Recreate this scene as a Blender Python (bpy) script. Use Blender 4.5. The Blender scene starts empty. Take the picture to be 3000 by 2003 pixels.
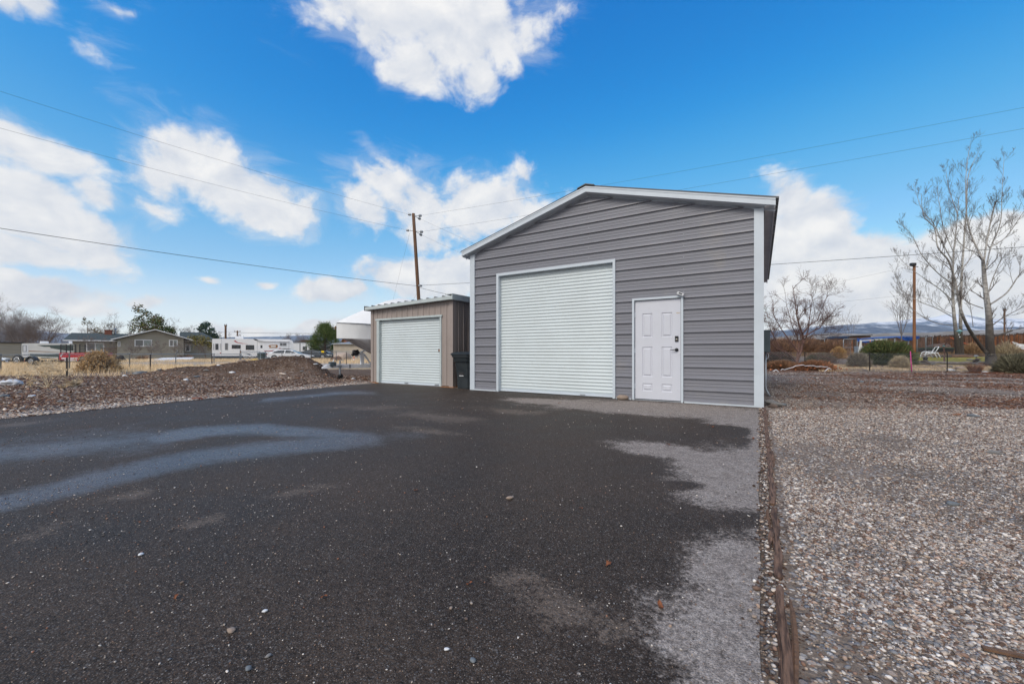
EXPO, SKY_TINT, CLOUD_L, HAZE = 0.0, (.8, .95, 1.0), 9.7, 4.5e-5
import bpy, math, random
import numpy as np
from mathutils import Vector, Matrix, noise as mnoise
random.seed(7); RNG = np.random.default_rng(11)
SC = bpy.context.scene; COL = SC.collection
PI = math.pi; R = math.radians
# ------------------------------------------------------------------ camera frame (used to work out where things stand)
FOC, CX, CY, CAMH = 1167.0, 1500.0, 1033.0, 1.0
YAW = R(31.9)
FW = np.array([-math.sin(YAW), math.cos(YAW)]); RT = np.array([math.cos(YAW), math.sin(YAW)])
def P(u, d):
    a = (u - CX) / FOC
    q = d * FW + a * d * RT
    return float(q[0]), float(q[1])
def Zv(v, d): return CAMH - d * (v - CY) / FOC
def U2X(u, Y):
    a = (u - CX) / FOC
    return Y * (FW[0] + a * RT[0]) / (FW[1] + a * RT[1])
def lat_dep(x, y): return x * RT[0] + y * RT[1], x * FW[0] + y * FW[1]
# ------------------------------------------------------------------ numpy value noise
def _hash(ix, iy, s):
    h = (ix * 374761393 + iy * 668265263 + s * 974634777) & 0xFFFFFFFF
    h = ((h ^ (h >> 13)) * 1274126177) & 0xFFFFFFFF
    return ((h ^ (h >> 16)) & 0xFFFF) / 65535.0
def vnoise(x, y, s=0):
    x = np.asarray(x, float); y = np.asarray(y, float)
    ix = np.floor(x).astype(np.int64); iy = np.floor(y).astype(np.int64)
    fx = x - ix; fy = y - iy
    fx = fx * fx * (3 - 2 * fx); fy = fy * fy * (3 - 2 * fy)
    a = _hash(ix, iy, s); b = _hash(ix + 1, iy, s); c = _hash(ix, iy + 1, s); d = _hash(ix + 1, iy + 1, s)
    return (a * (1 - fx) + b * fx) * (1 - fy) + (c * (1 - fx) + d * fx) * fy
def fbm(x, y, o=4, s=0):
    t = 0; amp = .5; n = 0
    for k in range(o):
        t = t + amp * vnoise(x, y, s + k); n += amp; amp *= .5; x = np.asarray(x) * 2.03 + 3.1; y = np.asarray(y) * 2.03 + 7.7
    return t / n
def sstep(a, b, x):
    t = np.clip((np.asarray(x, float) - a) / (b - a), 0, 1)
    return t * t * (3 - 2 * t)
# ------------------------------------------------------------------ terrain height
_RU = np.array([300, 400, 440, 500, 560, 640, 700, 740, 800, 860, 905, 935, 955, 975, 995])
_RZ = np.array([.0, .08, .2, .34, .42, .5, .6, .70, .80, .84, .76, .56, .32, .1, .0])
def H(x, y):
    x = np.asarray(x, float); y = np.asarray(y, float)
    lat, d = lat_dep(x, y)
    dd = np.maximum(d, .5); a = lat / dd
    u = CX + FOC * a
    rise = (np.interp(d, [20, 45, 70, 150, 400], [0, 1.0, 1.25, 1.6, 3.0])) * sstep(.45, .62, a)
    rid = np.interp(u, _RU, _RZ) * np.where(d < 16.2, np.exp(-((d - 16.2) / 1.75) ** 2), np.exp(-((d - 16.2) / 2.2) ** 2))
    rid = np.where(d > 1, rid, 0)
    outside = (np.clip((-10.4 - x) / .8, 0, 1) * sstep(0, 1, 1)) * (d < 17) + (d >= 17)
    rough = (fbm(x * 1.3, y * 1.3, 4, 5) - .5) * .10 * np.clip((d - 5) / 6, 0, 1) * np.where(x > .2, .35, outside)
    rough = rough + rid * (fbm(x * 2.2, y * 2.2, 4, 9) - .5) * .35
    rough = np.where((x > -10.3) & (x < .3) & (y < 18) & (y > -30), np.minimum(rough, 0) * .15, rough)
    left_dip = -.00 * d
    return rise + rid + rough + left_dip
def G(x, y): return float(H(x, y))
# ------------------------------------------------------------------ object helpers
def tag(o, label=None, cat=None, group=None, kind=None):
    if label: o['label'] = label
    if cat: o['category'] = cat
    if group: o['group'] = group
    if kind: o['kind'] = kind
    return o
def thing(name, label, cat, loc=(0, 0, 0), rz=0, group=None):
    o = bpy.data.objects.new(name, None); COL.objects.link(o); o.empty_display_size = .2
    o.location = loc; o.rotation_euler = (0, 0, rz)
    return tag(o, label, cat, group)
def link(name, me, mat=None, parent=None, loc=None, rz=None):
    o = bpy.data.objects.new(name, me); COL.objects.link(o)
    for m in (mat if isinstance(mat, (list, tuple)) else [mat]):
        if m: me.materials.append(m)
    if parent: o.parent = parent
    if loc is not None: o.location = loc
    if rz is not None: o.rotation_euler = (0, 0, rz)
    return o
def copy_tree(o, parent=None):
    c = o.copy(); COL.objects.link(c)
    if parent: c.parent = parent
    for ch in list(o.children): copy_tree(ch, c)
    return c
def np_mesh(name, V, Fc, colors=None, smooth=False):
    me = bpy.data.meshes.new(name); V = np.asarray(V, np.float32); Fc = np.asarray(Fc, np.int32)
    k = Fc.shape[1]; n = len(Fc)
    me.vertices.add(len(V)); me.vertices.foreach_set('co', V.ravel())
    me.loops.add(n * k); me.loops.foreach_set('vertex_index', Fc.ravel())
    me.polygons.add(n); me.polygons.foreach_set('loop_start', np.arange(0, n * k, k, dtype=np.int32))
    if smooth: me.polygons.foreach_set('use_smooth', np.ones(n, bool))
    if colors is not None:
        for nm, c in colors.items():
            at = me.color_attributes.new(nm, 'FLOAT_COLOR', 'POINT')
            c = np.asarray(c, np.float32)
            if c.shape[1] == 3: c = np.hstack([c, np.ones((len(c), 1), np.float32)])
            at.data.foreach_set('color', c.ravel())
    me.update(calc_edges=True); me.validate()
    return me
class MB:
    def __init__(s): s.v = []; s.f = []; s.m = []; s.mi = 0
    def add(s, vs, fs):
        b = len(s.v); s.v += [tuple(map(float, q)) for q in vs]
        for f in fs: s.f.append([b + i for i in f]); s.m.append(s.mi)
        return s
    def quad(s, a, b, c, d): return s.add([a, b, c, d], [(0, 1, 2, 3)])
    def box(s, x0, x1, y0, y1, z0, z1):
        return s.add([(x0, y0, z0), (x1, y0, z0), (x1, y1, z0), (x0, y1, z0), (x0, y0, z1), (x1, y0, z1), (x1, y1, z1), (x0, y1, z1)],
                     [(0, 3, 2, 1), (4, 5, 6, 7), (0, 1, 5, 4), (1, 2, 6, 5), (2, 3, 7, 6), (3, 0, 4, 7)])
    def bbox(s, x0, x1, y0, y1, z0, z1, b=.02):
        'box with chamfered vertical and top edges'
        bot = [(x0 + b, y0), (x1 - b, y0), (x1, y0 + b), (x1, y1 - b), (x1 - b, y1), (x0 + b, y1), (x0, y1 - b), (x0, y0 + b)]
        top = [(x0 + 2 * b, y0 + b), (x1 - 2 * b, y0 + b), (x1 - b, y0 + 2 * b), (x1 - b, y1 - 2 * b), (x1 - 2 * b, y1 - b), (x0 + 2 * b, y1 - b), (x0 + b, y1 - 2 * b), (x0 + b, y0 + 2 * b)]
        return s.loft([[(x, y, z0) for x, y in bot], [(x, y, z1 - b) for x, y in bot], [(x, y, z1) for x, y in top]])
    def obox(s, c, ax, ay, az):
        c, ax, ay, az = map(Vector, (c, ax, ay, az)); vs = []
        for k in (-1, 1):
            for i, j in ((-1, -1), (1, -1), (1, 1), (-1, 1)): vs.append(c + ax * i + ay * j + az * k)
        return s.add(vs, [(0, 3, 2, 1), (4, 5, 6, 7), (0, 1, 5, 4), (1, 2, 6, 5), (2, 3, 7, 6), (3, 0, 4, 7)])
    def bar(s, a, b, w, h=None):
        a, b = Vector(a), Vector(b); t = (b - a); L = t.length
        if L < 1e-6: return s
        t /= L; up = Vector((0, 0, 1)) if abs(t.z) < .95 else Vector((0, 1, 0))
        x = t.cross(up).normalized(); y = x.cross(t)
        return s.obox((a + b) / 2, t * L / 2, x * w / 2, y * (h or w) / 2)
    def loft(s, rings, cap=True, closed=True):
        n = len(rings[0]); b = len(s.v)
        for r in rings: s.v += [tuple(map(float, q)) for q in r]
        for i in range(len(rings) - 1):
            for j in range(n if closed else n - 1):
                k = (j + 1) % n
                s.f.append([b + i * n + j, b + i * n + k, b + (i + 1) * n + k, b + (i + 1) * n + j]); s.m.append(s.mi)
        if cap:
            s.f.append([b + j for j in reversed(range(n))]); s.m.append(s.mi)
            s.f.append([b + (len(rings) - 1) * n + j for j in range(n)]); s.m.append(s.mi)
        return s
    def tube(s, pts, rad, n=8, cap=True):
        pts = [Vector(p) for p in pts]; rings = []
        rr = rad if isinstance(rad, (list, tuple)) else [rad] * len(pts)
        px = None
        for i, p in enumerate(pts):
            t = (pts[min(i + 1, len(pts) - 1)] - pts[max(i - 1, 0)]).normalized()
            if px is None:
                up = Vector((0, 0, 1)) if abs(t.z) < .9 else Vector((0, 1, 0)); x = t.cross(up).normalized()
            else: x = (px - t * px.dot(t)).normalized()
            px = x; y = t.cross(x)
            rings.append([p + (x * math.cos(2 * PI * k / n) + y * math.sin(2 * PI * k / n)) * rr[i] for k in range(n)])
        return s.loft(rings, cap)
    def lathe(s, prof, n=16, c=(0, 0, 0), axis='z'):
        rings = []
        for r, z in prof:
            ring = []
            for k in range(n):
                a = 2 * PI * k / n; x, y = r * math.cos(a), r * math.sin(a)
                q = (x, y, z) if axis == 'z' else ((x, z, y) if axis == 'y' else (z, x, y))
                ring.append((c[0] + q[0], c[1] + q[1], c[2] + q[2]))
            rings.append(ring)
        return s.loft(rings)
    def prism(s, poly, y0, y1):
        'poly in x,z extruded along y'
        n = len(poly)
        return s.add([(x, y0, z) for x, z in poly] + [(x, y1, z) for x, z in poly],
                     [tuple(range(n)), tuple(reversed(range(n, 2 * n)))] + [(i, i + n, (i + 1) % n + n, (i + 1) % n) for i in range(n)])
    def blob(s, c, sx, sy, sz, seed=0, amp=.18, sub=2, fr=1.3):
        V, Fc = ICO[sub]; out = []
        for q in V:
            k = 1 + amp * 2 * mnoise.noise(Vector(q) * fr + Vector((seed * 3.7, seed * 1.3, seed)))
            out.append((c[0] + q[0] * sx * k, c[1] + q[1] * sy * k, c[2] + q[2] * sz * k))
        return s.add(out, Fc)
    def build(s, name, mat=None, parent=None, smooth=False, loc=None, rz=None):
        me = bpy.data.meshes.new(name); me.from_pydata(s.v, [], s.f); me.validate()
        if smooth: me.polygons.foreach_set('use_smooth', np.ones(len(me.polygons), bool))
        if any(s.m) and len(me.polygons) == len(s.m): me.polygons.foreach_set('material_index', np.array(s.m, np.int32))
        me.update()
        return link(name, me, mat, parent, loc, rz)
def _ico(sub):
    import bmesh
    bm = bmesh.new(); bmesh.ops.create_icosphere(bm, subdivisions=sub, radius=1)
    bm.verts.ensure_lookup_table()
    r = ([tuple(v.co) for v in bm.verts], [tuple(v.index for v in f.verts) for f in bm.faces]); bm.free(); return r
ICO = {1: _ico(1), 2: _ico(2), 3: _ico(3)}
# ------------------------------------------------------------------ materials
def lin(c): c = c / 255.; return c / 12.92 if c <= .04045 else ((c + .055) / 1.055) ** 2.4
def S(r, g, b, k=1.0): return (lin(r) * k, lin(g) * k, lin(b) * k)
class NT:
    def __init__(s, nt): s.nt = nt; s.n = nt.nodes; s.l = nt.links
    def node(s, t, **kw):
        n = s.n.new(t)
        for k, v in kw.items(): setattr(n, k, v)
        return n
    def put(s, sock, v):
        if hasattr(v, 'is_linked') or hasattr(v, 'links'): s.l.new(v, sock)
        elif isinstance(v, (tuple, list)) and len(v) == 3 and sock.type == 'RGBA': sock.default_value = (*v, 1)
        else: sock.default_value = v
    def math(s, op, a, b=None, c=None, clamp=False):
        n = s.node('ShaderNodeMath', operation=op); n.use_clamp = clamp
        for i, v in enumerate((a, b, c)):
            if v is not None: s.put(n.inputs[i], v)
        return n.outputs[0]
    def vmath(s, op, a, b=None, out=0, sc=None):
        n = s.node('ShaderNodeVectorMath', operation=op); s.put(n.inputs[0], a)
        if b is not None: s.put(n.inputs[1], b)
        if sc is not None: s.put(n.inputs['Scale'], sc)
        return n.outputs[out]
    def mix(s, f, a, b, blend='MIX'):
        n = s.node('ShaderNodeMix', data_type='RGBA', blend_type=blend)
        s.put(n.inputs['Factor'], f); s.put(n.inputs['A'], a); s.put(n.inputs['B'], b)
        return [o for o in n.outputs if o.type == 'RGBA'][0]
    def fmix(s, f, a, b):
        n = s.node('ShaderNodeMix', data_type='FLOAT'); s.put(n.inputs['Factor'], f); s.put(n.inputs['A'], a); s.put(n.inputs['B'], b)
        return n.outputs[0]
    def noise(s, vec, scale, detail=4, rough=.55, dist=0, out=0):
        n = s.node('ShaderNodeTexNoise'); s.put(n.inputs['Vector'], vec); n.inputs['Scale'].default_value = scale
        n.inputs['Detail'].default_value = detail; n.inputs['Roughness'].default_value = rough; n.inputs['Distortion'].default_value = dist
        return n.outputs[out]
    def voro(s, vec, scale, feature='F1', rnd=1):
        n = s.node('ShaderNodeTexVoronoi', feature=feature); s.put(n.inputs['Vector'], vec); n.inputs['Scale'].default_value = scale
        n.inputs['Randomness'].default_value = rnd
        return n
    def range(s, v, a, b, c=0, d=1, smooth=True):
        n = s.node('ShaderNodeMapRange'); n.interpolation_type = 'SMOOTHSTEP' if smooth else 'LINEAR'
        s.put(n.inputs[0], v); n.inputs[1].default_value = a; n.inputs[2].default_value = b; n.inputs[3].default_value = c; n.inputs[4].default_value = d
        return n.outputs[0]
    def ramp(s, f, stops, interp='LINEAR'):
        n = s.node('ShaderNodeValToRGB'); s.put(n.inputs[0], f); e = n.color_ramp; e.interpolation = interp
        while len(e.elements) < len(stops): e.elements.new(.5)
        for el, (p, c) in zip(e.elements, stops): el.position = p; el.color = (*c, 1)
        return n.outputs[0]
    def bump(s, h, strength=.3, dist=.02):
        n = s.node('ShaderNodeBump'); n.inputs['Strength'].default_value = strength; n.inputs['Distance'].default_value = dist
        s.put(n.inputs['Height'], h); return n.outputs[0]
    def attr(s, name): return s.node('ShaderNodeAttribute', attribute_name=name).outputs['Color']
def newmat(name):
    m = bpy.data.materials.new(name); m.use_nodes = True; t = NT(m.node_tree); b = t.n['Principled BSDF']
    return m, t, b
def coords(t, kind='Object'): return t.node('ShaderNodeTexCoord').outputs[kind]
def pm(name, c1, c2=None, scale=3., rough=.6, metal=0., bump=0., bscale=None, lo=.35, hi=.65, stretch=None, det=5, spec=None, dirt=None, dscale=1.5, dlo=.55, dhi=.75):
    m, t, b = newmat(name); v = coords(t)
    if stretch: v = t.vmath('MULTIPLY', v, stretch)
    f = t.range(t.noise(v, scale, det), lo, hi)
    col = t.mix(f, c1, c2 or tuple(x * .8 for x in c1))
    if dirt:
        g = t.range(t.noise(coords(t), dscale, 6, .65), dlo, dhi)
        col = t.mix(g, col, dirt)
    t.put(b.inputs['Base Color'], col); b.inputs['Metallic'].default_value = metal
    t.put(b.inputs['Roughness'], t.fmix(f, max(rough - .06, .02), min(rough + .06, 1)))
    if spec is not None: b.inputs['Specular IOR Level'].default_value = spec
    if bump: t.put(b.inputs['Normal'], t.bump(t.noise(v, bscale or scale * 3, 5), bump, .02))
    return m
def attr_mat(name, rough=.85, var=.25, vscale=8, spec=.3):
    m, t, b = newmat(name); v = coords(t)
    f = t.fmix(t.range(t.noise(v, vscale, 4), .3, .7), 1 - var, 1 + var)
    col = t.vmath('SCALE', t.attr('Col'), sc=f)
    t.put(b.inputs['Base Color'], col); b.inputs['Roughness'].default_value = rough; b.inputs['Specular IOR Level'].default_value = spec
    return m
M = {}
M['trim'] = pm('white_trim', (.58, .64, .70), (.545, .60, .66), 2.5, .42, dirt=(.47, .50, .52), dscale=3, dlo=.6, dhi=.85)
M['siding'] = pm('grey_siding', (.222, .224, .256), (.203, .205, .235), 1.2, .42, stretch=(.5, 1, 3), dirt=(.255, .246, .25), dscale=1.1)
M['roller'] = pm('roller_white', (.63, .695, .72), (.60, .66, .68), 1.5, .4, dirt=(.54, .585, .595), dscale=2.2, dlo=.55, dhi=.85)
M['roof_dark'] = pm('roof_charcoal', (.10, .10, .10), (.075, .076, .078), 2, .5)
M['door_white'] = pm('door_white', (.62, .635, .70), (.595, .61, .67), 2, .45, dirt=(.46, .45, .44), dscale=4.5, dlo=.62, dhi=.86)
M['black'] = pm('black_metal', (.014, .014, .016), (.02, .02, .022), 20, .4)
M['nickel'] = pm('brushed_nickel', (.5, .47, .42), (.4, .38, .34), 30, .3, metal=.9)
M['rubber'] = pm('black_rubber', (.018, .018, .02), (.026, .026, .028), 12, .8)
M['shed'] = pm('tan_siding', (.34, .285, .262), (.31, .262, .24), 1.5, .5, stretch=(3, 3, .5), dirt=(.26, .215, .195), dscale=1.3)
M['shed_trim'] = pm('shed_trim', (.50, .56, .565), (.45, .5, .51), 3, .45, dirt=(.36, .38, .37), dscale=3)
M['bin'] = pm('bin_black', (.019, .025, .030), (.026, .033, .038), 5, .45, bump=.05)
M['wood_old'] = pm('weathered_wood', (.24, .135, .085), (.065, .035, .024), 6, .85, bump=.9, stretch=(14, 1.2, 14), bscale=8)
M['pole_wood'] = pm('pole_wood', (.17, .092, .052), (.11, .06, .036), 5, .85, bump=.4, stretch=(6, 6, .5), bscale=10)
M['pole_wood2'] = pm('pole_wood_orange', (.30, .13, .055), (.23, .10, .045), 5, .85, bump=.3, stretch=(6, 6, .5), bscale=10)
M['wire'] = pm('wire_dark', (.03, .035, .04), None, 5, .6)
M['galv'] = pm('galvanised', (.36, .39, .42), (.28, .3, .33), 8, .45, metal=.5)
M['chain'] = pm('chain_link_wire', (.30, .32, .34), None, 8, .5, metal=.3)
M['tpost'] = pm('dark_post', (.028, .026, .03), (.05, .038, .034), 9, .75)
M['rust'] = pm('rust', (.16, .055, .025), (.09, .035, .02), 8, .9, bump=.3)
M['glass'] = pm('dark_glass', (.02, .025, .03), None, 2, .08, spec=.8)
M['blind'] = pm('window_blind', (.20, .20, .20), (.14, .145, .15), 4, .35, spec=.4, stretch=(1, 1, 6))
M['curtain'] = pm('window_curtain', (.30, .33, .33), (.24, .28, .27), 4, .4, spec=.4)
M['hsiding'] = pm('house_siding', (.29, .275, .235), (.26, .246, .208), 2, .8, stretch=(.4, 1, 3))
M['shingle'] = pm('green_shingle', (.070, .085, .085), (.045, .058, .06), 6, .9, bump=.3)
M['hwhite'] = pm('white_paint', (.70, .71, .73), (.62, .63, .66), 3, .6)
M['brick'] = pm('brick', (.24, .085, .055), (.17, .065, .045), 9, .9, bump=.3)
M['rv_white'] = pm('rv_white', (.83, .835, .85), (.79, .80, .82), 1.2, .35)
M['rv_cream'] = pm('rv_cream', (.78, .77, .73), (.72, .715, .68), 1.5, .4)
M['rv_green'] = pm('rv_green', (.085, .115, .105), (.07, .1, .09), 2, .4)
M['navy'] = pm('navy_panel', (.05, .075, .12), (.04, .06, .1), 3, .5)
M['red'] = pm('red_paint', (.45, .012, .022), (.37, .01, .02), 3, .35)
M['maroon'] = pm('maroon_paint', (.10, .012, .018), None, 3, .35)
M['car_white'] = pm('car_white', (.72, .745, .79), (.70, .72, .77), 2, .22)
M['car_grey'] = pm('car_grey', (.055, .065, .075), (.05, .058, .068), 2, .14, spec=.8)
M['car_blue'] = pm('car_blue', (.02, .075, .24), (.018, .065, .21), 2, .14, spec=.9)
M['alloy'] = pm('alloy_rim', (.55, .56, .58), (.4, .41, .43), 20, .3, metal=.7)
M['lamp'] = pm('lamp_lens', (.6, .64, .66), None, 10, .1, spec=.9)
M['tail'] = pm('tail_lens', (.4, .01, .01), None, 10, .2)
M['tan_metal'] = pm('tan_metal', (.56, .50, .42), (.5, .445, .37), 2, .6)
M['beige'] = pm('beige_plastic', (.48, .38, .31), (.42, .33, .27), 4, .7)
M['yellow'] = pm('yellow_plate', (.8, .55, .01), None, 4, .5)
M['orange'] = pm('orange_plastic', (.7, .16, .05), (.6, .12, .04), 4, .6)
M['gold'] = pm('old_orange', (.35, .16, .06), (.28, .12, .05), 4, .7)
M['cover_cream'] = pm('boat_cover_pale', (.86, .855, .84), (.82, .815, .80), 2.2, .75, bump=.25, bscale=5)
M['cover_grey'] = pm('boat_cover_grey', (.80, .81, .82), (.70, .71, .725), 2.2, .6, bump=.5, bscale=4, stretch=(1, 1, .35))
M['cover_dark'] = pm('boat_cover_dark', (.40, .395, .40), (.56, .56, .57), 3.5, .5, bump=.6, bscale=4, stretch=(1, 2, .5))
M['trailer'] = pm('trailer_paint', (.80, .82, .84), (.7, .72, .75), 4, .4)
M['tarp_blue'] = pm('blue_tarp', (.012, .085, .38), (.01, .06, .28), 5, .5, bump=.4)
M['pink'] = pm('pink_paint', (.62, .06, .28), None, 6, .6)
M['plastic_white'] = pm('white_plastic', (.75, .76, .78), (.66, .67, .70), 5, .45, bump=.2)
M['bagwhite'] = pm('white_sack', (.66, .68, .72), (.5, .52, .56), 6, .5, bump=.6, bscale=9)
M['dark_soil'] = pm('dark_soil', (.02, .016, .014), (.035, .028, .024), 7, .95, bump=.5)
M['grey_rock'] = pm('grey_rock', (.26, .25, .24), (.16, .155, .15), 6, .85, bump=.5, bscale=12)
M['brown_rock'] = pm('brown_rock', (.16, .11, .085), (.09, .065, .055), 6, .85, bump=.5, bscale=12)
M['tan_rock'] = pm('tan_rock', (.36, .27, .21), (.27, .21, .17), 6, .85, bump=.5, bscale=12)
M['slate'] = pm('blue_slate', (.17, .19, .205), (.12, .13, .14), 6, .8, bump=.5, bscale=12)
M['leaf'] = pm('dead_leaf', (.23, .075, .028), (.12, .045, .02), 40, .8)
M['teal'] = pm('teal_paint', (.17, .36, .38), (.14, .30, .33), 8, .6)
M['greenbox'] = pm('grey_box', (.085, .115, .13), (.07, .095, .11), 4, .5)
M['bark_grey'] = pm('bark_pale', (.36, .335, .30), (.20, .18, .16), 4, .9, bump=.5, bscale=14)
M['bark_dark'] = pm('bark_dark', (.105, .085, .072), (.05, .04, .035), 7, .95, bump=1., bscale=12, stretch=(4, 4, .7))
M['twig_brown'] = pm('twig_brown', (.19, .14, .115), (.125, .093, .077), 5, .9)
M['twig_red'] = pm('twig_red', (.165, .088, .072), (.105, .06, .05), 5, .9)
M['twig_grey'] = pm('twig_grey', (.235, .195, .18), (.155, .128, .118), 5, .9)
M['straw'] = pm('straw', (.80, .67, .49), (.70, .56, .39), 6, .85)
# ================================================================== CAMERA, SKY, SUN
cam = bpy.data.cameras.new('camera'); co = bpy.data.objects.new('camera', cam); COL.objects.link(co); SC.camera = co
cam.sensor_width = 36; cam.lens = 36 * FOC / 3000; cam.shift_y = (CY - 1001.5) / 3000; cam.clip_start = .05; cam.clip_end = 40000
co.location = (0, 0, CAMH); co.rotation_euler = (R(90), 0, YAW)
SC.view_settings.view_transform = 'Standard'; SC.view_settings.look = 'None'; SC.view_settings.gamma = 1; SC.view_settings.exposure = EXPO
SUN_EL = R(40); _sd = -.55 * RT + -.72 * FW; SUN_AZ = math.atan2(_sd[0], _sd[1])
sv = Vector((math.sin(SUN_AZ) * math.cos(SUN_EL), math.cos(SUN_AZ) * math.cos(SUN_EL), math.sin(SUN_EL)))
sl = bpy.data.lights.new('sun', 'SUN'); sl.energy = 2.0; sl.angle = R(24); sl.color = (1, .93, .84)
so = bpy.data.objects.new('sun', sl); COL.objects.link(so); so.rotation_euler = sv.to_track_quat('Z', 'Y').to_euler()
def build_sky():
    w = bpy.data.worlds.new('World'); SC.world = w; w.use_nodes = True; t = NT(w.node_tree)
    bg = t.n['Background']
    sky = t.node('ShaderNodeTexSky', sky_type='NISHITA'); sky.sun_disc = False; sky.sun_elevation = SUN_EL; sky.sun_rotation = SUN_AZ
    sky.altitude = 1300; sky.air_density = 1.0; sky.dust_density = .6; sky.ozone_density = 2.0
    d = coords(t, 'Generated')
    F3 = Vector((FW[0], FW[1], 0)); R3 = Vector((RT[0], RT[1], 0)); U3 = Vector((0, 0, 1))
    def dirv(u, v): return (F3 + R3 * ((u - CX) / FOC) + U3 * ((CY - v) / FOC)).normalized()
    # cloud banks: direction of the middle, half sizes, tilt, thickness
    B = [(1190, -20, 330, 170, 0, 1.1), (1360, 90, 200, 165, 0, 1.15), (1080, 70, 150, 90, 25, .7), (1395, 220, 60, 85, 10, .9), (1240, 190, 150, 95, 10, .75), (1540, 60, 90, 110, 20, .45),
         (590, 470, 165, 120, 30, 1.05), (720, 560, 220, 115, 30, 1.1), (850, 635, 120, 85, 25, .9), (480, 500, 110, 100, 20, .6), (460, 610, 80, 45, 20, .55),
         (60, 610, 230, 120, 18, 1.2), (240, 690, 190, 85, 30, .95), (60, 740, 260, 60, 0, 1.0), (120, 460, 210, 60, 15, .85), (20, 400, 130, 60, 20, .8), (290, 575, 90, 45, 30, .6),
         (60, 870, 270, 62, 0, 1.6), (200, 895, 130, 34, 0, 1.3), (40, 835, 130, 40, 0, 1.1), (420, 885, 60, 18, 0, .45),
         (110, 30, 110, 75, 40, .75), (20, 40, 90, 70, 0, .6), (310, 150, 90, 40, 30, .22), (330, 8, 70, 18, 10, .3),
         (1130, 525, 90, 55, 15, .6), (1240, 600, 130, 95, 30, .75), (1440, 600, 190, 110, -5, .95), (1050, 600, 90, 55, 30, .55), (1530, 510, 40, 30, 20, .4), (1120, 470, 60, 20, 25, .45), (1240, 700, 70, 60, 0, .6),
         (1270, 815, 220, 72, 0, 1.5), (1000, 850, 130, 42, 5, 1.2), (615, 818, 40, 12, 0, .5), (765, 820, 35, 11, 0, .5), (1380, 800, 120, 60, 0, .9),
         (2300, 590, 90, 80, 0, .9), (2350, 690, 180, 140, 0, 1.7), (2500, 790, 270, 105, 8, 1.7), (2880, 745, 340, 125, -18, 1.8), (2350, 850, 300, 80, 0, 1.4), (2800, 850, 420, 110, 0, 1.6), (2500, 940, 500, 62, 0, 1.2), (3050, 900, 300, 110, 0, 1.2),
         (870, 996, 330, 46, 0, 1.5), (960, 972, 130, 34, 0, 1.5), (640, 985, 110, 22, 0, .6), (60, 960, 210, 36, 0, .8), (1800, 800, 420, 120, 0, .9)]
    field = None; vert = None
    dn = t.vmath('ADD', d, t.vmath('SCALE', t.vmath('SUBTRACT', t.noise(d, 7, 3, .5, 0, 1), (.5, .5, .5)), sc=.075))
    for (u, v, ru, rv, rot, k) in B:
        c = dirv(u, v); cr, sr = math.cos(R(rot)), math.sin(R(rot))
        e1 = dirv(u + ru * cr, v + ru * sr) - c; e2 = dirv(u - rv * sr, v + rv * cr) - c
        e1 -= c * e1.dot(c); r1 = e1.length; e1.normalize(); e2 -= c * e2.dot(c); e2 -= e1 * e2.dot(e1); r2 = max(e2.length, .004); e2.normalize()
        e3 = e1.cross(e2); rm = Matrix((e1, e2, e3)).transposed()
        mp = t.node('ShaderNodeMapping', vector_type='TEXTURE'); t.put(mp.inputs[0], dn)
        mp.inputs['Location'].default_value = c; mp.inputs['Rotation'].default_value = rm.to_euler('XYZ'); mp.inputs['Scale'].default_value = (r1, r2, .5)
        ln = t.vmath('LENGTH', mp.outputs[0], out=1)
        val = t.math('MULTIPLY_ADD', ln, -k, k)
        if field is None: field = val
        else: field = t.math('SMOOTH_MAX', field, val, .12)
    field = t.math('MAXIMUM', field, -.9)
    # scattered cloud outside the view, so that the light is that of a broken sky
    out = t.range(t.vmath('DOT_PRODUCT', d, tuple(F3), out=1), .35, -.1)
    field = t.fmix(out, field, t.range(t.noise(d, 2.2, 4), .3, .6, -.25, 1.1))
    st = t.vmath('MULTIPLY', d, (1, 1, 1.35))
    n1 = t.noise(st, 9, 9, .57, .25); n2 = t.noise(t.vmath('ADD', st, (-.012, -.01, .035)), 9, 9, .57, .25)
    n3 = t.noise(st, 38, 6, .6, .2)
    nn = t.math('ADD', t.math('MULTIPLY_ADD', n1, 1.9, -.95), t.math('MULTIPLY_ADD', n3, .42, -.21))
    dens = t.range(t.math('ADD', t.math('ADD', field, nn), .05), -.08, .46)
    veil = t.math('MULTIPLY', t.range(t.math('ADD', field, t.math('MULTIPLY_ADD', t.noise(t.vmath('MULTIPLY', d, (1, 1, 2.2)), 6, 8, .68, 1.2), 2.6, -1.3)), -.25, .75), .42)
    dens = t.math('MAXIMUM', dens, veil)
    up = t.math('MULTIPLY_ADD', t.math('SUBTRACT', n1, n2), 2.6, .64, clamp=True)
    thick = t.range(t.math('ADD', field, nn), .35, 1.3)
    sh = t.math('MULTIPLY_ADD', thick, .22, t.math('MULTIPLY', up, .78), clamp=True)
    cloud = t.mix(sh, (.66, .71, .80), (1.0, .99, .975))
    gm = t.node('ShaderNodeHueSaturation'); t.put(gm.inputs['Color'], sky.outputs[0]); gm.inputs['Saturation'].default_value = 1.32; gm.inputs['Hue'].default_value = .492
    lo = t.vmath('MULTIPLY', gm.outputs[0], tuple(.1 * q for q in SKY_TINT))
    cv = t.node('ShaderNodeRGBCurve'); t.put(cv.inputs['Color'], lo)
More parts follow.
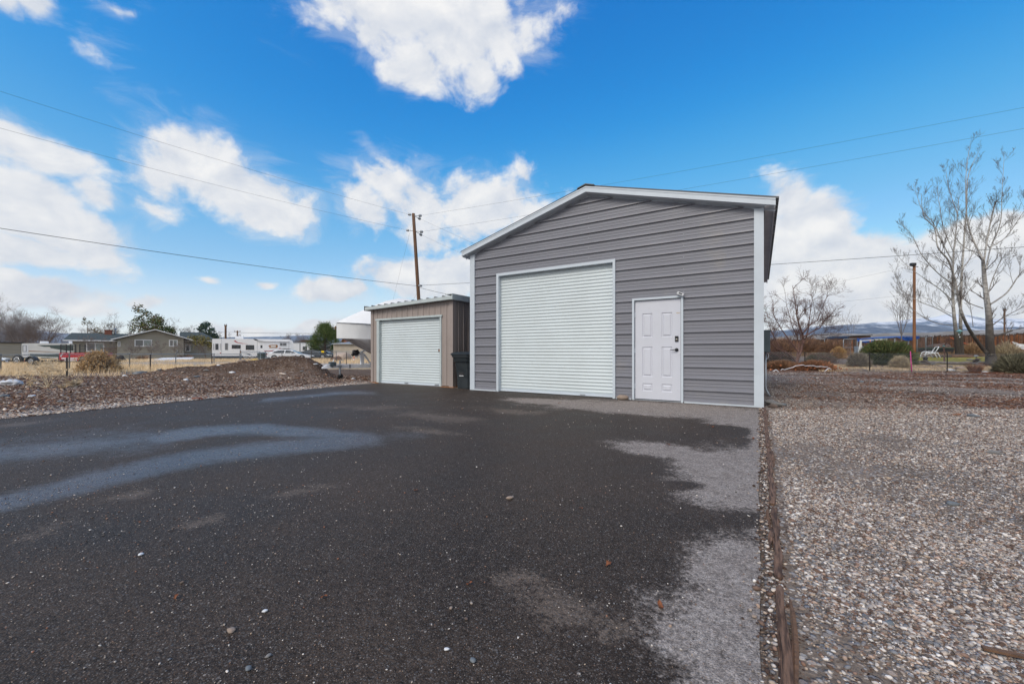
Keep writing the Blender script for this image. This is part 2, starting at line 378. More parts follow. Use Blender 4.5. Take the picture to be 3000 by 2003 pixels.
    for ch, pts in enumerate(([(.012, .008), (.019, .018), (.03, .068), (.05, .17), (.09, .32), (.27, .80)], [(.06, .13), (.108, .25), (.122, .29), (.177, .44), (.266, .59), (.506, .92)], [(.15, .48), (.267, .69), (.294, .735), (.404, .84), (.491, .9), (.588, .985)])):
        cu = cv.mapping.curves[ch]; cu.points[0].location = (0, 0); cu.points[1].location = (1, 1)
        for q in pts: cu.points.new(*q)
    cv.mapping.update()
    clear = t.vmath('SCALE', cv.outputs['Color'], sc=10.)
    t.put(bg.inputs['Color'], t.mix(t.math('MULTIPLY', dens, .97), clear, t.vmath('SCALE', cloud, sc=CLOUD_L)))
    bg.inputs['Strength'].default_value = .1
    w.cycles.sampling_method = 'MANUAL'; w.cycles.sample_map_resolution = 512
build_sky()
# ================================================================== GROUND
def ground_colour(x, y):
    lat, d = lat_dep(x, y); a = lat / np.maximum(d, .3); u = CX + FOC * a
    n1 = fbm(x * .5, y * .5, 4, 1); n2 = fbm(x * 1.7, y * 1.7, 4, 2); n3 = fbm(x * 6, y * 6, 3, 3)
    sh = lambda c: np.array(c)[None, :]
    C = np.repeat(sh((.30, .235, .16)), len(x), 0); Gv = np.full(len(x), .15)
    def lay(mask, col, g):
        nonlocal C, Gv
        mk = np.clip(mask, 0, 1); C = C * (1 - mk[:, None]) + sh(col) * mk[:, None]; Gv = Gv * (1 - mk) + g * mk
    L = (a < .15).astype(float)
    lay(L * sstep(70, 50, d), (.42, .33, .215), .1)                                    # dry grass field
    lay(L * sstep(26, 30, d + 4 * (n1 - .5)) * sstep(46, 40, d) * sstep(330, 460, u), (.42, .37, .32), .35)   # pale gravel lane
    lay(L * sstep(17.2, 17.7, d + .8 * (n2 - .5)) * sstep(20.3, 19.6, d + .6 * (n2 - .5)) * sstep(180, 250, u) , (.135, .105, .10), .3)  # damp track
    berm = L * sstep(17.6, 17.0, d + 1.0 * (n2 - .5)) + L * (H(x, y) > .16) * (d < 20)
    berm = np.clip(berm + L * sstep(940, 965, u) * sstep(25, 23.5, d + 1.5 * (n2 - .5)), 0, 1)
    lay(berm, (.120, .080, .058), .25)
    lay(np.clip(berm, 0, 1) * sstep(.48, .62, n2) * sstep(14.9, 14.2, d), (.165, .118, .09), .45)
    lay(np.clip(berm, 0, 1) * sstep(.35, .5, n1) * sstep(.2, .35, H(x, y)) , (.085, .056, .040), .12)
    edge = -10.0 - (y - 1) * .14
    lay(L * (y < 9.2) * sstep(edge - 1.5, edge - .5, x + 1.0 * (n2 - .5)), (.27, .245, .22), .85)  # pale gravel along the asphalt edge
    Rg = sstep(-1.0, -.2, x) * (a > .3)
    lay(Rg, (.19, .148, .12), .35)
    lay(Rg * sstep(21, 20, d + 1.5 * (n1 - .5)), (.215, .168, .138), .6)
    near = Rg * sstep(20.5, 19.5, d)
    strip = sstep(5.6, 3.2, x - .09 * y + 2.2 * (n1 - .5)) * sstep(18, 12, d)
    lay(near * np.clip(strip + sstep(9.5, 5.5, d) * sstep(6.5, 3.5, x), 0, 1), (.20, .158, .128), .9)
    lay(near * sstep(.5, .68, fbm(x * .35 + y * .1, y * .9, 4, 21)) * sstep(6, 10, d), (.12, .088, .070), .3)
    lay(Rg * sstep(19.9, 20.3, d + .6 * (n2 - .5)) * sstep(25.5, 24.8, d), (.175, .138, .11), .3)
    lay(Rg * sstep(19.2, 20, d + .5 * (n2 - .5)) * sstep(23.6, 23, d) * sstep(2490, 2440, u), (.12, .062, .04), .15)
    lay(Rg * sstep(25.2, 25.8, d + .4 * (n2 - .5)) * sstep(35, 34.2, d) * sstep(2655, 2680, u + 20 * (n2 - .5)), (.235, .215, .062), .02)
    lay(Rg * sstep(35, 36, d), (.20, .155, .11), .1)
    lay(sstep(160, 400, d), (.21, .175, .135), 0)
    C = C * (.72 + .56 * n2)[:, None] * (.85 + .3 * n3)[:, None]
    return C, Gv
def build_ground():
    rel = np.concatenate([np.arange(-78, 78, .34), np.arange(78, 282, 6.)]); rel = rel[rel < 282]
    ds = [0.]; r = .45
    while r < 3000:
        ds.append(r); r *= 1.0185 if r < 60 else 1.06
    ds.append(3000.); ds = np.array(ds[1:])
    n = len(rel); A = YAW + PI / 2 - np.radians(rel)
    X = (ds[:, None] * np.cos(A)[None, :]).ravel(); Y = (ds[:, None] * np.sin(A)[None, :]).ravel()
    X = np.append(X, 0); Y = np.append(Y, 0)
    Z = H(X, Y); C, Gv = ground_colour(X, Y)
    ok = (X > -10.3) & (X < .02) & (Y < 8.6)
    Z = np.where(ok, np.minimum(Z, -.012), Z)
    i = np.arange(len(ds) - 1)[:, None]; j = np.arange(n)[None, :]; k = (j + 1) % n
    q = np.stack([i * n + j, i * n + k, (i + 1) * n + k, (i + 1) * n + j], -1).reshape(-1, 4)[:, ::-1]
    c0 = len(X) - 1
    V = np.stack([X, Y, Z], 1)
    me = np_mesh('ground', V, q, {'Col': C, 'Mask': np.stack([Gv, Gv, Gv], 1)}, True)
    m, t, b = newmat('ground_soil'); v = coords(t)
    base = t.attr('Col'); gm = t.node('ShaderNodeSeparateColor'); t.put(gm.inputs[0], t.attr('Mask')); g = gm.outputs[0]
    big = t.noise(v, 3.2, 6, .65); fine = t.noise(v, 34, 5, .7)
    col = t.vmath('SCALE', base, sc=t.math('MULTIPLY', t.range(big, .25, .75, .72, 1.3, False), t.range(fine, .25, .75, .55, 1.5, False)))
    warp = t.vmath('ADD', v, t.vmath('SCALE', t.noise(v, 20, 2, .5, 0, 1), sc=.02))
    vo = t.voro(warp, 38); vo2 = t.voro(warp, 95)
    sep = t.node('ShaderNodeSeparateColor'); t.put(sep.inputs[0], vo.outputs['Color'])
    stone = t.ramp(sep.outputs[0], [(0, S(96, 84, 78)), (.2, S(150, 140, 134)), (.4, S(186, 178, 172)), (.55, S(122, 126, 134)), (.7, S(160, 138, 122)), (.85, S(208, 203, 198)), (1, S(88, 80, 78))])
    pres = t.math('LESS_THAN', sep.outputs[1], t.math('MULTIPLY', g, .8))
    inr = t.range(vo.outputs['Distance'], .62, .38)
    col = t.mix(t.math('MULTIPLY', pres, inr), col, stone)
    s2 = t.node('ShaderNodeSeparateColor'); t.put(s2.inputs[0], vo2.outputs['Color'])
    chip = t.ramp(s2.outputs[2], [(0, S(70, 52, 44)), (.4, S(120, 96, 82)), (.7, S(165, 145, 128)), (1, S(196, 184, 172))])
    col = t.mix(t.math('MULTIPLY', t.math('LESS_THAN', s2.outputs[0], t.math('MULTIPLY_ADD', g, .28, .06)), t.range(vo2.outputs['Distance'], .6, .35)), col, chip)
    t.put(b.inputs['Base Color'], col); b.inputs['Roughness'].default_value = .95; b.inputs['Specular IOR Level'].default_value = .04
    hgt = t.math('ADD', t.math('MULTIPLY', t.math('MULTIPLY', pres, inr), .6), t.math('MULTIPLY', fine, 1.1))
    t.put(b.inputs['Normal'], t.bump(hgt, .75, .02))
    o = link('ground', me, m); tag(o, 'brown soil, gravel and dry grass ground around the asphalt drive', 'ground', kind='structure')
build_ground()
# ------------------------------------------------------------------ asphalt drive
def seg_field(u, v, pts, w):
    best = np.full(len(u), -9.)
    for (a, b) in zip(pts[:-1], pts[1:]):
        ax, ay = a; bx, by = b; sy = 3.2
        dx, dy = bx - ax, (by - ay) * sy
        tt = np.clip(((u - ax) * dx + (v - ay) * sy * dy) / (dx * dx + dy * dy), 0, 1)
        q = np.hypot(u - ax - tt * dx, (v - ay) * sy - tt * dy)
        best = np.maximum(best, 1 - q / (w * sy))
    return best
def build_drive():
    xs = np.arange(-11.3, .075, .06); ys = np.concatenate([np.arange(-14, -.5, .5), np.arange(-.5, 8.75, .05)])
    X, Y = np.meshgrid(xs, ys); X = X.ravel(); Y = Y.ravel()
    left = -9.55 - .16 * (Y - 0.2) + .05 * (fbm(Y * 2.2, Y * 0, 3, 31) - .5)
    left = np.maximum(left, -11.2)
    right = .03 + .03 * (fbm(Y * 3, Y * 0, 3, 33) - .5)
    s = (X + 11.3) / (11.375); X = left + s * (right - left)
    lat, d = lat_dep(X, Y); d2 = np.maximum(d, .3); u = CX + FOC * lat / d2; v = CY + FOC * CAMH / d2
    dry = np.full(len(X), -1.)
    for (cu, cv, ru, rv, ro) in [(2200, 1880, 330, 250, 10), (2230, 1700, 260, 160, 0), (2130, 1640, 150, 70, -25), (2190, 1450, 230, 60, 5), (2120, 1380, 190, 45, 12), (1960, 1325, 190, 24, 8), (2120, 1345, 160, 22, 5), (2240, 1320, 70, 40, 0), (2170, 1400, 210, 105, 5), (2240, 1250, 60, 70, 0), (1960, 1200, 420, 24, 3), (2180, 1225, 130, 34, 0), (1620, 1178, 160, 10, 3), (2020, 1880, 110, 70, 20)]:
        cr, sr = math.cos(R(ro)), math.sin(R(ro)); du, dv = u - cu, v - cv
        dry = np.maximum(dry, 1 - np.hypot((du * cr + dv * sr) / ru, (-du * sr + dv * cr) / rv))
    for (cu, cv, ru, rv, ro) in [(2170, 1525, 110, 24, 8), (2060, 1265, 170, 24, 6), (1980, 1425, 110, 16, 6)]:
        du, dv = u - cu, v - cv
        dry = dry - 1.1 * np.clip(1 - np.hypot(du / ru, dv / rv), 0, 1)
    dust = np.full(len(X), -1.)
    for (cu, cv, ru, rv, ro) in [(380, 1455, 90, 14, -10), (620, 1525, 110, 18, -14), (130, 1560, 110, 20, -18), (860, 1445, 100, 14, -8), (60, 1242, 130, 7, -6), (1650, 1790, 150, 60, 20), (1800, 1850, 100, 55, 0), (1500, 1700, 90, 30, 0), (940, 1425, 60, 8, 0), (1290, 1222, 170, 16, 5), (1240, 1262, 110, 10, 5), (1080, 1195, 130, 9, 0), (1500, 1205, 120, 10, 4)]:
        cr, sr = math.cos(R(ro)), math.sin(R(ro)); du, dv = u - cu, v - cv
        dust = np.maximum(dust, 1 - np.hypot((du * cr + dv * sr) / ru, (-du * sr + dv * cr) / rv))
    wet = np.maximum.reduce([seg_field(u, v, [(-200, 1530), (0, 1478), (280, 1408), (560, 1345), (760, 1318), (1060, 1288)], 27),
                             seg_field(u, v, [(470, 1285), (600, 1266), (760, 1256), (1040, 1280)], 19), seg_field(u, v, [(780, 1172), (1000, 1150), (1090, 1152)], 11) * .7 - .25,
                             seg_field(u, v, [(1000, 1290), (1200, 1275)], 26) * .5 - .2, seg_field(u, v, [(0, 1330), (400, 1290)], 40) * .5])
    msk = np.stack([(dry + 1) / 2, (dust + 1) / 2, (np.maximum(wet, -1) + 1) / 2], 1)
    n = len(xs); i = np.arange(len(ys) - 1)[:, None]; j = np.arange(n - 1)[None, :]
    q = np.stack([i * n + j, i * n + j + 1, (i + 1) * n + j + 1, (i + 1) * n + j], -1).reshape(-1, 4)
    Z = np.full(len(X), .006) + .006 * (fbm(X * .8, Y * .8, 3, 44) - .5)
    me = np_mesh('driveway', np.stack([X, Y, Z], 1), q, {'Mask': msk}, True)
    m, t, b = newmat('damp_asphalt'); vv = coords(t)
    sp = t.node('ShaderNodeSeparateColor'); t.put(sp.inputs[0], t.attr('Mask'))
    n1 = t.noise(vv, 1.7, 8, .68); n2 = t.noise(vv, 8, 7, .68); n3 = t.noise(vv, 60, 4, .7)
    un = lambda s: t.math('MULTIPLY_ADD', s, 2, -1)
    pert = t.math('ADD', t.math('MULTIPLY_ADD', n1, 1.3, -.65), t.math('MULTIPLY_ADD', n2, .7, -.35))
    pert = t.math('ADD', pert, t.math('ADD', t.math('MULTIPLY_ADD', n3, .8, -.4), t.math('MULTIPLY_ADD', t.noise(vv, 24, 4, .7), .6, -.3)))
    dry = t.range(t.math('ADD', un(sp.outputs[0]), pert), -.10, .36)
    dust = t.math('MULTIPLY', t.range(t.math('ADD', un(sp.outputs[1]), t.math('MULTIPLY', pert, 2.4)), .0, .9), .8)
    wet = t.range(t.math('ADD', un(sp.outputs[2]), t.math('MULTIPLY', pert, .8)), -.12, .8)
    dampv = t.noise(vv, .9, 7, .68)
    damp = t.mix(t.range(dampv, .3, .7), (.027, .0195, .0150), (.056, .0405, .0310))
    col = t.mix(dry, damp, t.mix(t.range(n2, .3, .7), (.23, .197, .178), (.295, .26, .238)))
    col = t.mix(dust, col, (.125, .096, .076))
    col = t.vmath('SCALE', col, sc=t.math('MULTIPLY', t.range(n3, .28, .72, .35, 1.75, False), t.range(t.noise(vv, 170, 3, .7), .3, .7, .5, 1.6, False)))
    for (sc, thr, sz) in ((240, .40, .45), (120, .42, .42), (70, .16, .38), (44, .05, .30), (30, .02, .26)):
        vo = t.voro(vv, sc); s2 = t.node('ShaderNodeSeparateColor'); t.put(s2.inputs[0], vo.outputs['Color'])
        on = t.math('MULTIPLY', t.math('LESS_THAN', s2.outputs[0], thr), t.range(vo.outputs['Distance'], sz, sz - .14))
        pc = t.ramp(s2.outputs[1], [(0, (.05, .042, .038)), (.35, (.10, .088, .08)), (.6, (.17, .152, .14)), (.8, (.11, .11, .115)), (.93, (.20, .135, .095)), (1, (.40, .375, .35))])
        col = t.mix(t.math('MULTIPLY', on, t.math('MULTIPLY_ADD', dry, -.3, .85)), col, pc)
    t.put(b.inputs['Base Color'], col)
    ro = t.fmix(dry, t.fmix(wet, t.range(dampv, .3, .7, .5, .66), .27), .92)
    t.put(b.inputs['Specular Tint'], t.mix(wet, (1, 1, 1), (.30, .60, 1.0))); t.put(b.inputs['Roughness'], ro); t.put(b.inputs['Specular IOR Level'], t.fmix(wet, t.fmix(dry, .14, .05), 1.0))  # blue of the reflected sky is painted into the wet streak's specular tint
    h = t.math('ADD', t.math('MULTIPLY', t.voro(vv, 130).outputs['Distance'], -.6), n3)
    bp = t.node('ShaderNodeBump'); bp.inputs['Distance'].default_value = .006; t.put(bp.inputs['Strength'], t.fmix(wet, .8, 1.0)); t.put(bp.inputs['Height'], h)
    t.put(b.inputs['Normal'], bp.outputs[0])
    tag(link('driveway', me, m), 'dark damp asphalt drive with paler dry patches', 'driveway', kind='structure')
build_drive()
# ------------------------------------------------------------------ loose stones (nobody could count them)
def scatter(name, label, n, fn, size, pal, cat, flat=(.45, .8), mat=None, long=(1., 1.5), sink=.25, grey=True):
    X, Y = fn(n); n = len(X)
    ico = np.array(ICO[1][0]); fc = np.array(ICO[1][1]) if False else None
    import bmesh
    bm = bmesh.new(); bmesh.ops.create_icosphere(bm, subdivisions=1, radius=1); bm.verts.ensure_lookup_table()
    ico = np.array([v.co[:] for v in bm.verts]); fc = np.array([[v.index for v in f.verts] for f in bm.faces]); bm.free()
    s = np.exp(RNG.normal(0, .38, n)) * size(X, Y)
    sx = s * RNG.uniform(long[0], long[1], n); sy = s; sz = s * RNG.uniform(flat[0], flat[1], n)
    V = ico[None] * (1 + RNG.uniform(-.22, .22, (n, len(ico), 1))); V = V * np.stack([sx, sy, sz], 1)[:, None]
    a = RNG.uniform(0, 2 * PI, n); tl = RNG.normal(0, .25, n)
    x, y, z = V[..., 0], V[..., 1], V[..., 2]
    z2 = z * np.cos(tl)[:, None] + x * np.sin(tl)[:, None]; x2 = x * np.cos(tl)[:, None] - z * np.sin(tl)[:, None]
    x3 = x2 * np.cos(a)[:, None] - y * np.sin(a)[:, None]; y3 = x2 * np.sin(a)[:, None] + y * np.cos(a)[:, None]
    Z0 = H(X, Y) + sz * (1 - 2 * sink)
    on = (X > -10.4) & (X < .05) & (Y < 8.6); Z0 = np.where(on, .008 + sz * .6, Z0)
    V = np.stack([x3 + X[:, None], y3 + Y[:, None], z2 + Z0[:, None]], -1).reshape(-1, 3)
    Fc = (fc[None] + (np.arange(n) * len(ico))[:, None, None]).reshape(-1, 3)
    pal = np.array(pal); c = pal[RNG.integers(0, len(pal), n)] * RNG.uniform(.75, 1.2, (n, 1)); c = c if not grey else (c * .72 + c.mean(1, keepdims=True) * np.array([[.31, .272, .243]])) * .9
    me = np_mesh(name, V, Fc, {'Col': np.repeat(c, len(ico), 0)}, True)
    tag(link(name, me, mat or M['stones']), label, cat, kind='stuff')
M['stones'] = attr_mat('loose_stones', .8, .25, 60)
PAL = [S(196, 184, 174), S(166, 158, 154), S(124, 122, 126), S(186, 154, 132), S(214, 204, 194), S(148, 114, 96), S(104, 90, 82), S(194, 168, 142), S(160, 144, 132), S(226, 219, 211), S(112, 84, 68), S(128, 130, 136), S(188, 172, 158), S(120, 92, 76)]
CHIP = [S(132, 96, 76), S(94, 66, 52), S(160, 124, 100), S(72, 52, 43), S(188, 164, 142), S(112, 82, 66), S(206, 192, 178), S(84, 60, 48), S(150, 144, 142), S(104, 72, 55), S(80, 57, 46)]
def right_pts(n):
    d = np.concatenate([RNG.uniform(.9, 3.2, int(n * .30)), RNG.uniform(3, 7, int(n * .38)), RNG.uniform(6.5, 20.5, n - int(n * .3) - int(n * .38))])
    u = RNG.uniform(2220, 3080, n); a = (u - CX) / FOC
    X = d * FW[0] + a * d * RT[0]; Y = d * FW[1] + a * d * RT[1]
    dn = fbm(X * .8, Y * .8, 4, 55)
    k = (X > .13 + .03 * RNG.random(n)) & ~((Y > 8.3) & (X < .22)) & (RNG.random(n) < np.clip((dn - .33) * 5, .10, 1)) & (RNG.random(n) < np.clip(1.45 - (X - .09 * Y) / 5.5, .10, 1)) & (RNG.random(n) < np.interp(d, [7, 14], [1, .42]))
    return X[k], Y[k]
scatter('gravel', 'mixed grey and tan pebbles covering the right yard', 250000, right_pts, lambda x, y: .0036 + .00042 * lat_dep(x, y)[1], PAL, 'gravel', (.3, .65))
def left_pts(n):
    d = RNG.uniform(5.5, 19, n) ** 1.0; u = RNG.uniform(-120, 1110, n); a = (u - CX) / FOC
    X = d * FW[0] + a * d * RT[0]; Y = d * FW[1] + a * d * RT[1]
    e = -9.55 - .16 * (Y - .2)
    k = (X < np.maximum(e, -11.2) - .02) & (Y < 16) & (RNG.random(n) < np.where(H(X, Y) > .22, .3, 1.)) & ((d < 17.3) | (H(X, Y) > .2)) & ~((X > -11.1) & (Y > 8.5))
    return X[k], Y[k]
scatter('bark_litter', 'bark chips and stone fragments strewn over the brown soil', 60000, left_pts, lambda x, y: .010 + .0002 * lat_dep(x, y)[1], CHIP, 'litter', (.2, .5), None, (1.2, 3.2), .25, False)
def strip_pts(n):
    Y = RNG.uniform(-1, 9, n); e = np.maximum(-9.55 - .16 * (Y - .2), -11.2); X = e - np.abs(RNG.normal(0, .42, n)) + .04
    return X, Y
scatter('edge_gravel', 'pale gravel strip along the left asphalt edge', 24000, strip_pts, lambda x, y: .011 + 0 * x, PAL, 'gravel')
def drive_pts(n):
    d = np.concatenate([RNG.uniform(.9, 3, n // 2), RNG.uniform(2.5, 9, n - n // 2)]); u = RNG.uniform(-150, 2280, n); u = np.where(RNG.random(n) < .3, -150 + (u + 150) * .45, u); a = (u - CX) / FOC
    X = d * FW[0] + a * d * RT[0]; Y = d * FW[1] + a * d * RT[1]
    k = (X > -9.6) & (X < .02) & (Y < 8.3); return X[k], Y[k]
scatter('asphalt_pebbles', 'tiny pale pebbles scattered over the damp asphalt', 8500, drive_pts, lambda x, y: .0013 + .00036 * lat_dep(x, y)[1], PAL + [S(170, 110, 80), S(120, 110, 104), S(96, 88, 84), S(110, 104, 104)], 'pebbles')
def timber_pts(n):
    Y = RNG.uniform(.9, 8.4, n); X = .05 + RNG.normal(0, .03, n); return X, Y
scatter('timber_edge_grit', 'small stones trapped between the asphalt and the rotten timbers', 3600, timber_pts, lambda x, y: .0042 + .0003 * y, PAL + CHIP, 'grit')
def litter_pts(n):
    d = RNG.uniform(6, 20.3, n); u = RNG.uniform(2260, 3080, n); a = (u - CX) / FOC; X = d * FW[0] + a * d * RT[0]; Y = d * FW[1] + a * d * RT[1]
    dn = fbm(X * .5 + 9, Y * .9, 4, 58); k = (X > .3) & (RNG.random(n) < np.clip((dn - .42) * 6, .04, 1)) & (RNG.random(n) < np.clip(.25 + (X - .09 * Y) / 6, .1, 1)); return X[k], Y[k]
scatter('leaf_litter', 'reddish brown leaf and bark litter over the far side of the gravel yard', 60000, litter_pts, lambda x, y: .009 + .0005 * lat_dep(x, y)[1], [S(120, 84, 66), S(94, 66, 52), S(150, 106, 80), S(78, 56, 46), S(134, 98, 78)], 'litter', (.12, .3), None, (1.3, 3.), .25, False)
# ================================================================== GARAGE
GX0, GX1, GY0, GY1, EAVE, PEAK = -6.63, .06, 8.55, 17.4, 3.60, 4.53
PITCH = .2286
RIB = [(0, 0), (.002, .036), (.026, .033), (.046, 0), (.086, 0), (.088, .007), (.102, .006), (.110, 0), (.146, 0), (.148, .007), (.162, .006), (.170, 0), (.212, 0)]
def rib_profile(z0, z1):
    out = []; k = 0
    while True:
        for dz, dy in RIB:
            z = z0 + k * PITCH + dz
            if z >= z1: out.append((z1, 0)); return out
            out.append((z, dy))
        k += 1
def siding(mb, to3, z0, z1, ext, openings=()):
    pr = rib_profile(z0, z1)
    for (za, da), (zb, db) in zip(pr[:-1], pr[1:]):
        if zb - za < 1e-5: continue
        cuts = [za, zb] + [o[2] for o in openings if za < o[2] < zb]
        cuts.sort()
        for a, b in zip(cuts[:-1], cuts[1:]):
            fa = da + (db - da) * (a - za) / (zb - za); fb = da + (db - da) * (b - za) / (zb - za)
            ea, eb = ext(a), ext(b); zm = (a + b) / 2
            spans = [[ea[0], ea[1], eb[0], eb[1]]]
            for (o0, o1, ot) in openings:
                if zm < ot:
                    new = []
                    for s0, s1, t0, t1 in spans:
                        if o0 > s0 and o1 < s1: new += [[s0, o0, t0, o0], [o1, s1, o1, t1]]
                        else: new.append([s0, s1, t0, t1])
                    spans = new
            for s0, s1, t0, t1 in spans:
                if s1 - s0 > .002 or t1 - t0 > .002: mb.quad(to3(s0, a, fa), to3(s1, a, fa), to3(t1, b, fb), to3(t0, b, fb))
gar = thing('garage', 'large grey ribbed metal garage with white trim and tall roll-up door', 'garage', (0, 0, 0))
XM = (GX0 + GX1) / 2; SL = (PEAK - EAVE) / (GX1 - XM)
RDX0, RDX1, RDZ = U2X(1457, GY0) + .06, U2X(1803, GY0) - .05, 2.97
DX0, DX1, DZ = U2X(1853, GY0) + .045, U2X(2003, GY0) - .045, 2.10
def gable_ext(z):
    if z <= EAVE: return (GX0 + .15, GX1 - .15)
    w = (PEAK - z) / SL; return (max(GX0 + .15, XM - w), min(GX1 - .15, XM + w))
mb = MB(); siding(mb, lambda s, z, o: (s, GY0 - o, z), .03, PEAK - .02, gable_ext, [(RDX0, RDX1, RDZ), (DX0, DX1, DZ)])
mb.build('front_wall', M['siding'], gar)
for sx, nm in ((GX1, 1), (GX0, -1)):
    mb = MB(); siding(mb, lambda s, z, o: (sx + nm * (o - .039), s, z), .03, EAVE, lambda z: (GY0 + .15, GY1 - .1)); mb.build('side_wall', M['siding'], gar)
mb = MB(); siding(mb, lambda s, z, o: (s, GY1 + o, z), .03, PEAK - .02, gable_ext); mb.build('rear_wall', M['siding'], gar)
# corner posts
for x0, x1 in ((GX0, GX0 + .152), (GX1 - .152, GX1)):
    mb = MB(); mb.box(x0, x1, GY0 - .042, GY0 + .15, .0, EAVE + .02)
    mb.box(x0 + .012, x1 - .012, GY0 - .0445, GY0 - .041, .62, .6225)
    mb.build('corner_trim', M['trim'], gar)
for x0, x1 in ((GX0 + .152, RDX0 - .08), (RDX1 + .07, DX0 - .06), (DX1 + .06, GX1 - .152)):
    mb = MB(); mb.box(x0, x1, GY0 - .04, GY0 + .02, .0, .034); mb.build('base_trim', M['trim'], gar)
# roof sheets with ribs running down the slope
OV, FO = .175, .17
mb = MB()
for s in (-1, 1):
    ex = (GX1 + OV) if s > 0 else (GX0 - OV); ez = EAVE + .16 - OV * SL; pz = PEAK + .165
    rx = ex + s * .05; rz_ = ez - .05 * SL; pr = []; y = GY0 - FO; k = 0
    while y + k * PITCH < GY1 + .1:
        for dz, dy in ((0, 0), (.02, .03), (.06, .03), (.08, 0)): pr.append((y + k * PITCH + dz, dy))
        k += 1
    pr.append((GY1 + .12, 0))
    for (ya, da), (yb, db) in zip(pr[:-1], pr[1:]):
        for o0, o1 in ((.012, .012), (0, 0)):
            mb.quad((XM, ya, pz + da + o0), (rx, ya, rz_ + da + o0), (rx, yb, rz_ + db + o1), (XM, yb, pz + db + o1))
        mb.quad((rx, ya, rz_ + da), (rx, ya, rz_ + da + .012), (rx, yb, rz_ + db + .012), (rx, yb, rz_ + db))
    ya = GY0 - FO; mb.quad((XM, ya, pz), (rx, ya, rz_), (rx, ya, rz_ + .012), (XM, ya, pz + .012))
roof = mb.build('roof', M['roof_dark'], gar)
mb = MB(); z = PEAK + .195
mb.prism([(XM - .2, z - .2 * SL), (XM, z), (XM + .2, z - .2 * SL), (XM + .2, z - .2 * SL + .018), (XM, z + .024), (XM - .2, z - .2 * SL + .018)], GY0 - FO - .03, GY1 + .12)
mb.build('ridge_cap', M['roof_dark'], gar)
# bargeboards (white gable trim), soffit, eave fascia
for s in (-1, 1):
    ex = (GX1 + OV + .0) if s > 0 else (GX0 - OV); ez = EAVE + .16 - OV * SL; pz = PEAK + .165
    mb = MB(); h = .125; ya, yb = GY0 - FO - .012, GY0 - FO + .02
    for (y0, y1, zt, zb) in ((ya, yb, -.004, -h), (ya - .008, ya, -.004, -.03)):
        mb.add([(XM, y0, pz + zt), (ex, y0, ez + zt), (ex, y0, ez + zb), (XM, y0, pz + zb), (XM, y1, pz + zt), (ex, y1, ez + zt), (ex, y1, ez + zb), (XM, y1, pz + zb)],
               [(0, 3, 2, 1), (4, 5, 6, 7), (0, 1, 5, 4), (1, 2, 6, 5), (2, 3, 7, 6), (3, 0, 4, 7)])
    mb.build('bargeboard', M['trim'], gar)
    mb = MB(); y0, y1 = yb, GY0 + .01
    mb.quad((XM, y0, pz - h + .004), (ex, y0, ez - h + .004), (ex, y1, ez - h - .02), (XM, y1, pz - h - .02))
    mb.add([(XM, y1, pz - h - .02), (ex, y1, ez - h - .02), (ex, y1, ez - h - .05), (XM, y1, pz - h - .05)], [(0, 1, 2, 3)])
    mb.build('soffit', M['trim'], gar)
    x0, x1 = (GX1, ex) if s > 0 else (ex, GX0)
    xf = sorted((ex - s * .004, ex - s * .026)); xs_ = sorted((GX1 + .012 if s > 0 else GX0 - .012, ex - s * .026))
    mb = MB(); mb.box(xs_[0], xs_[1], yb, GY1 + .1, ez - .105, ez - .09); mb.box(xf[0], xf[1], yb, GY1 + .1, ez - .145, ez - .004)
    mb.build('eave_trim', M['hwhite'], gar)
# roll-up door
def roller(name, x0, x1, zt, y, parent, mat, pitch=.0775, z0=.075):
    mb = MB(); prof = [(0, .014), (.008, .012), (.016, .002), (.03, -.003), (.048, -.003), (.062, .002), (.070, .012)]
    zs = []; k = 0
    while z0 + k * pitch < zt:
        for dz, dy in prof:
            if z0 + k * pitch + dz < zt: zs.append((z0 + k * pitch + dz, dy))
        k += 1
    zs.append((zt, .014))
    for (za, da), (zb, db) in zip(zs[:-1], zs[1:]): mb.quad((x0, y + da, za), (x1, y + da, za), (x1, y + db, zb), (x0, y + db, zb))
    o = mb.build(name, mat, parent)
    b = MB(); b.box(x0, x1, y - .012, y + .02, .018, z0); b.box(x0, x1, y - .03, y - .012, .018, .03); b.build('bottom_bar', M['trim'], o)
    s = MB(); s.box(x0, x1, y - .008, y + .02, .003, .018); s.build('rubber_seal', M['rubber'], o)
    return o
rd = roller('roll_up_door', RDX0, RDX1, RDZ, GY0 + .075, gar, M['roller'])
mb = MB(); mb.box(RDX0 - .065, RDX0, GY0 - .042, GY0 + .1, 0, RDZ + .065); mb.box(RDX1, RDX1 + .055, GY0 - .042, GY0 + .1, 0, RDZ + .065)
mb.box(RDX0, RDX1, GY0 - .042, GY0 + .1, RDZ, RDZ + .065); mb.build('roll_up_door_frame', M['trim'], gar)
b = MB(); b.box(RDX0 + 2.2, RDX0 + 2.32, GY0 + .045, GY0 + .062, .028, .05); b.build('lift_handle', M['galv'], rd)
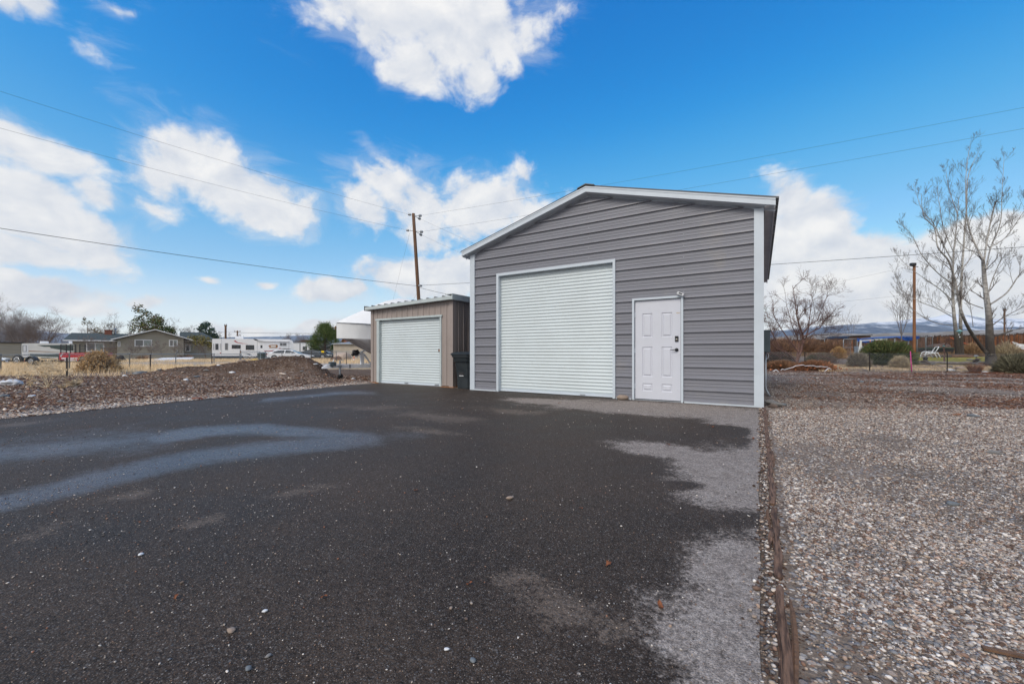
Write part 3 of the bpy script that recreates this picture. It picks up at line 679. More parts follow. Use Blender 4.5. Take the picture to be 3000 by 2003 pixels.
# personnel door with six panels
def panel_door():
    y = GY0 + .005; W = DX1 - DX0
    d = MB(); xs = [(DX0 + .17 * W, DX0 + .395 * W), (DX0 + .59 * W, DX0 + .815 * W)]; zr = [(.20, .36), (.50, 1.12), (1.32, 1.82)]
    xe = sorted([DX0 + .012, DX1 - .012] + [v for p in xs for v in p]); ze = sorted([.035, DZ - .012] + [v for p in zr for v in p])
    for i in range(len(xe) - 1):
        for j in range(len(ze) - 1):
            x0, x1, z0, z1 = xe[i], xe[i + 1], ze[j], ze[j + 1]
            if (x0, x1) in xs and (z0, z1) in zr:
                def ring(k, o): return [(x0 + k, y + o, z0 + k), (x1 - k, y + o, z0 + k), (x1 - k, y + o, z1 - k), (x0 + k, y + o, z1 - k)]
                d.loft([ring(0, 0), ring(.012, .016), ring(.024, .016), ring(.046, -.001)], cap=False)
                r = ring(.046, -.001); d.quad(*r)
            else: d.quad((x0, y, z0), (x1, y, z0), (x1, y, z1), (x0, y, z1))
    d.add([(DX0 + .012, y, .035), (DX1 - .012, y, .035), (DX1 - .012, y + .04, .035), (DX0 + .012, y + .04, .035)], [(0, 1, 2, 3)])
    dr = d.build('door', M['door_white'], gar)
    f = MB(); w = .042
    f.box(DX0 - w, DX0, GY0 - .044, GY0 + .06, 0, DZ + w); f.box(DX1, DX1 + w, GY0 - .044, GY0 + .06, 0, DZ + w); f.box(DX0, DX1, GY0 - .044, GY0 + .06, DZ, DZ + w)
    f.build('door_frame', M['trim'], gar)
    g = MB(); g.box(DX0, DX1, GY0 + .03, GY0 + .055, 0, DZ); g.build('door_rebate', M['black'], gar)
    g = MB(); g.box(DX0, DX1, GY0 - .03, GY0 + .028, .0, .022); g.build('door_sill', M['galv'], gar)
    hx = DX1 - .085
    k = MB(); k.lathe([(.034, 0), (.034, .012), (.026, .02), (.0, .02)], 16, (hx, y - .02, 1.06), 'y')
    k.tube([(hx, y - .022, 1.06), (hx, y - .05, 1.06), (hx - .03, y - .056, 1.062), (hx - .075, y - .054, 1.055), (hx - .115, y - .05, 1.058)], [.014, .013, .010, .008, .005], 8)
    k.build('door_handle', M['black'], dr, True)
    k = MB(); k.bbox(hx - .033, hx + .033, y - .022, y, 1.225, 1.335, .008); k.build('deadbolt_plate', M['black'], dr)
    k = MB(); k.lathe([(.0, -.032), (.022, -.03), (.026, -.02), (.026, 0)], 14, (hx, y - .0, 1.262), 'y'); k.build('deadbolt', M['nickel'], dr, True)
    for hz in (.3, 1.05, 1.8):
        k = MB(); k.tube([(DX0 + .01, y - .008, hz - .05), (DX0 + .01, y - .008, hz + .05)], .008, 8); k.build('hinge', M['trim'], dr)
    k = MB(); k.blob((DX1 - .06, y + .001, 1.80), .05, .004, .012, 3, .4, 2); k.build('rust_stain', pm('rust_stain', (.5, .40, .27), (.6, .52, .42), 30, .7), dr)
panel_door()
# screws of the cladding
mb = MB()
for sxp in (GX0 + 1.7, GX0 + 3.35, GX1 - 1.35):
    for k in range(int((PEAK - .1) / PITCH)):
        z = .03 + k * PITCH + .13; e = gable_ext(z + .1)
        if e[0] < sxp < e[1] and not (RDX0 - .1 < sxp < RDX1 + .1 and z < RDZ + .1) and not (DX0 - .08 < sxp < DX1 + .08 and z < DZ + .1):
            mb.lathe([(.006, 0), (.006, -.005), (.0, -.006)], 6, (sxp, GY0 - .001, z), 'y')
o = mb.build('cladding_screws', M['trim'], gar); o['kind'] = 'stuff'
# security light
c = thing('security_camera', 'small white solar camera with black lens fixed above the door corner', 'camera', (DX1 - .0, GY0 - .05, DZ + .055), R(0))
mb = MB(); mb.obox((0, -.035, .012), (.058, 0, -.027), (.0, .032, .0), (.012, 0, .023)); mb.build('housing', M['hwhite'], c)
mb = MB(); mb.obox((.003, -.068, .014), (.03, 0, -.015), (0, .003, 0), (.006, 0, .010)); mb.build('lens', M['glass'], c)
mb = MB(); mb.box(-.02, .02, -.006, .022, -.02, .03); mb.build('bracket', M['hwhite'], c)
# electric box on the right wall
eb = thing('electric_box', 'grey electric box with conduit on the right garage wall', 'electric box', (GX1, 11.0, 0))
mb = MB(); mb.bbox(.0, .14, -.2, .2, 1.02, 1.5, .008); mb.build('cabinet', M['greenbox'], eb)
mb = MB(); mb.bbox(-.004, .155, -.21, .21, 1.49, 1.52, .004); mb.build('cabinet_hood', M['greenbox'], eb)
mb = MB(); mb.tube([(.05, 0, 1.02), (.05, 0, .22), (.06, 0, .15), (.1, -.02, .06), (.14, -.04, -.02)], .022, 10); mb.build('conduit', M['galv'], eb, True)
mb = MB(); mb.tube([(.075, .1, 1.02), (.11, .1, .96), (.1, .08, .88), (.06, .02, .84)], .009, 8); mb.build('cable', M['hwhite'], eb, True)
# ================================================================== SHED
SX0, SX1, SY0, SY1 = -10.95, -7.46, 8.78, 12.0
SH0, SH1 = 2.40, 2.50
sh = thing('shed', 'small tan ribbed metal shed with low roof beside the grey garage', 'shed', (0, 0, 0))
SDX0, SDX1, SDZ = U2X(1112, SY0), U2X(1290, SY0), 2.05
def vert_siding(mb, s0, s1, to3, top, openings=()):
    pr = []; k = 0; prof = [(0, 0), (.014, .02), (.046, .02), (.06, 0), (.13, 0), (.134, .004), (.15, .004), (.154, 0)]
    while s0 + k * .23 < s1:
        for dz, dy in prof:
            if s0 + k * .23 + dz < s1: pr.append((s0 + k * .23 + dz, dy))
        k += 1
    pr.append((s1, 0)); allp = []
    for (a, da), (b, db) in zip(pr[:-1], pr[1:]):
        cuts = sorted([a, b] + [e for o in openings for e in o[:2] if a < e < b])
        for p, q in zip(cuts[:-1], cuts[1:]):
            fp = da + (db - da) * (p - a) / (b - a); fq = da + (db - da) * (q - a) / (b - a); mid = (p + q) / 2
            z0 = .04
            for o in openings:
                if o[0] <= mid <= o[1]: z0 = o[2]
            mb.quad(to3(p, z0, fp), to3(q, z0, fq), to3(q, top(q), fq), to3(p, top(p), fp))
topx = lambda x: SH0 + (SH1 - SH0) * (x - SX0) / (SX1 - SX0)
mb = MB(); vert_siding(mb, SX0, SX1, lambda s, z, o: (s, SY0 - o, z), topx, [(SDX0 - .02, SDX1 + .02, SDZ)]); mb.build('front_wall', M['shed'], sh)
mb = MB(); vert_siding(mb, SY0, SY1, lambda s, z, o: (SX1 + o, s, z), lambda s: SH1); mb.build('side_wall', M['shed'], sh)
mb = MB(); vert_siding(mb, SY0, SY1, lambda s, z, o: (SX0 - o, s, z), lambda s: SH0); mb.build('side_wall', M['shed'], sh)
mb = MB(); vert_siding(mb, SX0, SX1, lambda s, z, o: (s, SY1 + o, z), topx); mb.build('rear_wall', M['shed'], sh)
mb = MB(); mb.box(SX1 - .12, SX1 + .024, SY0 - .026, SY0 + .13, .02, SH1 - .002); mb.build('corner_trim', M['shed'], sh)
mb = MB(); mb.box(SX0 - .024, SX0 + .08, SY0 - .026, SY0 + .08, .02, SH0 - .002); mb.build('corner_trim', M['shed'], sh)
sd = roller('roll_up_door', SDX0, SDX1, SDZ, SY0 + .07, sh, M['roller'])
mb = MB(); mb.box(SDX0 - .11, SDX0, SY0 - .03, SY0 + .09, .02, SDZ + .0); mb.box(SDX1, SDX1 + .06, SY0 - .03, SY0 + .09, .02, SDZ); mb.box(SDX0 - .16, SDX1 + .09, SY0 - .045, SY0 + .09, SDZ, SDZ + .055)
mb.build('roll_up_door_frame', M['shed_trim'], sh)
k = MB(); k.box(SDX1 - .12, SDX1 - .03, SY0 + .035, SY0 + .06, 1.02, 1.12); k.build('latch_plate', M['galv'], sd)
k = MB(); k.box(SDX1 - .085, SDX1 - .045, SY0 + .018, SY0 + .036, 1.035, 1.105); k.build('latch', M['gold'], sd)
for hx in (.45, .93):
    k = MB(); k.box(SDX0 + (SDX1 - SDX0) * hx - .07, SDX0 + (SDX1 - SDX0) * hx + .07, SY0 + .035, SY0 + .055, .03, .07); k.build('lift_handle', M['galv'], sd)
# shed roof: ribs run front to back, their dark ends show above the fascia
pr = []; mb = MB(); k = 0; x = SX0 - .13
while x + k * .3048 < SX1 + .1:
    for dx, dz in ((0, 0), (.018, .032), (.05, .032), (.068, 0)): pr.append((x + k * .3048 + dx, dz))
    k += 1
pr.append((SX1 + .14, 0))
rz = lambda xx: topx(xx) + .105
for (xa, da), (xb, db) in zip(pr[:-1], pr[1:]):
    mb.quad((xa, SY0 - .17, rz(xa) + da), (xb, SY0 - .17, rz(xb) + db), (xb, SY1 + .15, rz(xb) + db + .0), (xa, SY1 + .15, rz(xa) + da + .0))
    if da + db > 0: mb.quad((xa, SY0 - .165, rz(xa)), (xb, SY0 - .165, rz(xb)), (xb, SY0 - .165, rz(xb) + db), (xa, SY0 - .165, rz(xa) + da))
mb.build('roof', M['roof_dark'], sh)
mb = MB(); mb.add([(SX0 - .13, SY0 - .18, rz(SX0 - .13) - .10), (SX1 + .12, SY0 - .18, rz(SX1 + .12) - .10), (SX1 + .12, SY0 - .18, rz(SX1 + .12) - .002), (SX0 - .13, SY0 - .18, rz(SX0 - .13) - .002),
                  (SX0 - .13, SY0 - .02, rz(SX0 - .13) - .10), (SX1 + .12, SY0 - .02, rz(SX1 + .12) - .10), (SX1 + .12, SY0 - .15, rz(SX1 + .12) - .002), (SX0 - .13, SY0 - .15, rz(SX0 - .13) - .002)],
                 [(0, 1, 2, 3), (0, 4, 5, 1), (3, 2, 6, 7)]); mb.build('front_fascia', M['shed_trim'], sh)
mb = MB(); mb.box(SX1 + .12, SX1 + .145, SY0 - .19, SY1 + .12, rz(SX1) - .11, rz(SX1) + .055); mb.box(SX1 - .12, SX1 + .12, SY0 - .19, SY1 + .12, rz(SX1) + .04, rz(SX1) + .055); mb.box(SX1 + .02, SX1 + .12, SY0 - .17, SY1 + .12, rz(SX1) - .11, rz(SX1) - .09); mb.build('eave_trim', M['shed_trim'], sh)
mb = MB(); mb.box(SX0 - .155, SX0 - .13, SY0 - .19, SY1 + .12, rz(SX0) - .12, rz(SX0) + .03); mb.build('eave_cap', M['black'], sh)
for q in ((SX0 - .05, SDX0 - .02, SY0 - .06, SY0 + .1, -.02, .032), (SDX1 + .03, SX1 + .06, SY0 - .04, SY0 + .1, -.02, .022), (SX1 - .04, SX1 + .05, SY0 + .1, SY1, -.02, .035)):
    mb = MB(); mb.box(*q); mb.build('timber_skid', M['gold'], sh)
# ================================================================== WHEELIE BIN
bn = thing('trash_bin', 'black wheeled trash bin standing between shed and grey garage', 'trash bin', (-6.965, 8.84, .012))
mb = MB()
def rr(w, d, z, cy=0, c=.05):
    x, y = w / 2, d / 2; return [(-x + c, cy - y, z), (x - c, cy - y, z), (x, cy - y + c, z), (x, cy + y - c, z), (x - c, cy + y, z), (-x + c, cy + y, z), (-x, cy + y - c, z), (-x, cy - y + c, z)]
mb.loft([rr(.44, .46, 0), rr(.46, .48, .3), rr(.50, .56, .72, -.02), rr(.50, .56, .721, -.02), rr(.53, .60, .74, -.03), rr(.55, .63, .86, -.04), rr(.60, .69, .87, -.04), rr(.60, .69, .92, -.04)])
mb.build('body', M['bin'], bn)
mb = MB(); mb.loft([rr(.64, .74, .92, -.04), rr(.65, .75, .955, -.04), rr(.60, .68, .985, -.04), rr(.44, .5, 1.015, -.03), rr(.2, .25, 1.02, -.03)]); mb.build('lid', M['bin'], bn)
mb = MB(); mb.box(-.10, .06, -.262, -.235, .36, .52); mb.build('grip_recess', M['rubber'], bn)
mb = MB(); mb.box(-.085, .065, -.272, -.262, .345, .362); mb.build('front_bar', M['hwhite'], bn)
for sx in (-.27, .27):
    mb = MB(); mb.lathe([(0, -.03), (.11, -.03), (.125, -.015), (.125, .015), (.11, .03), (0, .03)], 16, (sx, .27, .125), 'x'); mb.build('wheel', M['rubber'], bn, True)
mb = MB(); mb.tube([(-.28, .36, .9), (-.28, .42, .9), (.28, .42, .9), (.28, .36, .9)], .014, 8); mb.build('handle', M['bin'], bn)
mb = MB(); mb.obox((-6.69, 9.0, .32), (.045, 0, 0), (0, .012, 0), (.0, .03, .33)); tag(mb.build('plank', M['gold']), 'orange brown board leaning beside the black trash bin', 'plank')
# ================================================================== STONES AND LITTER NEAR THE GARAGE
def rock(name, label, x, y, sx, sy, sz, mat, seed=0, rz=0, z=None, cat='stone', group=None, amp=.2, lift=.55):
    mb = MB(); mb.blob((0, 0, 0), sx, sy, sz, seed, amp, 2)
    o = mb.build(name, mat, None, True); o.location = (x, y, (G(x, y) if z is None else z) + sz * lift); o.rotation_euler = (0, 0, rz)
    return tag(o, label, cat, group)
rock('rock', 'tan rough rock lying against the garage wall left of the white door', -2.48, 8.43, .14, .08, .06, M['tan_rock'], 3, .2, .01)
for i, (x, y, sx, sy, sz, mt, lb, z) in enumerate([(.24, 8.68, .13, .1, .055, 'brown_rock', 'rounded brown stone at the foot of the white corner post, nearest the timbers', .0), (.30, 8.86, .17, .1, .05, 'grey_rock', 'long blue grey flat stone behind the rounded brown one at the garage corner', .03),
        (.20, 9.0, .16, .12, .05, 'grey_rock', 'grey slab stone topmost of the pile by the garage corner', .06), (.20, 9.25, .14, .13, .05, 'tan_rock', 'tan flat stone at the back of the pile by the garage corner', .03), (.42, 9.12, .1, .07, .04, 'slate', 'small dark stone at the right end of the pile by the garage corner', .0)]):
    rock('rock', lb, x - .04, y, sx * .62, sy * .7, sz * .8, M[mt], i + 5, .4 * i - .6, z * .8, 'stone', 'stones piled at the garage corner')
def gp(u, v):
    d = FOC * CAMH / (v - CY); return P(u, d)
LEAFS = [(1218, 1441, 'curled brown leaf alone on the dark asphalt left of centre'), (1783, 1660, 'largest crumpled russet leaf on the asphalt, a pale pebble beside it'), (1703, 1494, 'thin brown leaf on the dark asphalt under the roll-up door middle'), (1375, 1717, 'orange leaf scrap at the lower middle of the asphalt'),
         (1935, 1783, 'long dark twig fragment on the pale dry asphalt edge'), (2088, 1252, 'orange leaf near the dry strip below the door'), (2207, 1287, 'small red brown leaf close to the timber edging'), (1958, 1305, 'ochre leaf on the asphalt halfway to the door'), (950, 1756, 'orange bark flake on the asphalt right of the front left corner'), (515, 1757, 'small orange bark scrap at the left foreground of the asphalt')]
for i, (u, v, lb) in enumerate(LEAFS):
    x, y = gp(u, v); d = lat_dep(x, y)[1]; k = .008 + .0035 * d; k *= 1.5 if i in (1, 4) else 1
    mb = MB(); n = 7; top = []; bot = []
    for j in range(n):
        s = j / (n - 1) * 2 - 1; w = (1 - s * s) ** .7 * .42 * (1 + .3 * math.sin(j * 2.3 + i)) + .03; zz = .25 * math.sin(s * 2.6 + i) + .32
        top.append((s * k, w * k, (zz + .18 * math.cos(j * 1.9)) * k)); bot.append((s * k, -w * k, (zz - .1 + .2 * math.sin(j * 1.4)) * k))
    mid = [((a[0] + b[0]) / 2, 0, (a[2] + b[2]) / 2 - .16 * k) for a, b in zip(top, bot)]
    mb.loft([top, mid, bot], cap=False, closed=False)
    mb.loft([[(p[0], p[1], p[2] - .02 * k) for p in r] for r in (top, mid, bot)], cap=False, closed=False)
    o = mb.build('leaf', M['leaf']); o.location = (x, y, .012); o.rotation_euler = (0, 0, i * 1.3); tag(o, lb, 'leaf', 'leaves and bark flakes lying on the asphalt')
ST = [(677, 1856, .021, 'tan_rock', 'largest pale stone on the foreground asphalt with an orange chip behind'), (1494, 1464, .035, 'tan_rock', 'flat pale chip on the asphalt in front of the roll-up door'), (413, 1630, .018, 'hwhite', 'white pebble left of centre on the open asphalt'), (1385, 1944, .016, 'slate', 'blue grey pebble at the bottom middle of the asphalt'),
      (776, 1797, .013, 'hwhite', 'oblong whitish pebble right of the largest pale stone'), (1321, 1788, .012, 'tan_rock', 'cream pebble near the bottom, left of a dark stone'), (1366, 1820, .012, 'brown_rock', 'dark stone beside another near the bottom middle'), (2210, 1813, .016, 'tan_rock', 'pale stone on the dry asphalt close to the timbers'), (786, 1930, .014, 'grey_rock', 'round grey pebble low on the asphalt right of the large pale stone'), (728, 1968, .016, 'slate', 'angular slate chip at the lower left foreground'), (1309, 1910, .012, 'hwhite', 'small white pebble left of the blue grey pebble')]
for i, (u, v, s, mt, lb) in enumerate(ST):
    x, y = gp(u, v); s *= .62; rock('pebble', lb, x, y, s * 1.2, s * .85, s * .5, M[mt], i, i, .01, 'pebble', 'pebbles lying on the asphalt')
# ================================================================== ROTTEN TIMBERS ALONG THE ASPHALT EDGE
TB = [(8.45, 4.95, .07, .071, .042, .026, 'longest straight dark timber, running up to the garage corner'), (4.88, 3.1, .075, .073, .040, .028, 'split grey brown timber in the middle of the asphalt edging'), (3.04, 2.1, .076, .073, .034, .026, 'cracked pale brown timber second from the camera'), (2.03, .55, .071, .073, .029, .022, 'rotten dark timber nearest the camera with a long splinter')]
for i, (ya, yb, xa, xb, w, h, lb) in enumerate(TB):
    o = thing('edging_timber', lb, 'timber', (0, 0, 0), 0, 'old timbers edging the asphalt')
    mb = MB(); n = 48; rings = []
    for j in range(n):
        s = j / (n - 1); y = ya + (yb - ya) * s; x = xa + (xb - xa) * s + .004 * math.sin(j * .35 + i)
        ring = []
        for k in range(10):
            a = 2 * PI * k / 10; nz = mnoise.noise(Vector((k * .9, y * 3.5, i * 5.))) ; cr = -.35 if (k in (2, 3) and mnoise.noise(Vector((y * 1.2, i, 3))) > -.15) else 0
            q = 1 + .16 * nz + cr
            if j in (0, n - 1): q *= .6
            sq = lambda c_: math.copysign(abs(c_) ** .55, c_); ring.append((x + sq(math.cos(a)) * w / 2 * min(1.12, q), y + .01 * nz, h * .45 + max(-h * .5, sq(math.sin(a)) * h * .55 * q)))
        rings.append(ring)
    mb.loft(rings); mb.build('beam', M['wood_old'], o)
    for k in range(3 if i else 2):
        s0 = random.uniform(.05, .5); s1 = min(1, s0 + random.uniform(.2, .45)); sd_ = random.choice((-1, 1, 1))
        f = lambda s: (xa + (xb - xa) * s + sd_ * (w * .5 + .008 + .012 * math.sin(s * 9 + k)), ya + (yb - ya) * s, h * .5 + .012 * math.sin(s * 14))
        mb = MB(); mb.tube([f(s0 + (s1 - s0) * q / 6) for q in range(7)], [.004, .009, .010, .011, .009, .007, .003], 5); mb.build('splinter', M['wood_old'] if k else M['pole_wood'], o)
# ================================================================== PLANTS: generators
class TW:
    'collects tapered twig segments and turns them into one mesh'
    def __init__(s): s.a = []; s.tips = []
    def add(s, p, q, r0, r1): s.a.append((p[0], p[1], p[2], q[0], q[1], q[2], r0, r1))
    def poly(s, pts, r0, r1):
        n = len(pts) - 1
        for i in range(n): s.add(pts[i], pts[i + 1], r0 + (r1 - r0) * i / n, r0 + (r1 - r0) * (i + 1) / n)
    def build(s, name, mat, parent=None, k=3):
        A = np.array(s.a); p, q = A[:, :3], A[:, 3:6]; t = q - p; L = np.linalg.norm(t, axis=1, keepdims=True); t = t / np.maximum(L, 1e-6)
        up = np.where(np.abs(t[:, 2:3]) < .9, np.array([[0, 0, 1.]]), np.array([[1., 0, 0]]))
        x = np.cross(t, up); x /= np.linalg.norm(x, axis=1, keepdims=True); y = np.cross(t, x); V = []
        for base, r in ((p, A[:, 6:7]), (q, A[:, 7:8])):
            for j in range(k): V.append(base + (x * math.cos(2 * PI * j / k) + y * math.sin(2 * PI * j / k)) * r)
        n = len(A); V = np.stack(V, 1).reshape(-1, 3); b = np.arange(n)[:, None] * 2 * k
        F = np.concatenate([b + np.array([[j, (j + 1) % k, k + (j + 1) % k, k + j]]) for j in range(k)], 0)
        return link(name, np_mesh(name, V, F, None, k > 3), mat, parent)
def rv(): return Vector((random.gauss(0, 1), random.gauss(0, 1), random.gauss(0, 1)))
def grow(tw, p, d, L, r, lev, K):
    n = K.get('seg', 5) if lev > 0 else 3
    pts = [Vector(p)]; d = Vector(d).normalized()
    for i in range(n):
        d = (d + rv() * K['wob'] + Vector((0, 0, K['up'] * (1 if lev < K['lev'] else .3)))).normalized()
        pts.append(pts[-1] + d * L / n)
    tw.poly(pts, r, max(r * K.get('taper', .35), K['rmin']))
    if lev == 0: tw.tips.append(pts[-1]); return
    nk = K['kids'][K['lev'] - lev]
    for c in range(nk):
        s = random.uniform(.25 if lev < K['lev'] else K.get('first', .35), 1.0); i = min(int(s * n), n - 1); q = pts[i].lerp(pts[i + 1], s * n - i)
        t = (pts[i + 1] - pts[i]).normalized(); o = rv(); o = (o - t * o.dot(t)).normalized()
        a = R(random.uniform(*K['ang'])); dd = t * math.cos(a) + o * math.sin(a)
        grow(tw, q, dd, L * random.uniform(*K['len']) * (1.15 - .5 * s), max(r * .55 * (1.1 - .5 * s), K['rmin']), lev - 1, K)
def quads(pts, size, colors, aspect=1., jit=0., outward=None, seed=1):
    rg = np.random.default_rng(seed); Pn = np.asarray(pts, float); n = len(Pn); Pn = Pn + rg.normal(0, 1, (n, 3)) * jit
    a = rg.normal(0, 1, (n, 3)) if outward is None else outward + rg.normal(0, .35, (n, 3))
    a /= np.linalg.norm(a, axis=1, keepdims=True); b = np.cross(a, rg.normal(0, 1, (n, 3))); b /= np.maximum(np.linalg.norm(b, axis=1, keepdims=True), 1e-6)
    s = size * rg.uniform(.6, 1.4, (n, 1)); A = a * s * aspect; Bv = b * s
    V = np.stack([Pn - A * .5 - Bv * .3, Pn - A * .5 + Bv * .3, Pn + A * .5 + Bv * .5, Pn + A * .5 - Bv * .5], 1).reshape(-1, 3)
    if outward is not None: V = np.stack([Pn - Bv * .5, Pn + Bv * .5, Pn + A + Bv * .12, Pn + A - Bv * .12], 1).reshape(-1, 3)
    F = np.arange(n * 4).reshape(-1, 4); c = np.array(colors)[rg.integers(0, len(colors), n)] * rg.uniform(.7, 1.25, (n, 1))
    return V, F, np.repeat(c, 4, 0)
M['foliage'] = attr_mat('foliage', .8, .2, 3)
M['grassmat'] = attr_mat('grass_blades', .85, .2, 2)
def leaf_obj(name, pts, size, colors, parent, mat=None, kind=None, **kw):
    V, F, c = quads(pts, size, colors, **kw); o = link(name, np_mesh(name, V, F, {'Col': c}), mat or M['foliage'], parent)
    if kind: o['kind'] = kind
    return o
def bare_tree(label, u, d, vtop, wpx, mat, seed, name='bare_tree', cat='tree', group=None, kids=(9, 7, 6), ang=(25, 60), up=.10, stems=1, leaves=None, first=.3, vbase=None, trunk=.045, rmin=.006, wob=.16, lean=0):
    random.seed(seed); x, y = P(u, d); z = G(x, y) if vbase is None else Zv(vbase, d)
    h = Zv(vtop, d) - z; w = wpx * d / FOC
    o = thing(name, label, cat, (x, y, z), YAW, group); tr = TW(); tw = TW()
    K = dict(wob=wob, up=up, lev=2, kids=kids[1:], rmin=rmin, ang=ang, len=(.45, .75), seg=5)
    for s in range(stems):
        dirv = Vector((random.uniform(-1, 1) * (.5 if stems > 1 else .08) * w / h + lean, random.uniform(-.3, .3), 1)).normalized(); n = 7; p = Vector((random.uniform(-.1, .1) * (stems > 1), 0, -.05)); pts = [p]; dd = dirv
        th = h * (random.uniform(.7, .95) if s else .96)
        for i in range(n): dd = (dd + rv() * .07).normalized(); pts.append(pts[-1] + dd * th / n)
        r = h * trunk * (1 if stems == 1 else .5); tr.poly(pts, r, r * .12)
        for c in range(kids[0]):
            sft = random.uniform(first, .98); i = min(int(sft * n), n - 1); q = pts[i].lerp(pts[i + 1], sft * n - i)
            a = random.uniform(0, 2 * PI); el = R(random.uniform(5, 60)); dv = Vector((math.cos(a) * math.cos(el), math.sin(a) * math.cos(el) * .8, math.sin(el)))
            grow(tw, q, dv, min(w * .5, h * .5) * (1.15 - .6 * sft) * random.uniform(.7, 1.15), r * .45 * (1.2 - sft), 2, K)
    tr.build('trunk', mat, o, 6); tw.build('branches', mat, o, 3)
    if leaves:
        pts = np.array([tuple(t) for t in tw.tips for _ in range(leaves[0])]); leaf_obj('crown', pts, leaves[1], leaves[2], o, jit=leaves[1] * 1.1, seed=seed)
    return o
def tuft(name, label, cat, u, v, h, w, n, cols, seed, group=None, d=None, size=.012, spread=.8, lean=.0):
    'a clump of thin blades or stems fanning out from one root'
    rg = np.random.default_rng(seed); d = d or FOC * CAMH / (v - CY); x, y = P(u, d); o = thing(name, label, cat, (x, y, G(x, y) - .02), 0, group)
    a = rg.uniform(0, 2 * PI, n); s = rg.uniform(0, 1, n) ** .5 * spread; L = h * rg.uniform(.5, 1.1, n); r0 = rg.uniform(0, .25, n) * w
    B = np.stack([np.cos(a) * r0, np.sin(a) * r0, np.zeros(n)], 1); D = np.stack([np.cos(a) * s, np.sin(a) * s, np.ones(n)], 1); D /= np.linalg.norm(D, axis=1, keepdims=True)
    T1 = B + D * L[:, None] * .55; D2 = D + np.stack([np.cos(a) * s, np.sin(a) * s, -.2 * np.ones(n)], 1) * .6; D2 /= np.linalg.norm(D2, axis=1, keepdims=True); T2 = T1 + D2 * L[:, None] * .45
    sd = np.stack([-np.sin(a + 1), np.cos(a + 1), np.zeros(n)], 1) * size
    V = np.stack([B - sd, B + sd, T1 + sd * .7, T1 - sd * .7, T2], 1).reshape(-1, 3); k = np.arange(n)[:, None] * 5
    F = np.concatenate([k + np.array([[0, 1, 2]]), k + np.array([[0, 2, 3]]), k + np.array([[3, 2, 4]])])
    c = np.array(cols)[rg.integers(0, len(cols), n)] * rg.uniform(.75, 1.2, (n, 1))
    link('stems', np_mesh('stems', V, F, {'Col': np.repeat(c, 5, 0)}), M['grassmat'], o)
    return o, T2
class WF:
    'a wall seen in the photograph: turns pixels on it into local x and z'
    def __init__(s, u0, d0, phi=0): s.u0, s.d0, s.p = u0, d0, R(phi); s.a0 = (u0 - CX) / FOC; s.xy = P(u0, d0); s.zb = G(*s.xy)
    def x(s, u): a = (u - CX) / FOC; return (a - s.a0) * s.d0 / (math.cos(s.p) - a * math.sin(s.p))
    def z(s, u, v): return Zv(v, s.d0 + s.x(u) * math.sin(s.p)) - s.zb
    def thing(s, name, label, cat, group=None): return thing(name, label, cat, (s.xy[0], s.xy[1], s.zb), YAW + s.p, group)
def slab(mb, W, pts, y0, y1): return mb.prism([(W.x(u), W.z(u, v)) for u, v in pts], y0, y1)
def window(W, par, u0, u1, v0, v1, y=-.03, pane='blind', frame='hwhite', fw=.09, split=None, pane2=None):
    x0, x1, z0, z1 = W.x(u0), W.x(u1), W.z(u0, v1), W.z(u0, v0)
    mb = MB(); mb.box(x0, x1, y, .05, z1 - fw, z1); mb.box(x0, x1, y, .05, z0, z0 + fw); mb.box(x0, x0 + fw, y, .05, z0 + fw, z1 - fw); mb.box(x1 - fw, x1, y, .05, z0 + fw, z1 - fw)
    if split: xm = x0 + (x1 - x0) * split; mb.box(xm - fw * .4, xm + fw * .4, y, .05, z0 + fw, z1 - fw)
    f = mb.build('window', M[frame], par)
    xm = x0 + (x1 - x0) * (split or 1)
    mb = MB(); mb.box(x0 + fw, (xm - fw * .4) if split else x1 - fw, y + .015, y + .03, z0 + fw, z1 - fw); mb.build('pane', M[pane], f)
    if split: mb = MB(); mb.box(xm + fw * .4, x1 - fw, y + .015, y + .03, z0 + fw, z1 - fw); mb.build('pane', M[pane2 or pane], f)
    return f
def wheel(par, x, z, r, y=0., rim='alloy', w=.2, rr=.66):
    mb = MB(); mb.lathe([(r * .55, 0), (r * .93, 0), (r, w * .2), (r, w * .8), (r * .93, w), (r * .55, w)], 20, (x, y, z), 'y'); t = mb.build('wheel', M['rubber'], par, True)
    mb = MB(); mb.lathe([(0, -.012), (r * .2, -.012), (r * .3, .01), (r * rr * .9, -.006), (r * rr, .0), (r * rr, .03), (0, .03)], 20, (x, y, z), 'y')
    for k in range(5):
        a = 2 * PI * k / 5 + .3; mb.obox((x + math.cos(a) * r * .38, y - .014, z + math.sin(a) * r * .38), (math.cos(a) * r * .26, 0, math.sin(a) * r * .26), (0, .006, 0), (-math.sin(a) * r * .07, 0, math.cos(a) * r * .07))
    mb.build('rim', M[rim], t, True); return t
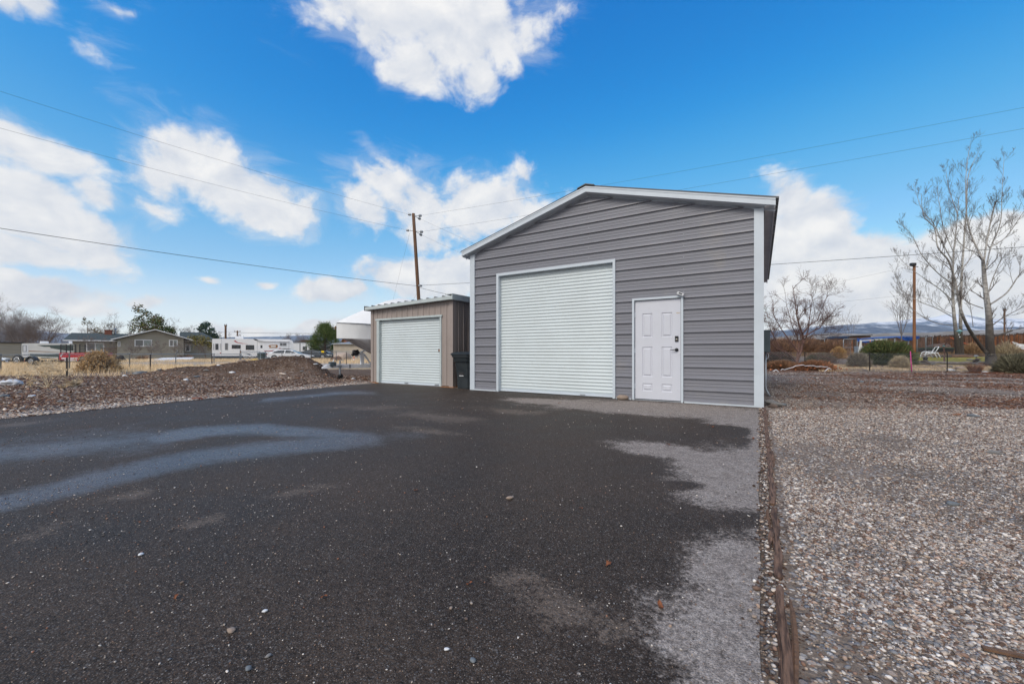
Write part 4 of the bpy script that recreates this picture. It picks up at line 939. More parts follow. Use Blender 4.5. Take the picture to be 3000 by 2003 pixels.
def make_car(label, u0, v0, d0, phi, L, paint, cat='car', Hh=1.42, win='glass', hood=.72, sedan=False, dz=0, name='parked_car'):
    x, y = P(u0, d0); o = thing(name, label, cat, (x, y, Zv(v0, d0) + dz), YAW + R(phi)); Wd = 1.78; k = Hh / 1.42
    low = [(0, .38), (0, .64), (.02, .86), (.08, .93), (.30, .95), (.60, .93), (.70, .90), (.80, .83), (.93, .70), (.985, .56), (1, .40), (.985, .22), (.88, .20), (.12, .20), (.015, .24)]
    rings = []
    for yy, sc in ((0, .965), (.06, .99), (.2, 1), (Wd - .2, 1), (Wd - .06, .99), (Wd, .965)): rings.append([((px - .5) * sc * L + .5 * L, yy, (pz - .5) * (sc if pz > .5 else 1) * k + .5 * k) for px, pz in low])
    MB().loft(rings).build('body', M[paint], o, False)
    gh = [(.04, .92), (.12, 1.22), (.20, 1.36), (.34, 1.415), (.46, 1.40), (.54, 1.33), (hood, .90)] if not sedan else [(.07, .92), (.17, 1.20), (.27, 1.36), (.40, 1.41), (.50, 1.39), (.58, 1.30), (hood, .90)]
    yt = lambda z: .05 + .30 * max(0, (z - .9)) / .5
    MB().loft([[(px * L, yt(pz), pz * k) for px, pz in gh], [(px * L, Wd - yt(pz), pz * k) for px, pz in gh]]).build('cabin', M[paint], o)
    def side(pts, sgn):
        m = MB(); yy = lambda z: (yt(z) - .012) if sgn < 0 else Wd - yt(z) + .012
        m.add([(px * L, yy(pz), pz * k) for px, pz in pts], [tuple(range(len(pts)))]); return m
    mid = .40
    for sg in (-1, 1):
        side([(.12, .96), (.17, 1.18), (.24, 1.30), (mid - .01, 1.35), (mid - .01, .96)], sg).build('window', M[win], o)
        side([(mid + .012, .96), (mid + .012, 1.35), (.46, 1.345), (.535, 1.27), (hood - .055, .96)], sg).build('window', M[win], o)
    (xa, za), (xb, zb) = gh[5], gh[6]; nx = (za - zb); nz = (xb - xa) * L; q = math.hypot(nx, nz); ox, oz = nx / q * .015, nz / q * .015
    m = MB(); A = (xa + (xb - xa) * .08, za + (zb - za) * .08); Bq = (xa + (xb - xa) * .95, za + (zb - za) * .95)
    m.quad((A[0] * L + ox, yt(A[1]) + .06, A[1] * k + oz), (A[0] * L + ox, Wd - yt(A[1]) - .06, A[1] * k + oz), (Bq[0] * L + ox, Wd - yt(Bq[1]) - .05, Bq[1] * k + oz), (Bq[0] * L + ox, yt(Bq[1]) + .05, Bq[1] * k + oz)); m.build('windscreen', M['glass'], o)
    for wx in (.175, .805):
        for yy, yo in ((-.015, -.004), (Wd - .2, Wd + .004)):
            m = MB(); m.lathe([(0, 0), (.37, 0), (.37, .008), (0, .008)], 18, (wx * L, yo - .004, .33), 'y'); m.build('wheel_arch', M['rubber'], o)
            wheel(o, wx * L, .315, .315, yy - (.012 if yy < 0 else -.012))
    for yy in (.08, Wd - .42):
        m = MB(); m.obox((.945 * L, yy + .17, .63 * k), (.055 * L, 0, -.05), (0, .17, 0), (.02, 0, .055)); m.build('headlight', M['lamp'], o)
        m = MB(); m.box(-.012, .06 * L, yy - .06 if yy < 1 else yy + .2, yy + .16 if yy < 1 else yy + .41, .74 * k, .84 * k); m.build('tail_light', M['tail'], o)
    m = MB(); m.box(.975 * L, L * 1.002, .45, Wd - .45, .30 * k, .50 * k); m.build('grille', M['black'], o)
    m = MB(); m.blob((.56 * L, -.06, .97 * k), .1, .07, .07, 2, .1, 1); m.build('wing_mirror', M[paint], o)
    return o
# ================================================================== LEFT: HOUSE
W = WF(195, 60, 38); ho = W.thing('house', 'long olive grey ranch house with green shingle roofs and white window frames', 'house')
def fx(u, dd, H0=W):
    a = (u - CX) / FOC; y = dd - 60; c, s = math.cos(H0.p), math.sin(H0.p)
    return (a * (60 + y * c) - H0.a0 * 60 + y * s) / (c - a * s)
def fz(v, dd, u, H0=W): return Zv(v, 60 + fx(u, dd) * math.sin(H0.p) + (dd - 60) * math.cos(H0.p)) - H0.zb
def wing(u0, u1, vr, ve, dd, depth, r0=None, r1=None):
    x0, x1 = fx(u0, dd), fx(u1, dd); y0 = dd - 60; um = (u0 + u1) / 2; ze = fz(ve, dd - .5, um); zr = fz(vr, dd + depth / 2, um)
    MB().box(x0, x1, y0, y0 + depth, -.1, ze + .08).build('wall', M['hsiding'], ho)
    m = MB(); a0, a1 = x0 - .7, x1 + .4; b0, b1 = a0 + (r0 or 0), a1 - (r1 or 0); ym = y0 + depth / 2
    f0, f1 = y0 - .6, y0 + depth + .6
    m.quad((a0, f0, ze), (a1, f0, ze), (b1, ym, zr), (b0, ym, zr)); m.quad((a1, f1, ze), (a0, f1, ze), (b0, ym, zr), (b1, ym, zr))
    m.add([(a0, f0, ze), (b0, ym, zr), (a0, f1, ze)], [(0, 1, 2)]); m.add([(a1, f0, ze), (b1, ym, zr), (a1, f1, ze)], [(0, 2, 1)])
    r = m.build('roof', M['shingle'], ho)
    MB().box(a0, a1, f0 - .04, f0, ze - .16, ze + .02).build('gutter', M['hwhite'], r)
    return r
r1 = wing(207, 352, 976, 996.5, 60, 9); r2 = wing(540, 632, 973.5, 998, 60, 8, None, 2.2)
gd = 57.2; gx0, gx1, gp_ = fx(343, gd), fx(556, gd), fx(456, gd); gy = gd - 60; ez, pz = fz(996, gd, 450), fz(967.5, gd, 456)
m = MB(); m.prism([(gx0, -.1), (fx(538, gd), -.1), (fx(538, gd), pz + (ez - pz) * .80), (gp_, pz), (gx0, ez)], gy, gy + 8); m.build('wall', M['hsiding'], ho)
for xa, xb, za in ((gx0 - .6, gp_, fz(995.2, gd - .5, 343)), (gx1 + .5, gp_, fz(997, gd - .5, 556))):
    m = MB(); zb = fz(965.5, gd - .5, 456); zo = .06
    m.add([(xa, gy - .7, za + zo), (xb, gy - .7, zb + zo), (xb, gy + 9, zb + zo), (xa, gy + 9, za + zo), (xa, gy - .7, za + zo - .1), (xb, gy - .7, zb + zo - .1), (xb, gy + 9, zb + zo - .1), (xa, gy + 9, za + zo - .1)], [(0, 1, 2, 3), (4, 7, 6, 5), (0, 4, 5, 1), (2, 6, 7, 3), (0, 3, 7, 4)])
    rf = m.build('roof', M['shingle'], ho)
    m = MB(); m.add([(xa, gy - .74, za + zo + .02), (xb, gy - .74, zb + zo + .02), (xb, gy - .74, zb + zo - .12), (xa, gy - .74, za + zo - .12), (xa, gy - .70, za + zo + .02), (xb, gy - .70, zb + zo + .02), (xb, gy - .70, zb + zo - .12), (xa, gy - .70, za + zo - .12)], [(0, 1, 2, 3), (0, 4, 5, 1), (3, 2, 6, 7), (4, 7, 6, 5)]); m.build('bargeboard', M['hwhite'], rf)
m = MB(); cx = fx(318, 64); m.box(cx - .42, cx + .42, 3.6, 4.5, fz(985, 64, 318), fz(966.5, 64, 318)); m.box(cx - .48, cx + .48, 3.55, 4.55, fz(967.5, 64, 318), fz(966, 64, 318)); m.build('chimney', M['brick'], r1)
m = MB(); cx = fx(337, 64); m.lathe([(.12, 0), (.12, .8), (.3, .82), (0, 1.0)], 10, (cx, 4.2, fz(978, 64, 337))); m.build('vent_pipe', M['galv'], r1)
class WH(WF):
    def __init__(s, dd): s.dd = dd
    def x(s, u): return fx(u, s.dd)
    def z(s, u, v): return fz(v, s.dd, u)
def hwin(dd, *a, **k):
    f = window(WH(dd), ho, *a, y=-.05, **k); f.location = (0, dd - 60, 0); return f
hwin(60, 252, 306, 1003.5, 1029.5, fw=.14, split=.5, pane2='curtain'); hwin(gd, 394, 446, 994, 1015, fw=.13, split=.5, pane2='curtain'); hwin(gd, 495, 521, 995, 1015, fw=.13, split=.48, pane2='curtain')
hwin(gd, 345, 352.5, 1000, 1015, fw=.07); hwin(60, 543, 558, 1008, 1029.5, fw=.13, pane='glass')
m = MB(); y = -2.0
for u in range(296, 344, 4): m.box(fx(u, 58), fx(u, 58) + .05, y, y + .05, 0, fz(1020, 58, 320))
m.box(fx(294, 58), fx(346, 58), y - .03, y + .08, fz(1020.5, 58, 320), fz(1019, 58, 320)); m.build('deck_railing', M['pole_wood'], ho)
m = MB(); m.box(fx(294, 58), fx(344, 58), y, 0, -.05, .35); m.build('deck', M['pole_wood'], ho)
m = MB(); m.box(fx(517, gd), fx(522, gd), gy - .1, gy, fz(1033, gd, 520), fz(1026, gd, 520)); m.build('meter_box', M['galv'], ho)
# ------------------------------------------------------------------ tan shed at the far left, travel trailer, flatbed, red trailer
W = WF(-60, 56, 50); s = W.thing('garden_building', 'tan lap sided outbuilding with thin black roof edge at the far left', 'outbuilding')
m = MB(); m.box(W.x(-60), W.x(61), 0, 4, -.05, W.z(0, 1003))
for k in range(12): z = .1 + k * .15; m.quad((W.x(-60), -.004, z), (W.x(61), -.004, z), (W.x(61), -.02, z - .02 + .0), (W.x(-60), -.02, z - .02))
m.build('wall', pm('tan_lap_siding', (.33, .31, .265), (.29, .275, .235), 2, .8, stretch=(.3, 1, 4)), s)
m = MB(); m.box(W.x(-62), W.x(71), -.25, 4.2, W.z(0, 1004.5), W.z(0, 1001.5)); m.build('roof', M['black'], s)
W = WF(62.5, 50, 48); t = W.thing('travel_trailer', 'white travel trailer with dark green swooshes behind the red truck bed trailer', 'travel trailer')
m = MB(); slab(m, W, [(63, 1058), (63, 1008), (66, 1005.5), (213, 1005.5), (216, 1009), (216, 1056), (212, 1058)], 0, 2.4); m.build('body', M['rv_cream'], t)
def deco(W, par, name, pts, mat, y=-.006): m = MB(); m.prism([(W.x(u), W.z(u, v)) for u, v in pts], y, .002); return m.build(name, M[mat], par)
deco(W, t, 'stripe', [(108, 1011), (215, 1010), (215, 1028), (175, 1024), (140, 1018)], 'rv_green'); deco(W, t, 'stripe', [(88, 1036), (140, 1037), (215, 1043), (215, 1046), (140, 1045), (88, 1042)], 'rv_green')
deco(W, t, 'stripe', [(64, 1047), (140, 1047.5), (215, 1053), (215, 1057.5), (64, 1057.5)], 'rv_green'); deco(W, t, 'stripe', [(84, 1027), (130, 1029), (215, 1033), (130, 1030.5), (84, 1029.5)], 'gold', -.009); deco(W, t, 'stripe', [(130, 1015), (150, 1021), (146, 1016)], 'rv_cream', -.012); deco(W, t, 'stripe', [(120, 1034), (215, 1037.5), (215, 1040), (150, 1036)], 'rv_green', -.009)
m = MB(); m.box(W.x(67), W.x(82.5), -.016, .0, W.z(70, 1046), W.z(70, 1010)); dr = m.build('door', M['rv_white'], t)
f = window(W, t, 66.5, 77.5, 1011.5, 1030, y=-.03, pane='curtain', frame='black', fw=.035)
m = MB(); m.bbox(W.x(116), W.x(142), .7, 1.5, W.z(120, 1006), W.z(120, 999), .05); m.build('air_conditioner', M['rv_white'], t)
m = MB(); m.bbox(W.x(202), W.x(212), .8, 1.3, W.z(205, 1006), W.z(205, 999), .04); m.build('roof_vent', M['rv_white'], t)
window(W, t, 195, 213, 1016, 1027, y=-.02, pane='glass', frame='black', fw=.03)
m = MB(); m.box(W.x(70), W.x(205), .3, 2.1, .2, W.z(70, 1057.5)); m.build('chassis', M['black'], t)
for u in (110, 128): wheel(t, W.x(u), .3, .3, .1)
W = WF(24, 31.5); t = W.thing('flatbed_trailer', 'low black flatbed trailer with a chrome rimmed spare tyre at its front', 'flatbed trailer')
m = MB(); m.box(W.x(24), W.x(126), 0, 1.6, .28, .40); m.box(W.x(27), W.x(124), -.02, 0, .26, .42); m.bar((W.x(24), .8, .33), (W.x(12), .8, .33), .08); m.build('deck', M['black'], t)
m = MB()
for k in range(10):
    a0, a1 = PI * k / 10, PI * (k + 1) / 10; cx, cz, r0, r1 = W.x(101), .30, .37, .41
    m.add([(cx + math.cos(a) * r, yy, cz + math.sin(a) * r) for yy in (-.3, 0) for a, r in ((a0, r0), (a1, r0), (a1, r1), (a0, r1))], [(0, 1, 2, 3), (7, 6, 5, 4), (3, 2, 6, 7), (0, 4, 5, 1)])
m.build('mudguard', M['black'], t); wheel(t, W.x(101), .30, .30, -.25, 'alloy'); wheel(t, W.x(53), .40, .40, -.1, 'alloy', .2, .62)
for u, mt in ((72, 'tail'), (82, 'tail'), (77, 'hwhite')):
    m = MB(); m.box(W.x(u), W.x(u) + .09, -.03, -.02, .30, .37); m.build('side_lamp', M[mt], t)
W = WF(172, 33); t = W.thing('truck_bed_trailer', 'red truck bed trailer carrying three black ladder racks', 'trailer')
m = MB(); slab(m, W, [(173, 1056), (173, 1035), (176, 1033.5), (268, 1033.5), (270, 1036), (270, 1056), (250, 1056), (249, 1047), (244, 1043), (236, 1043), (231, 1047), (229, 1056)], 0, 1.7); m.build('body', M['red'], t)
deco(W, t, 'stripe', [(180, 1047.5), (228, 1047.5), (227, 1051.5), (180, 1051.5)], 'hwhite'); deco(W, t, 'stripe', [(184, 1053.5), (226, 1053.5), (226, 1057), (184, 1057)], 'hwhite')
deco(W, t, 'tail_light', [(176, 1044), (180, 1036), (185.5, 1035), (179, 1046)], 'lamp'); m = MB(); m.box(W.x(166), W.x(174), .1, 1.6, .18, W.z(170, 1045)); m.build('bumper', M['black'], t)
m = MB(); m.box(W.x(184), W.x(262), .2, 1.6, .25, W.z(180, 1055.5)); m.build('chassis', M['black'], t)
wheel(t, W.x(240), .36, .36, .05)
for u0, u1 in ((169, 185.5), (197, 213), (225, 241)):
    m = MB(); x0, x1 = W.x(u0), W.x(u1); z0, z1 = W.z(u0, 1036), W.z(u0, 1008.5)
    for x in (x0, x1): m.box(x - .025, x + .025, .2, .25, z0, z1)
    for k in range(6): z = z1 - (z1 - z0) * k / 6.2; m.box(x0 + .025, x1 - .025, .205, .245, z - .022, z + .022)
    m.build('ladder_rack', M['black'], t)
make_car('pale blue white car cut off by the left edge of the view', -225, 1073, 30, 4, 4.2, 'car_white', Hh=1.2)
# ------------------------------------------------------------------ fifth wheel caravan and its neighbours
W = WF(621, 49, 31); t = W.thing('fifth_wheel_caravan', 'long white fifth wheel caravan with red swoosh graphics behind the mound', 'caravan')
m = MB(); slab(m, W, [(621.5, 1043), (621.5, 993.5), (624, 992), (740, 992.3), (848, 994), (855, 997), (859, 1003), (861, 1016), (861, 1036), (846, 1040), (820, 1043)], 0, 2.45); m.build('body', M['rv_white'], t)
deco(W, t, 'skirt', [(623, 1042.5), (712, 1042.5), (712, 1046.5), (623, 1046.5)], 'navy'); deco(W, t, 'skirt', [(748, 1042.5), (790, 1042), (790, 1046), (748, 1046)], 'navy')
m = MB(); slab(m, W, [(630, 1049), (630, 1043.5), (815, 1043.5), (815, 1048)], .3, 2.2); m.build('chassis', M['black'], t)
for a in ((623.5, 627.5, 1006, 1025.5), (629.5, 641.5, 1005.5, 1025.5), (644.5, 648, 1005.5, 1025.5)): window(W, t, *a, y=-.025, pane='glass', frame='hwhite', fw=.05)
deco(W, t, 'panel_seam', [(648.8, 992.5), (649.4, 992.5), (649.4, 1043), (648.8, 1043)], 'galv')
deco(W, t, 'panel_seam', [(753, 996), (753.8, 996), (753.8, 1043), (753, 1043)], 'galv'); deco(W, t, 'panel_seam', [(846, 999), (846.8, 999), (846.8, 1026), (846, 1026)], 'galv')
window(W, t, 659, 668, 1005, 1025, y=-.02, pane='blind', frame='galv', fw=.04); window(W, t, 679, 705, 1010, 1021, y=-.02, pane='glass', frame='black', fw=.05, split=.45); window(W, t, 720, 744.5, 1010.5, 1024.5, y=-.02, pane='glass', frame='black', fw=.06); window(W, t, 819, 840, 1003.5, 1013.5, y=-.02, pane='blind', frame='hwhite', fw=.05, split=.45)
deco(W, t, 'swoosh', [(684, 998.5), (693, 996.5), (690, 999), (698, 1003), (712, 1005.5), (728, 1007), (710, 1006.6), (694, 1004)], 'red'); deco(W, t, 'swoosh', [(764, 1025), (776, 1027), (796, 1026.5), (804, 1025), (796, 1029), (776, 1029)], 'red'); deco(W, t, 'swoosh', [(815, 1021), (824, 1018), (820, 1021), (828, 1023)], 'red')
deco(W, t, 'swoosh', [(820, 1023), (832, 1020.5), (845, 1021), (856, 1024), (844, 1023), (832, 1022.6)], 'black'); deco(W, t, 'swoosh', [(741, 992.5), (750, 993), (757, 997), (790, 1000), (757, 998.8), (748, 997)], 'black'); deco(W, t, 'swoosh', [(706, 1033), (730, 1036), (738, 1039), (730, 1040), (722, 1036.5)], 'navy')
deco(W, t, 'sign_badge', [(786, 1013), (790, 1010.5), (812, 1009.5), (814, 1012), (813, 1017), (811, 1019), (788, 1019), (790, 1016)], 'gold', -.012); deco(W, t, 'sign_badge', [(793, 1012.5), (808, 1011.8), (808, 1016), (793, 1016.5)], 'rv_cream', -.016)
m = MB(); slab(m, W, [(756, 998.5), (756, 1000), (846, 1001), (846, 999.2)], -.14, 0); m.build('awning', M['hwhite'], t)
m = MB(); slab(m, W, [(758, 1004), (774, 1004.3), (774, 1041), (758, 1041)], -.015, 0); d_ = m.build('door', M['rv_white'], t)
m = MB(); slab(m, W, [(763, 1011), (769, 1011), (769, 1019.5), (763, 1019.5)], -.022, -.014); m.build('window', M['glass'], d_)
m = MB(); m.bbox(W.x(688), W.x(712), .8, 1.6, W.z(700, 992.6), W.z(700, 984), .04); m.build('air_conditioner', M['rv_white'], t)
for u in (722.5, 740.5): wheel(t, W.x(u), W.z(u, 1050.5), .36, -.03, 'alloy')
m = MB(); slab(m, W, [(713, 1045), (715, 1042), (728, 1041.5), (735, 1041.5), (748, 1042), (751, 1045), (750, 1046), (745, 1043.8), (736, 1043.8), (732, 1046), (727, 1043.8), (718, 1043.8), (714, 1046)], -.06, .01); m.build('mudguard', M['hwhite'], t)
for u in (645, 823): m = MB(); m.box(W.x(u), W.x(u) + .1, .1, .2, -.02, W.z(u, 1045)); m.build('jack_leg', M['black'], t)
deco(W, t, 'tail_light', [(644.5, 1032.5), (648, 1032.5), (648, 1035), (644.5, 1035)], 'tail', -.012)
W = WF(858, 63, 25); t = W.thing('travel_trailer', 'plain white travel trailer with black corner strip behind the grey coupe', 'travel trailer')
m = MB(); slab(m, W, [(858, 1040), (858, 1003), (905, 1003), (914, 1008), (919, 1022), (917, 1040)], 0, 2.3); m.build('body', M['rv_white'], t)
m = MB(); slab(m, W, [(857, 1004.2), (857, 1002.6), (905, 1002.6), (905, 1004.2)], -.05, 2.35); m.build('roof_edge', M['galv'], t)
deco(W, t, 'corner_strip', [(878, 1004), (880, 1004), (880, 1040), (878, 1040)], 'black'); window(W, t, 887, 899, 1015, 1025, y=-.02, pane='curtain', frame='black', fw=.12, split=.45)
make_car('white three door hatchback parked in front of the white caravan', 780.5, 1055.5, 50, 10, 5.15, 'car_white', Hh=1.36)
make_car('dark grey coupe parked to the right of the white hatchback', 869, 1052.5, 53, 9, 4.05, 'car_grey', sedan=True, Hh=1.3)
make_car('blue coupe half hidden behind the dark grey one', 897, 1051, 56, 9, 4.0, 'car_blue', sedan=True, Hh=1.36)
make_car('maroon pickup mostly hidden behind the pine and fence', 930, 1047, 60, 4, 3.4, 'maroon', cat='pickup', Hh=1.25, name='parked_pickup')
W = WF(975, 50); s = W.thing('metal_outbuilding', 'low tan corrugated building with pale roof behind the boat bow', 'outbuilding')
m = MB(); x0, x1 = W.x(977), W.x(1110); n = 60
for k in range(n):
    xa, xb = x0 + (x1 - x0) * k / n, x0 + (x1 - x0) * (k + 1) / n; w = (xb - xa)
    m.quad((xa, 0, 0), (xa + w * .6, 0, 0), (xa + w * .6, 0, W.z(980, 1006)), (xa, 0, W.z(980, 1006))); m.quad((xa + w * .6, 0, 0), (xb, .05, 0), (xb, .05, W.z(980, 1006)), (xa + w * .6, 0, W.z(980, 1006)))
m.box(x0, x1, .06, 6, -.02, W.z(980, 1005)); m.build('wall', M['tan_metal'], s)
m = MB(); m.add([(W.x(974), -.3, W.z(975, 1006.5)), (W.x(1112), -.3, W.z(975, 1006.5)), (W.x(1112), 3, W.z(975, 999)), (W.x(1000), 3, W.z(975, 999)), (W.x(974), -.3, W.z(975, 1008.5)), (W.x(1112), -.3, W.z(975, 1008.5))], [(0, 1, 2, 3), (0, 4, 5, 1)]); m.build('roof', M['galv'], s)
W = WF(1002, 75); s = W.thing('distant_house', 'orange brown gable of a far house behind the pine', 'house')
m = MB(); slab(m, W, [(1001, 1030), (1001, 1000), (1007, 992.5), (1016, 1001), (1016, 1030)], 0, 6); m.build('wall', M['gold'], s); m = MB(); slab(m, W, [(1000, 1000.5), (1007, 991.5), (1017, 1001.5), (1017, 1003), (1007, 993.3), (1000, 1002.3)], -.3, 6); m.build('roof', M['brick'], s)
W = WF(880, 120); s = W.thing('distant_house', 'brown low roof of a far house left of the pine', 'house')
m = MB(); slab(m, W, [(882, 1030), (882, 1000), (930, 1000), (930, 1030)], 0, 8); m.build('wall', M['hsiding'], s); m = MB(); slab(m, W, [(878, 1001), (888, 995.5), (915, 995.5), (934, 1001)], -.6, 8.5); m.build('roof', M['pole_wood'], s)
for u, lb in ((764, 'dark rounded bin beside the fence gate, next to the caravan wheels'), (771, 'dark rounded bin right of the other one by the white hatchback')):
    x, y = P(u, 45); o = thing('waste_bin', lb, 'bin', (x, y, G(x, y)), YAW); m = MB(); m.lathe([(.26, 0), (.3, .3), (.33, .85), (.36, .87)], 14); m.build('body', M['greenbox'], o, True); m = MB(); m.lathe([(.38, .87), (.38, .92), (.3, 1.0), (.12, 1.06), (0, 1.07)], 14); m.build('lid', M['greenbox'], o, True)
x, y = P(748, 44); m = MB(); m.bbox(-.35, .35, -.2, .2, .0, .24, .03); m.box(-.2, .2, -.15, .15, .24, .3); tag(m.build('toy_bin', M['yellow'], None, False, (x, y, G(x, y)), YAW), 'small yellow box on the ground by the caravan wheels', 'box')
x, y = P(1037, 42); o = thing('traffic_cone', 'faded orange traffic cone behind the boat trailer winch post', 'cone', (x, y, G(x, y)), YAW); m = MB(); m.lathe([(.14, .02), (.03, .62), (0, .63)], 14); m.build('cone', M['orange'], o, True); m = MB(); m.bbox(-.2, .2, -.2, .2, 0, .03, .01); m.build('foot', M['orange'], o)
m = MB(); m.lathe([(.115, .2), (.085, .36)], 14); m.build('reflective_band', M['hwhite'], o)
x, y = P(1003, 44); m = MB(); m.lathe([(.0, -1.0), (.5, -.98), (.62, -.8), (.62, .8), (.5, .98), (0, 1.0)], 18, (0, 0, .42), 'y'); tag(m.build('water_tank', M['beige'], None, True, (x, y, G(x, y)), YAW + .9), 'beige barrel shaped tank lying in front of the tan building', 'tank')
x, y = P(984, 43); o = thing('wooden_pallet', 'weathered pallet tilted on the grass against the beige tank', 'pallet', (x, y, G(x, y) + .25), YAW + .2)
o.rotation_euler = (R(30), R(-14), YAW)
for k in range(6): m = MB(); m.box(-.62, .62, -.5 + k * .18, -.39 + k * .18, .1, .125); m.build('slat', M['pole_wood'], o)
for k in (-.58, 0, .52): m = MB(); m.box(k, k + .07, -.52, .52, 0, .1); m.build('runner', M['pole_wood'], o)
x, y = P(487, 46); m = MB(); m.add([(-2.6, 0, .0), (2.55, 0, .1), (2.45, .9, .48), (-1.2, .9, .42), (-2.6, .1, .06), (-2.6, -.02, .0), (2.55, -.02, .05), (2.5, .95, .42)], [(0, 1, 2, 3, 4), (5, 6, 1, 0), (5, 4, 3, 7, 6), (6, 7, 2, 1)]); tag(m.build('white_sheet', M['plastic_white'], None, False, (x, y, G(x, y)), YAW), 'long white sheet lying on the grass in front of the house', 'sheet')
random.seed(3)
for k, (u, v, s_) in enumerate(((349, 1056, .45), (358, 1058, .38), (354, 1052, .4), (364, 1060, .3))):
    x, y = P(u, 44); rock('soil_clod', ['big black lump left in the dark heap beside the rabbitbrush', 'middle black lump in the dark heap beside the rabbitbrush', 'upper black lump in the dark heap beside the rabbitbrush', 'smallest black lump at the right of the dark heap'][k], x, y, s_, s_ * .8, s_ * .7, M['dark_soil'], k + 31, 0, Zv(v, 44), 'lump', 'black lumps in the dark heap')
# ------------------------------------------------------------------ boat on its trailer
dB = 15.2; x, y = P(986, dB); PHI = 45
bt = thing('covered_boat', 'pointed motorboat wrapped in pale grey covers behind the tan shed', 'boat', (x, y, 0), YAW + R(PHI))
def boat_ring(t, part):
    hb = 1.18 * (1 - math.exp(-t / .95)) + .008; sh_ = Zv(945, dB) - .10 * min(t, 3) * .5; kz = max(.86, 1.86 - .9 * (t / 1.35) ** .8) if t < 2 else .86; ch = sh_ - .60 + .03 * t
    rg = Zv(945, dB) + 1.18 * max(0, min(1, t / 2.4)) ** .9
    if part == 'top': return [(t, -hb - .01, sh_), (t, -hb * .62, sh_ + (rg - sh_) * .33), (t, -hb * .28, sh_ + (rg - sh_) * .70), (t, 0, rg), (t, hb * .28, sh_ + (rg - sh_) * .7), (t, hb * .62, sh_ + (rg - sh_) * .33), (t, hb + .01, sh_)]
    w = .94 + .05 * math.sin(t * 9)
    if part == 'side': return [(t, -hb, sh_), (t, -hb * w * .97, (sh_ + ch) / 2), (t, -hb * .90, ch)]
    if part == 'side2': return [(t, hb * .90, ch), (t, hb * w * .97, (sh_ + ch) / 2), (t, hb, sh_)]
    return [(t, -hb * .90, ch), (t, -hb * .86, ch - (ch - kz) * .35), (t, -hb * .45, kz + (ch - kz) * .2), (t, 0, kz), (t, hb * .45, kz + (ch - kz) * .2), (t, hb * .86, ch - (ch - kz) * .35), (t, hb * .90, ch)]
ts = [0, .08, .2, .35, .55, .8, 1.1, 1.5, 2, 2.6, 3.4, 4.4, 5.4, 6.0]
MB().loft([boat_ring(t, 'top') for t in ts], False, False).build('top_cover', M['cover_cream'], bt, True)
m = MB(); m.loft([boat_ring(t, 'side') for t in ts], False, False); m.loft([boat_ring(t, 'side2') for t in ts], False, False); m.add(boat_ring(6.0, 'top') + boat_ring(6.0, 'low'), [tuple(range(14))]); m.build('side_cover', M['cover_grey'], bt, True)
MB().loft([boat_ring(t, 'low') for t in ts], False, False).build('hull_cover', M['cover_dark'], bt, True)
m = MB(); m.tube([tuple(a + b for a, b in zip(boat_ring(t, 'top')[0], (0, -.012, 0))) for t in ts], .014, 6); m.build('rub_seam', M['galv'], bt)
x, y = P(945, 14.9); tl = thing('boat_trailer', 'pale steel boat trailer with winch post and jockey wheel under the covered boat', 'boat trailer', (x, y, 0), YAW + R(PHI)); zt = Zv(1074, 14.9)
m = MB(); m.box(.62, 7.5, -.05, .05, zt - .075, zt + .06); m.box(.25, .62, -.03, .03, zt - .06, zt + .03)
for sg in (-1, 1): m.bar((2.2, 0, zt), (3.4, sg * .9, zt), .1); m.bar((3.4, sg * .9, zt), (7.5, sg * .9, zt), .1)
m.build('frame', M['trailer'], tl)
for q in (.98, 1.85): m = MB(); m.box(q, q + .05, -.06, .06, zt - .085, zt + .07); m.build('clamp', M['galv'], tl)
m = MB(); m.loft([[(-.02, -.05, zt - .07), (-.02, .05, zt - .07), (-.02, .04, zt - .02), (-.02, -.04, zt - .02)], [(.14, -.07, zt - .07), (.14, .07, zt - .07), (.14, .05, zt + .07), (.14, -.05, zt + .07)], [(.34, -.06, zt - .06), (.34, .06, zt - .06), (.34, .05, zt + .13), (.34, -.05, zt + .13)]]); m.tube([(.36, 0, zt + .1), (.42, 0, zt + .28)], .018, 6); m.build('coupler', M['trailer'], tl)
m = MB(); m.bbox(.24, .48, -.10, .10, zt + .03, zt + .18, .02); m.tube([(.30, -.14, zt + .06), (.30, .14, zt + .06)], .07, 10); m.build('brake_actuator', M['greenbox'], tl)
m = MB(); m.tube([(.6, -.1, -.0 + .13), (.6, -.1, zt + .22)], .034, 10); m.box(.54, .66, -.14, -.03, zt - .02, zt + .05); m.tube([(.6, -.1, zt + .24), (.72, -.12, zt + .25), (.72, -.12, zt + .18)], .012, 6); jk = m.build('jockey_jack', M['galv'], tl)
m = MB(); m.lathe([(0, -.03), (.09, -.03), (.1, -.015), (.1, .015), (.09, .03), (0, .03)], 16, (.62, -.1, .1), 'y'); m.build('jockey_wheel', M['rubber'], jk, True)
m = MB(); m.box(1.46, 1.58, -.05, .05, zt + .06, zt + .52); m.bar((1.9, 0, zt + .06), (1.6, 0, zt + .46), .06, .05); m.bar((1.26, 0, zt + .36), (1.66, 0, zt + .66), .055, .055); m.build('winch_post', M['trailer'], tl)
m = MB(); m.blob((1.26, -.02, zt + .53), .15, .11, .13, 7, .3, 2); m.blob((1.14, 0, zt + .46), .08, .08, .08, 8, .3, 1); m.build('winch', M['black'], tl, True)
m = MB(); m.lathe([(0, -.1), (.07, -.1), (.07, .1), (0, .1)], 10, (1.72, 0, zt + .66), 'y'); m.build('bow_roller', M['rubber'], tl)
for sg in (-1.1, .9): wheel(tl, 5.6, .33, .33, sg, 'galv')
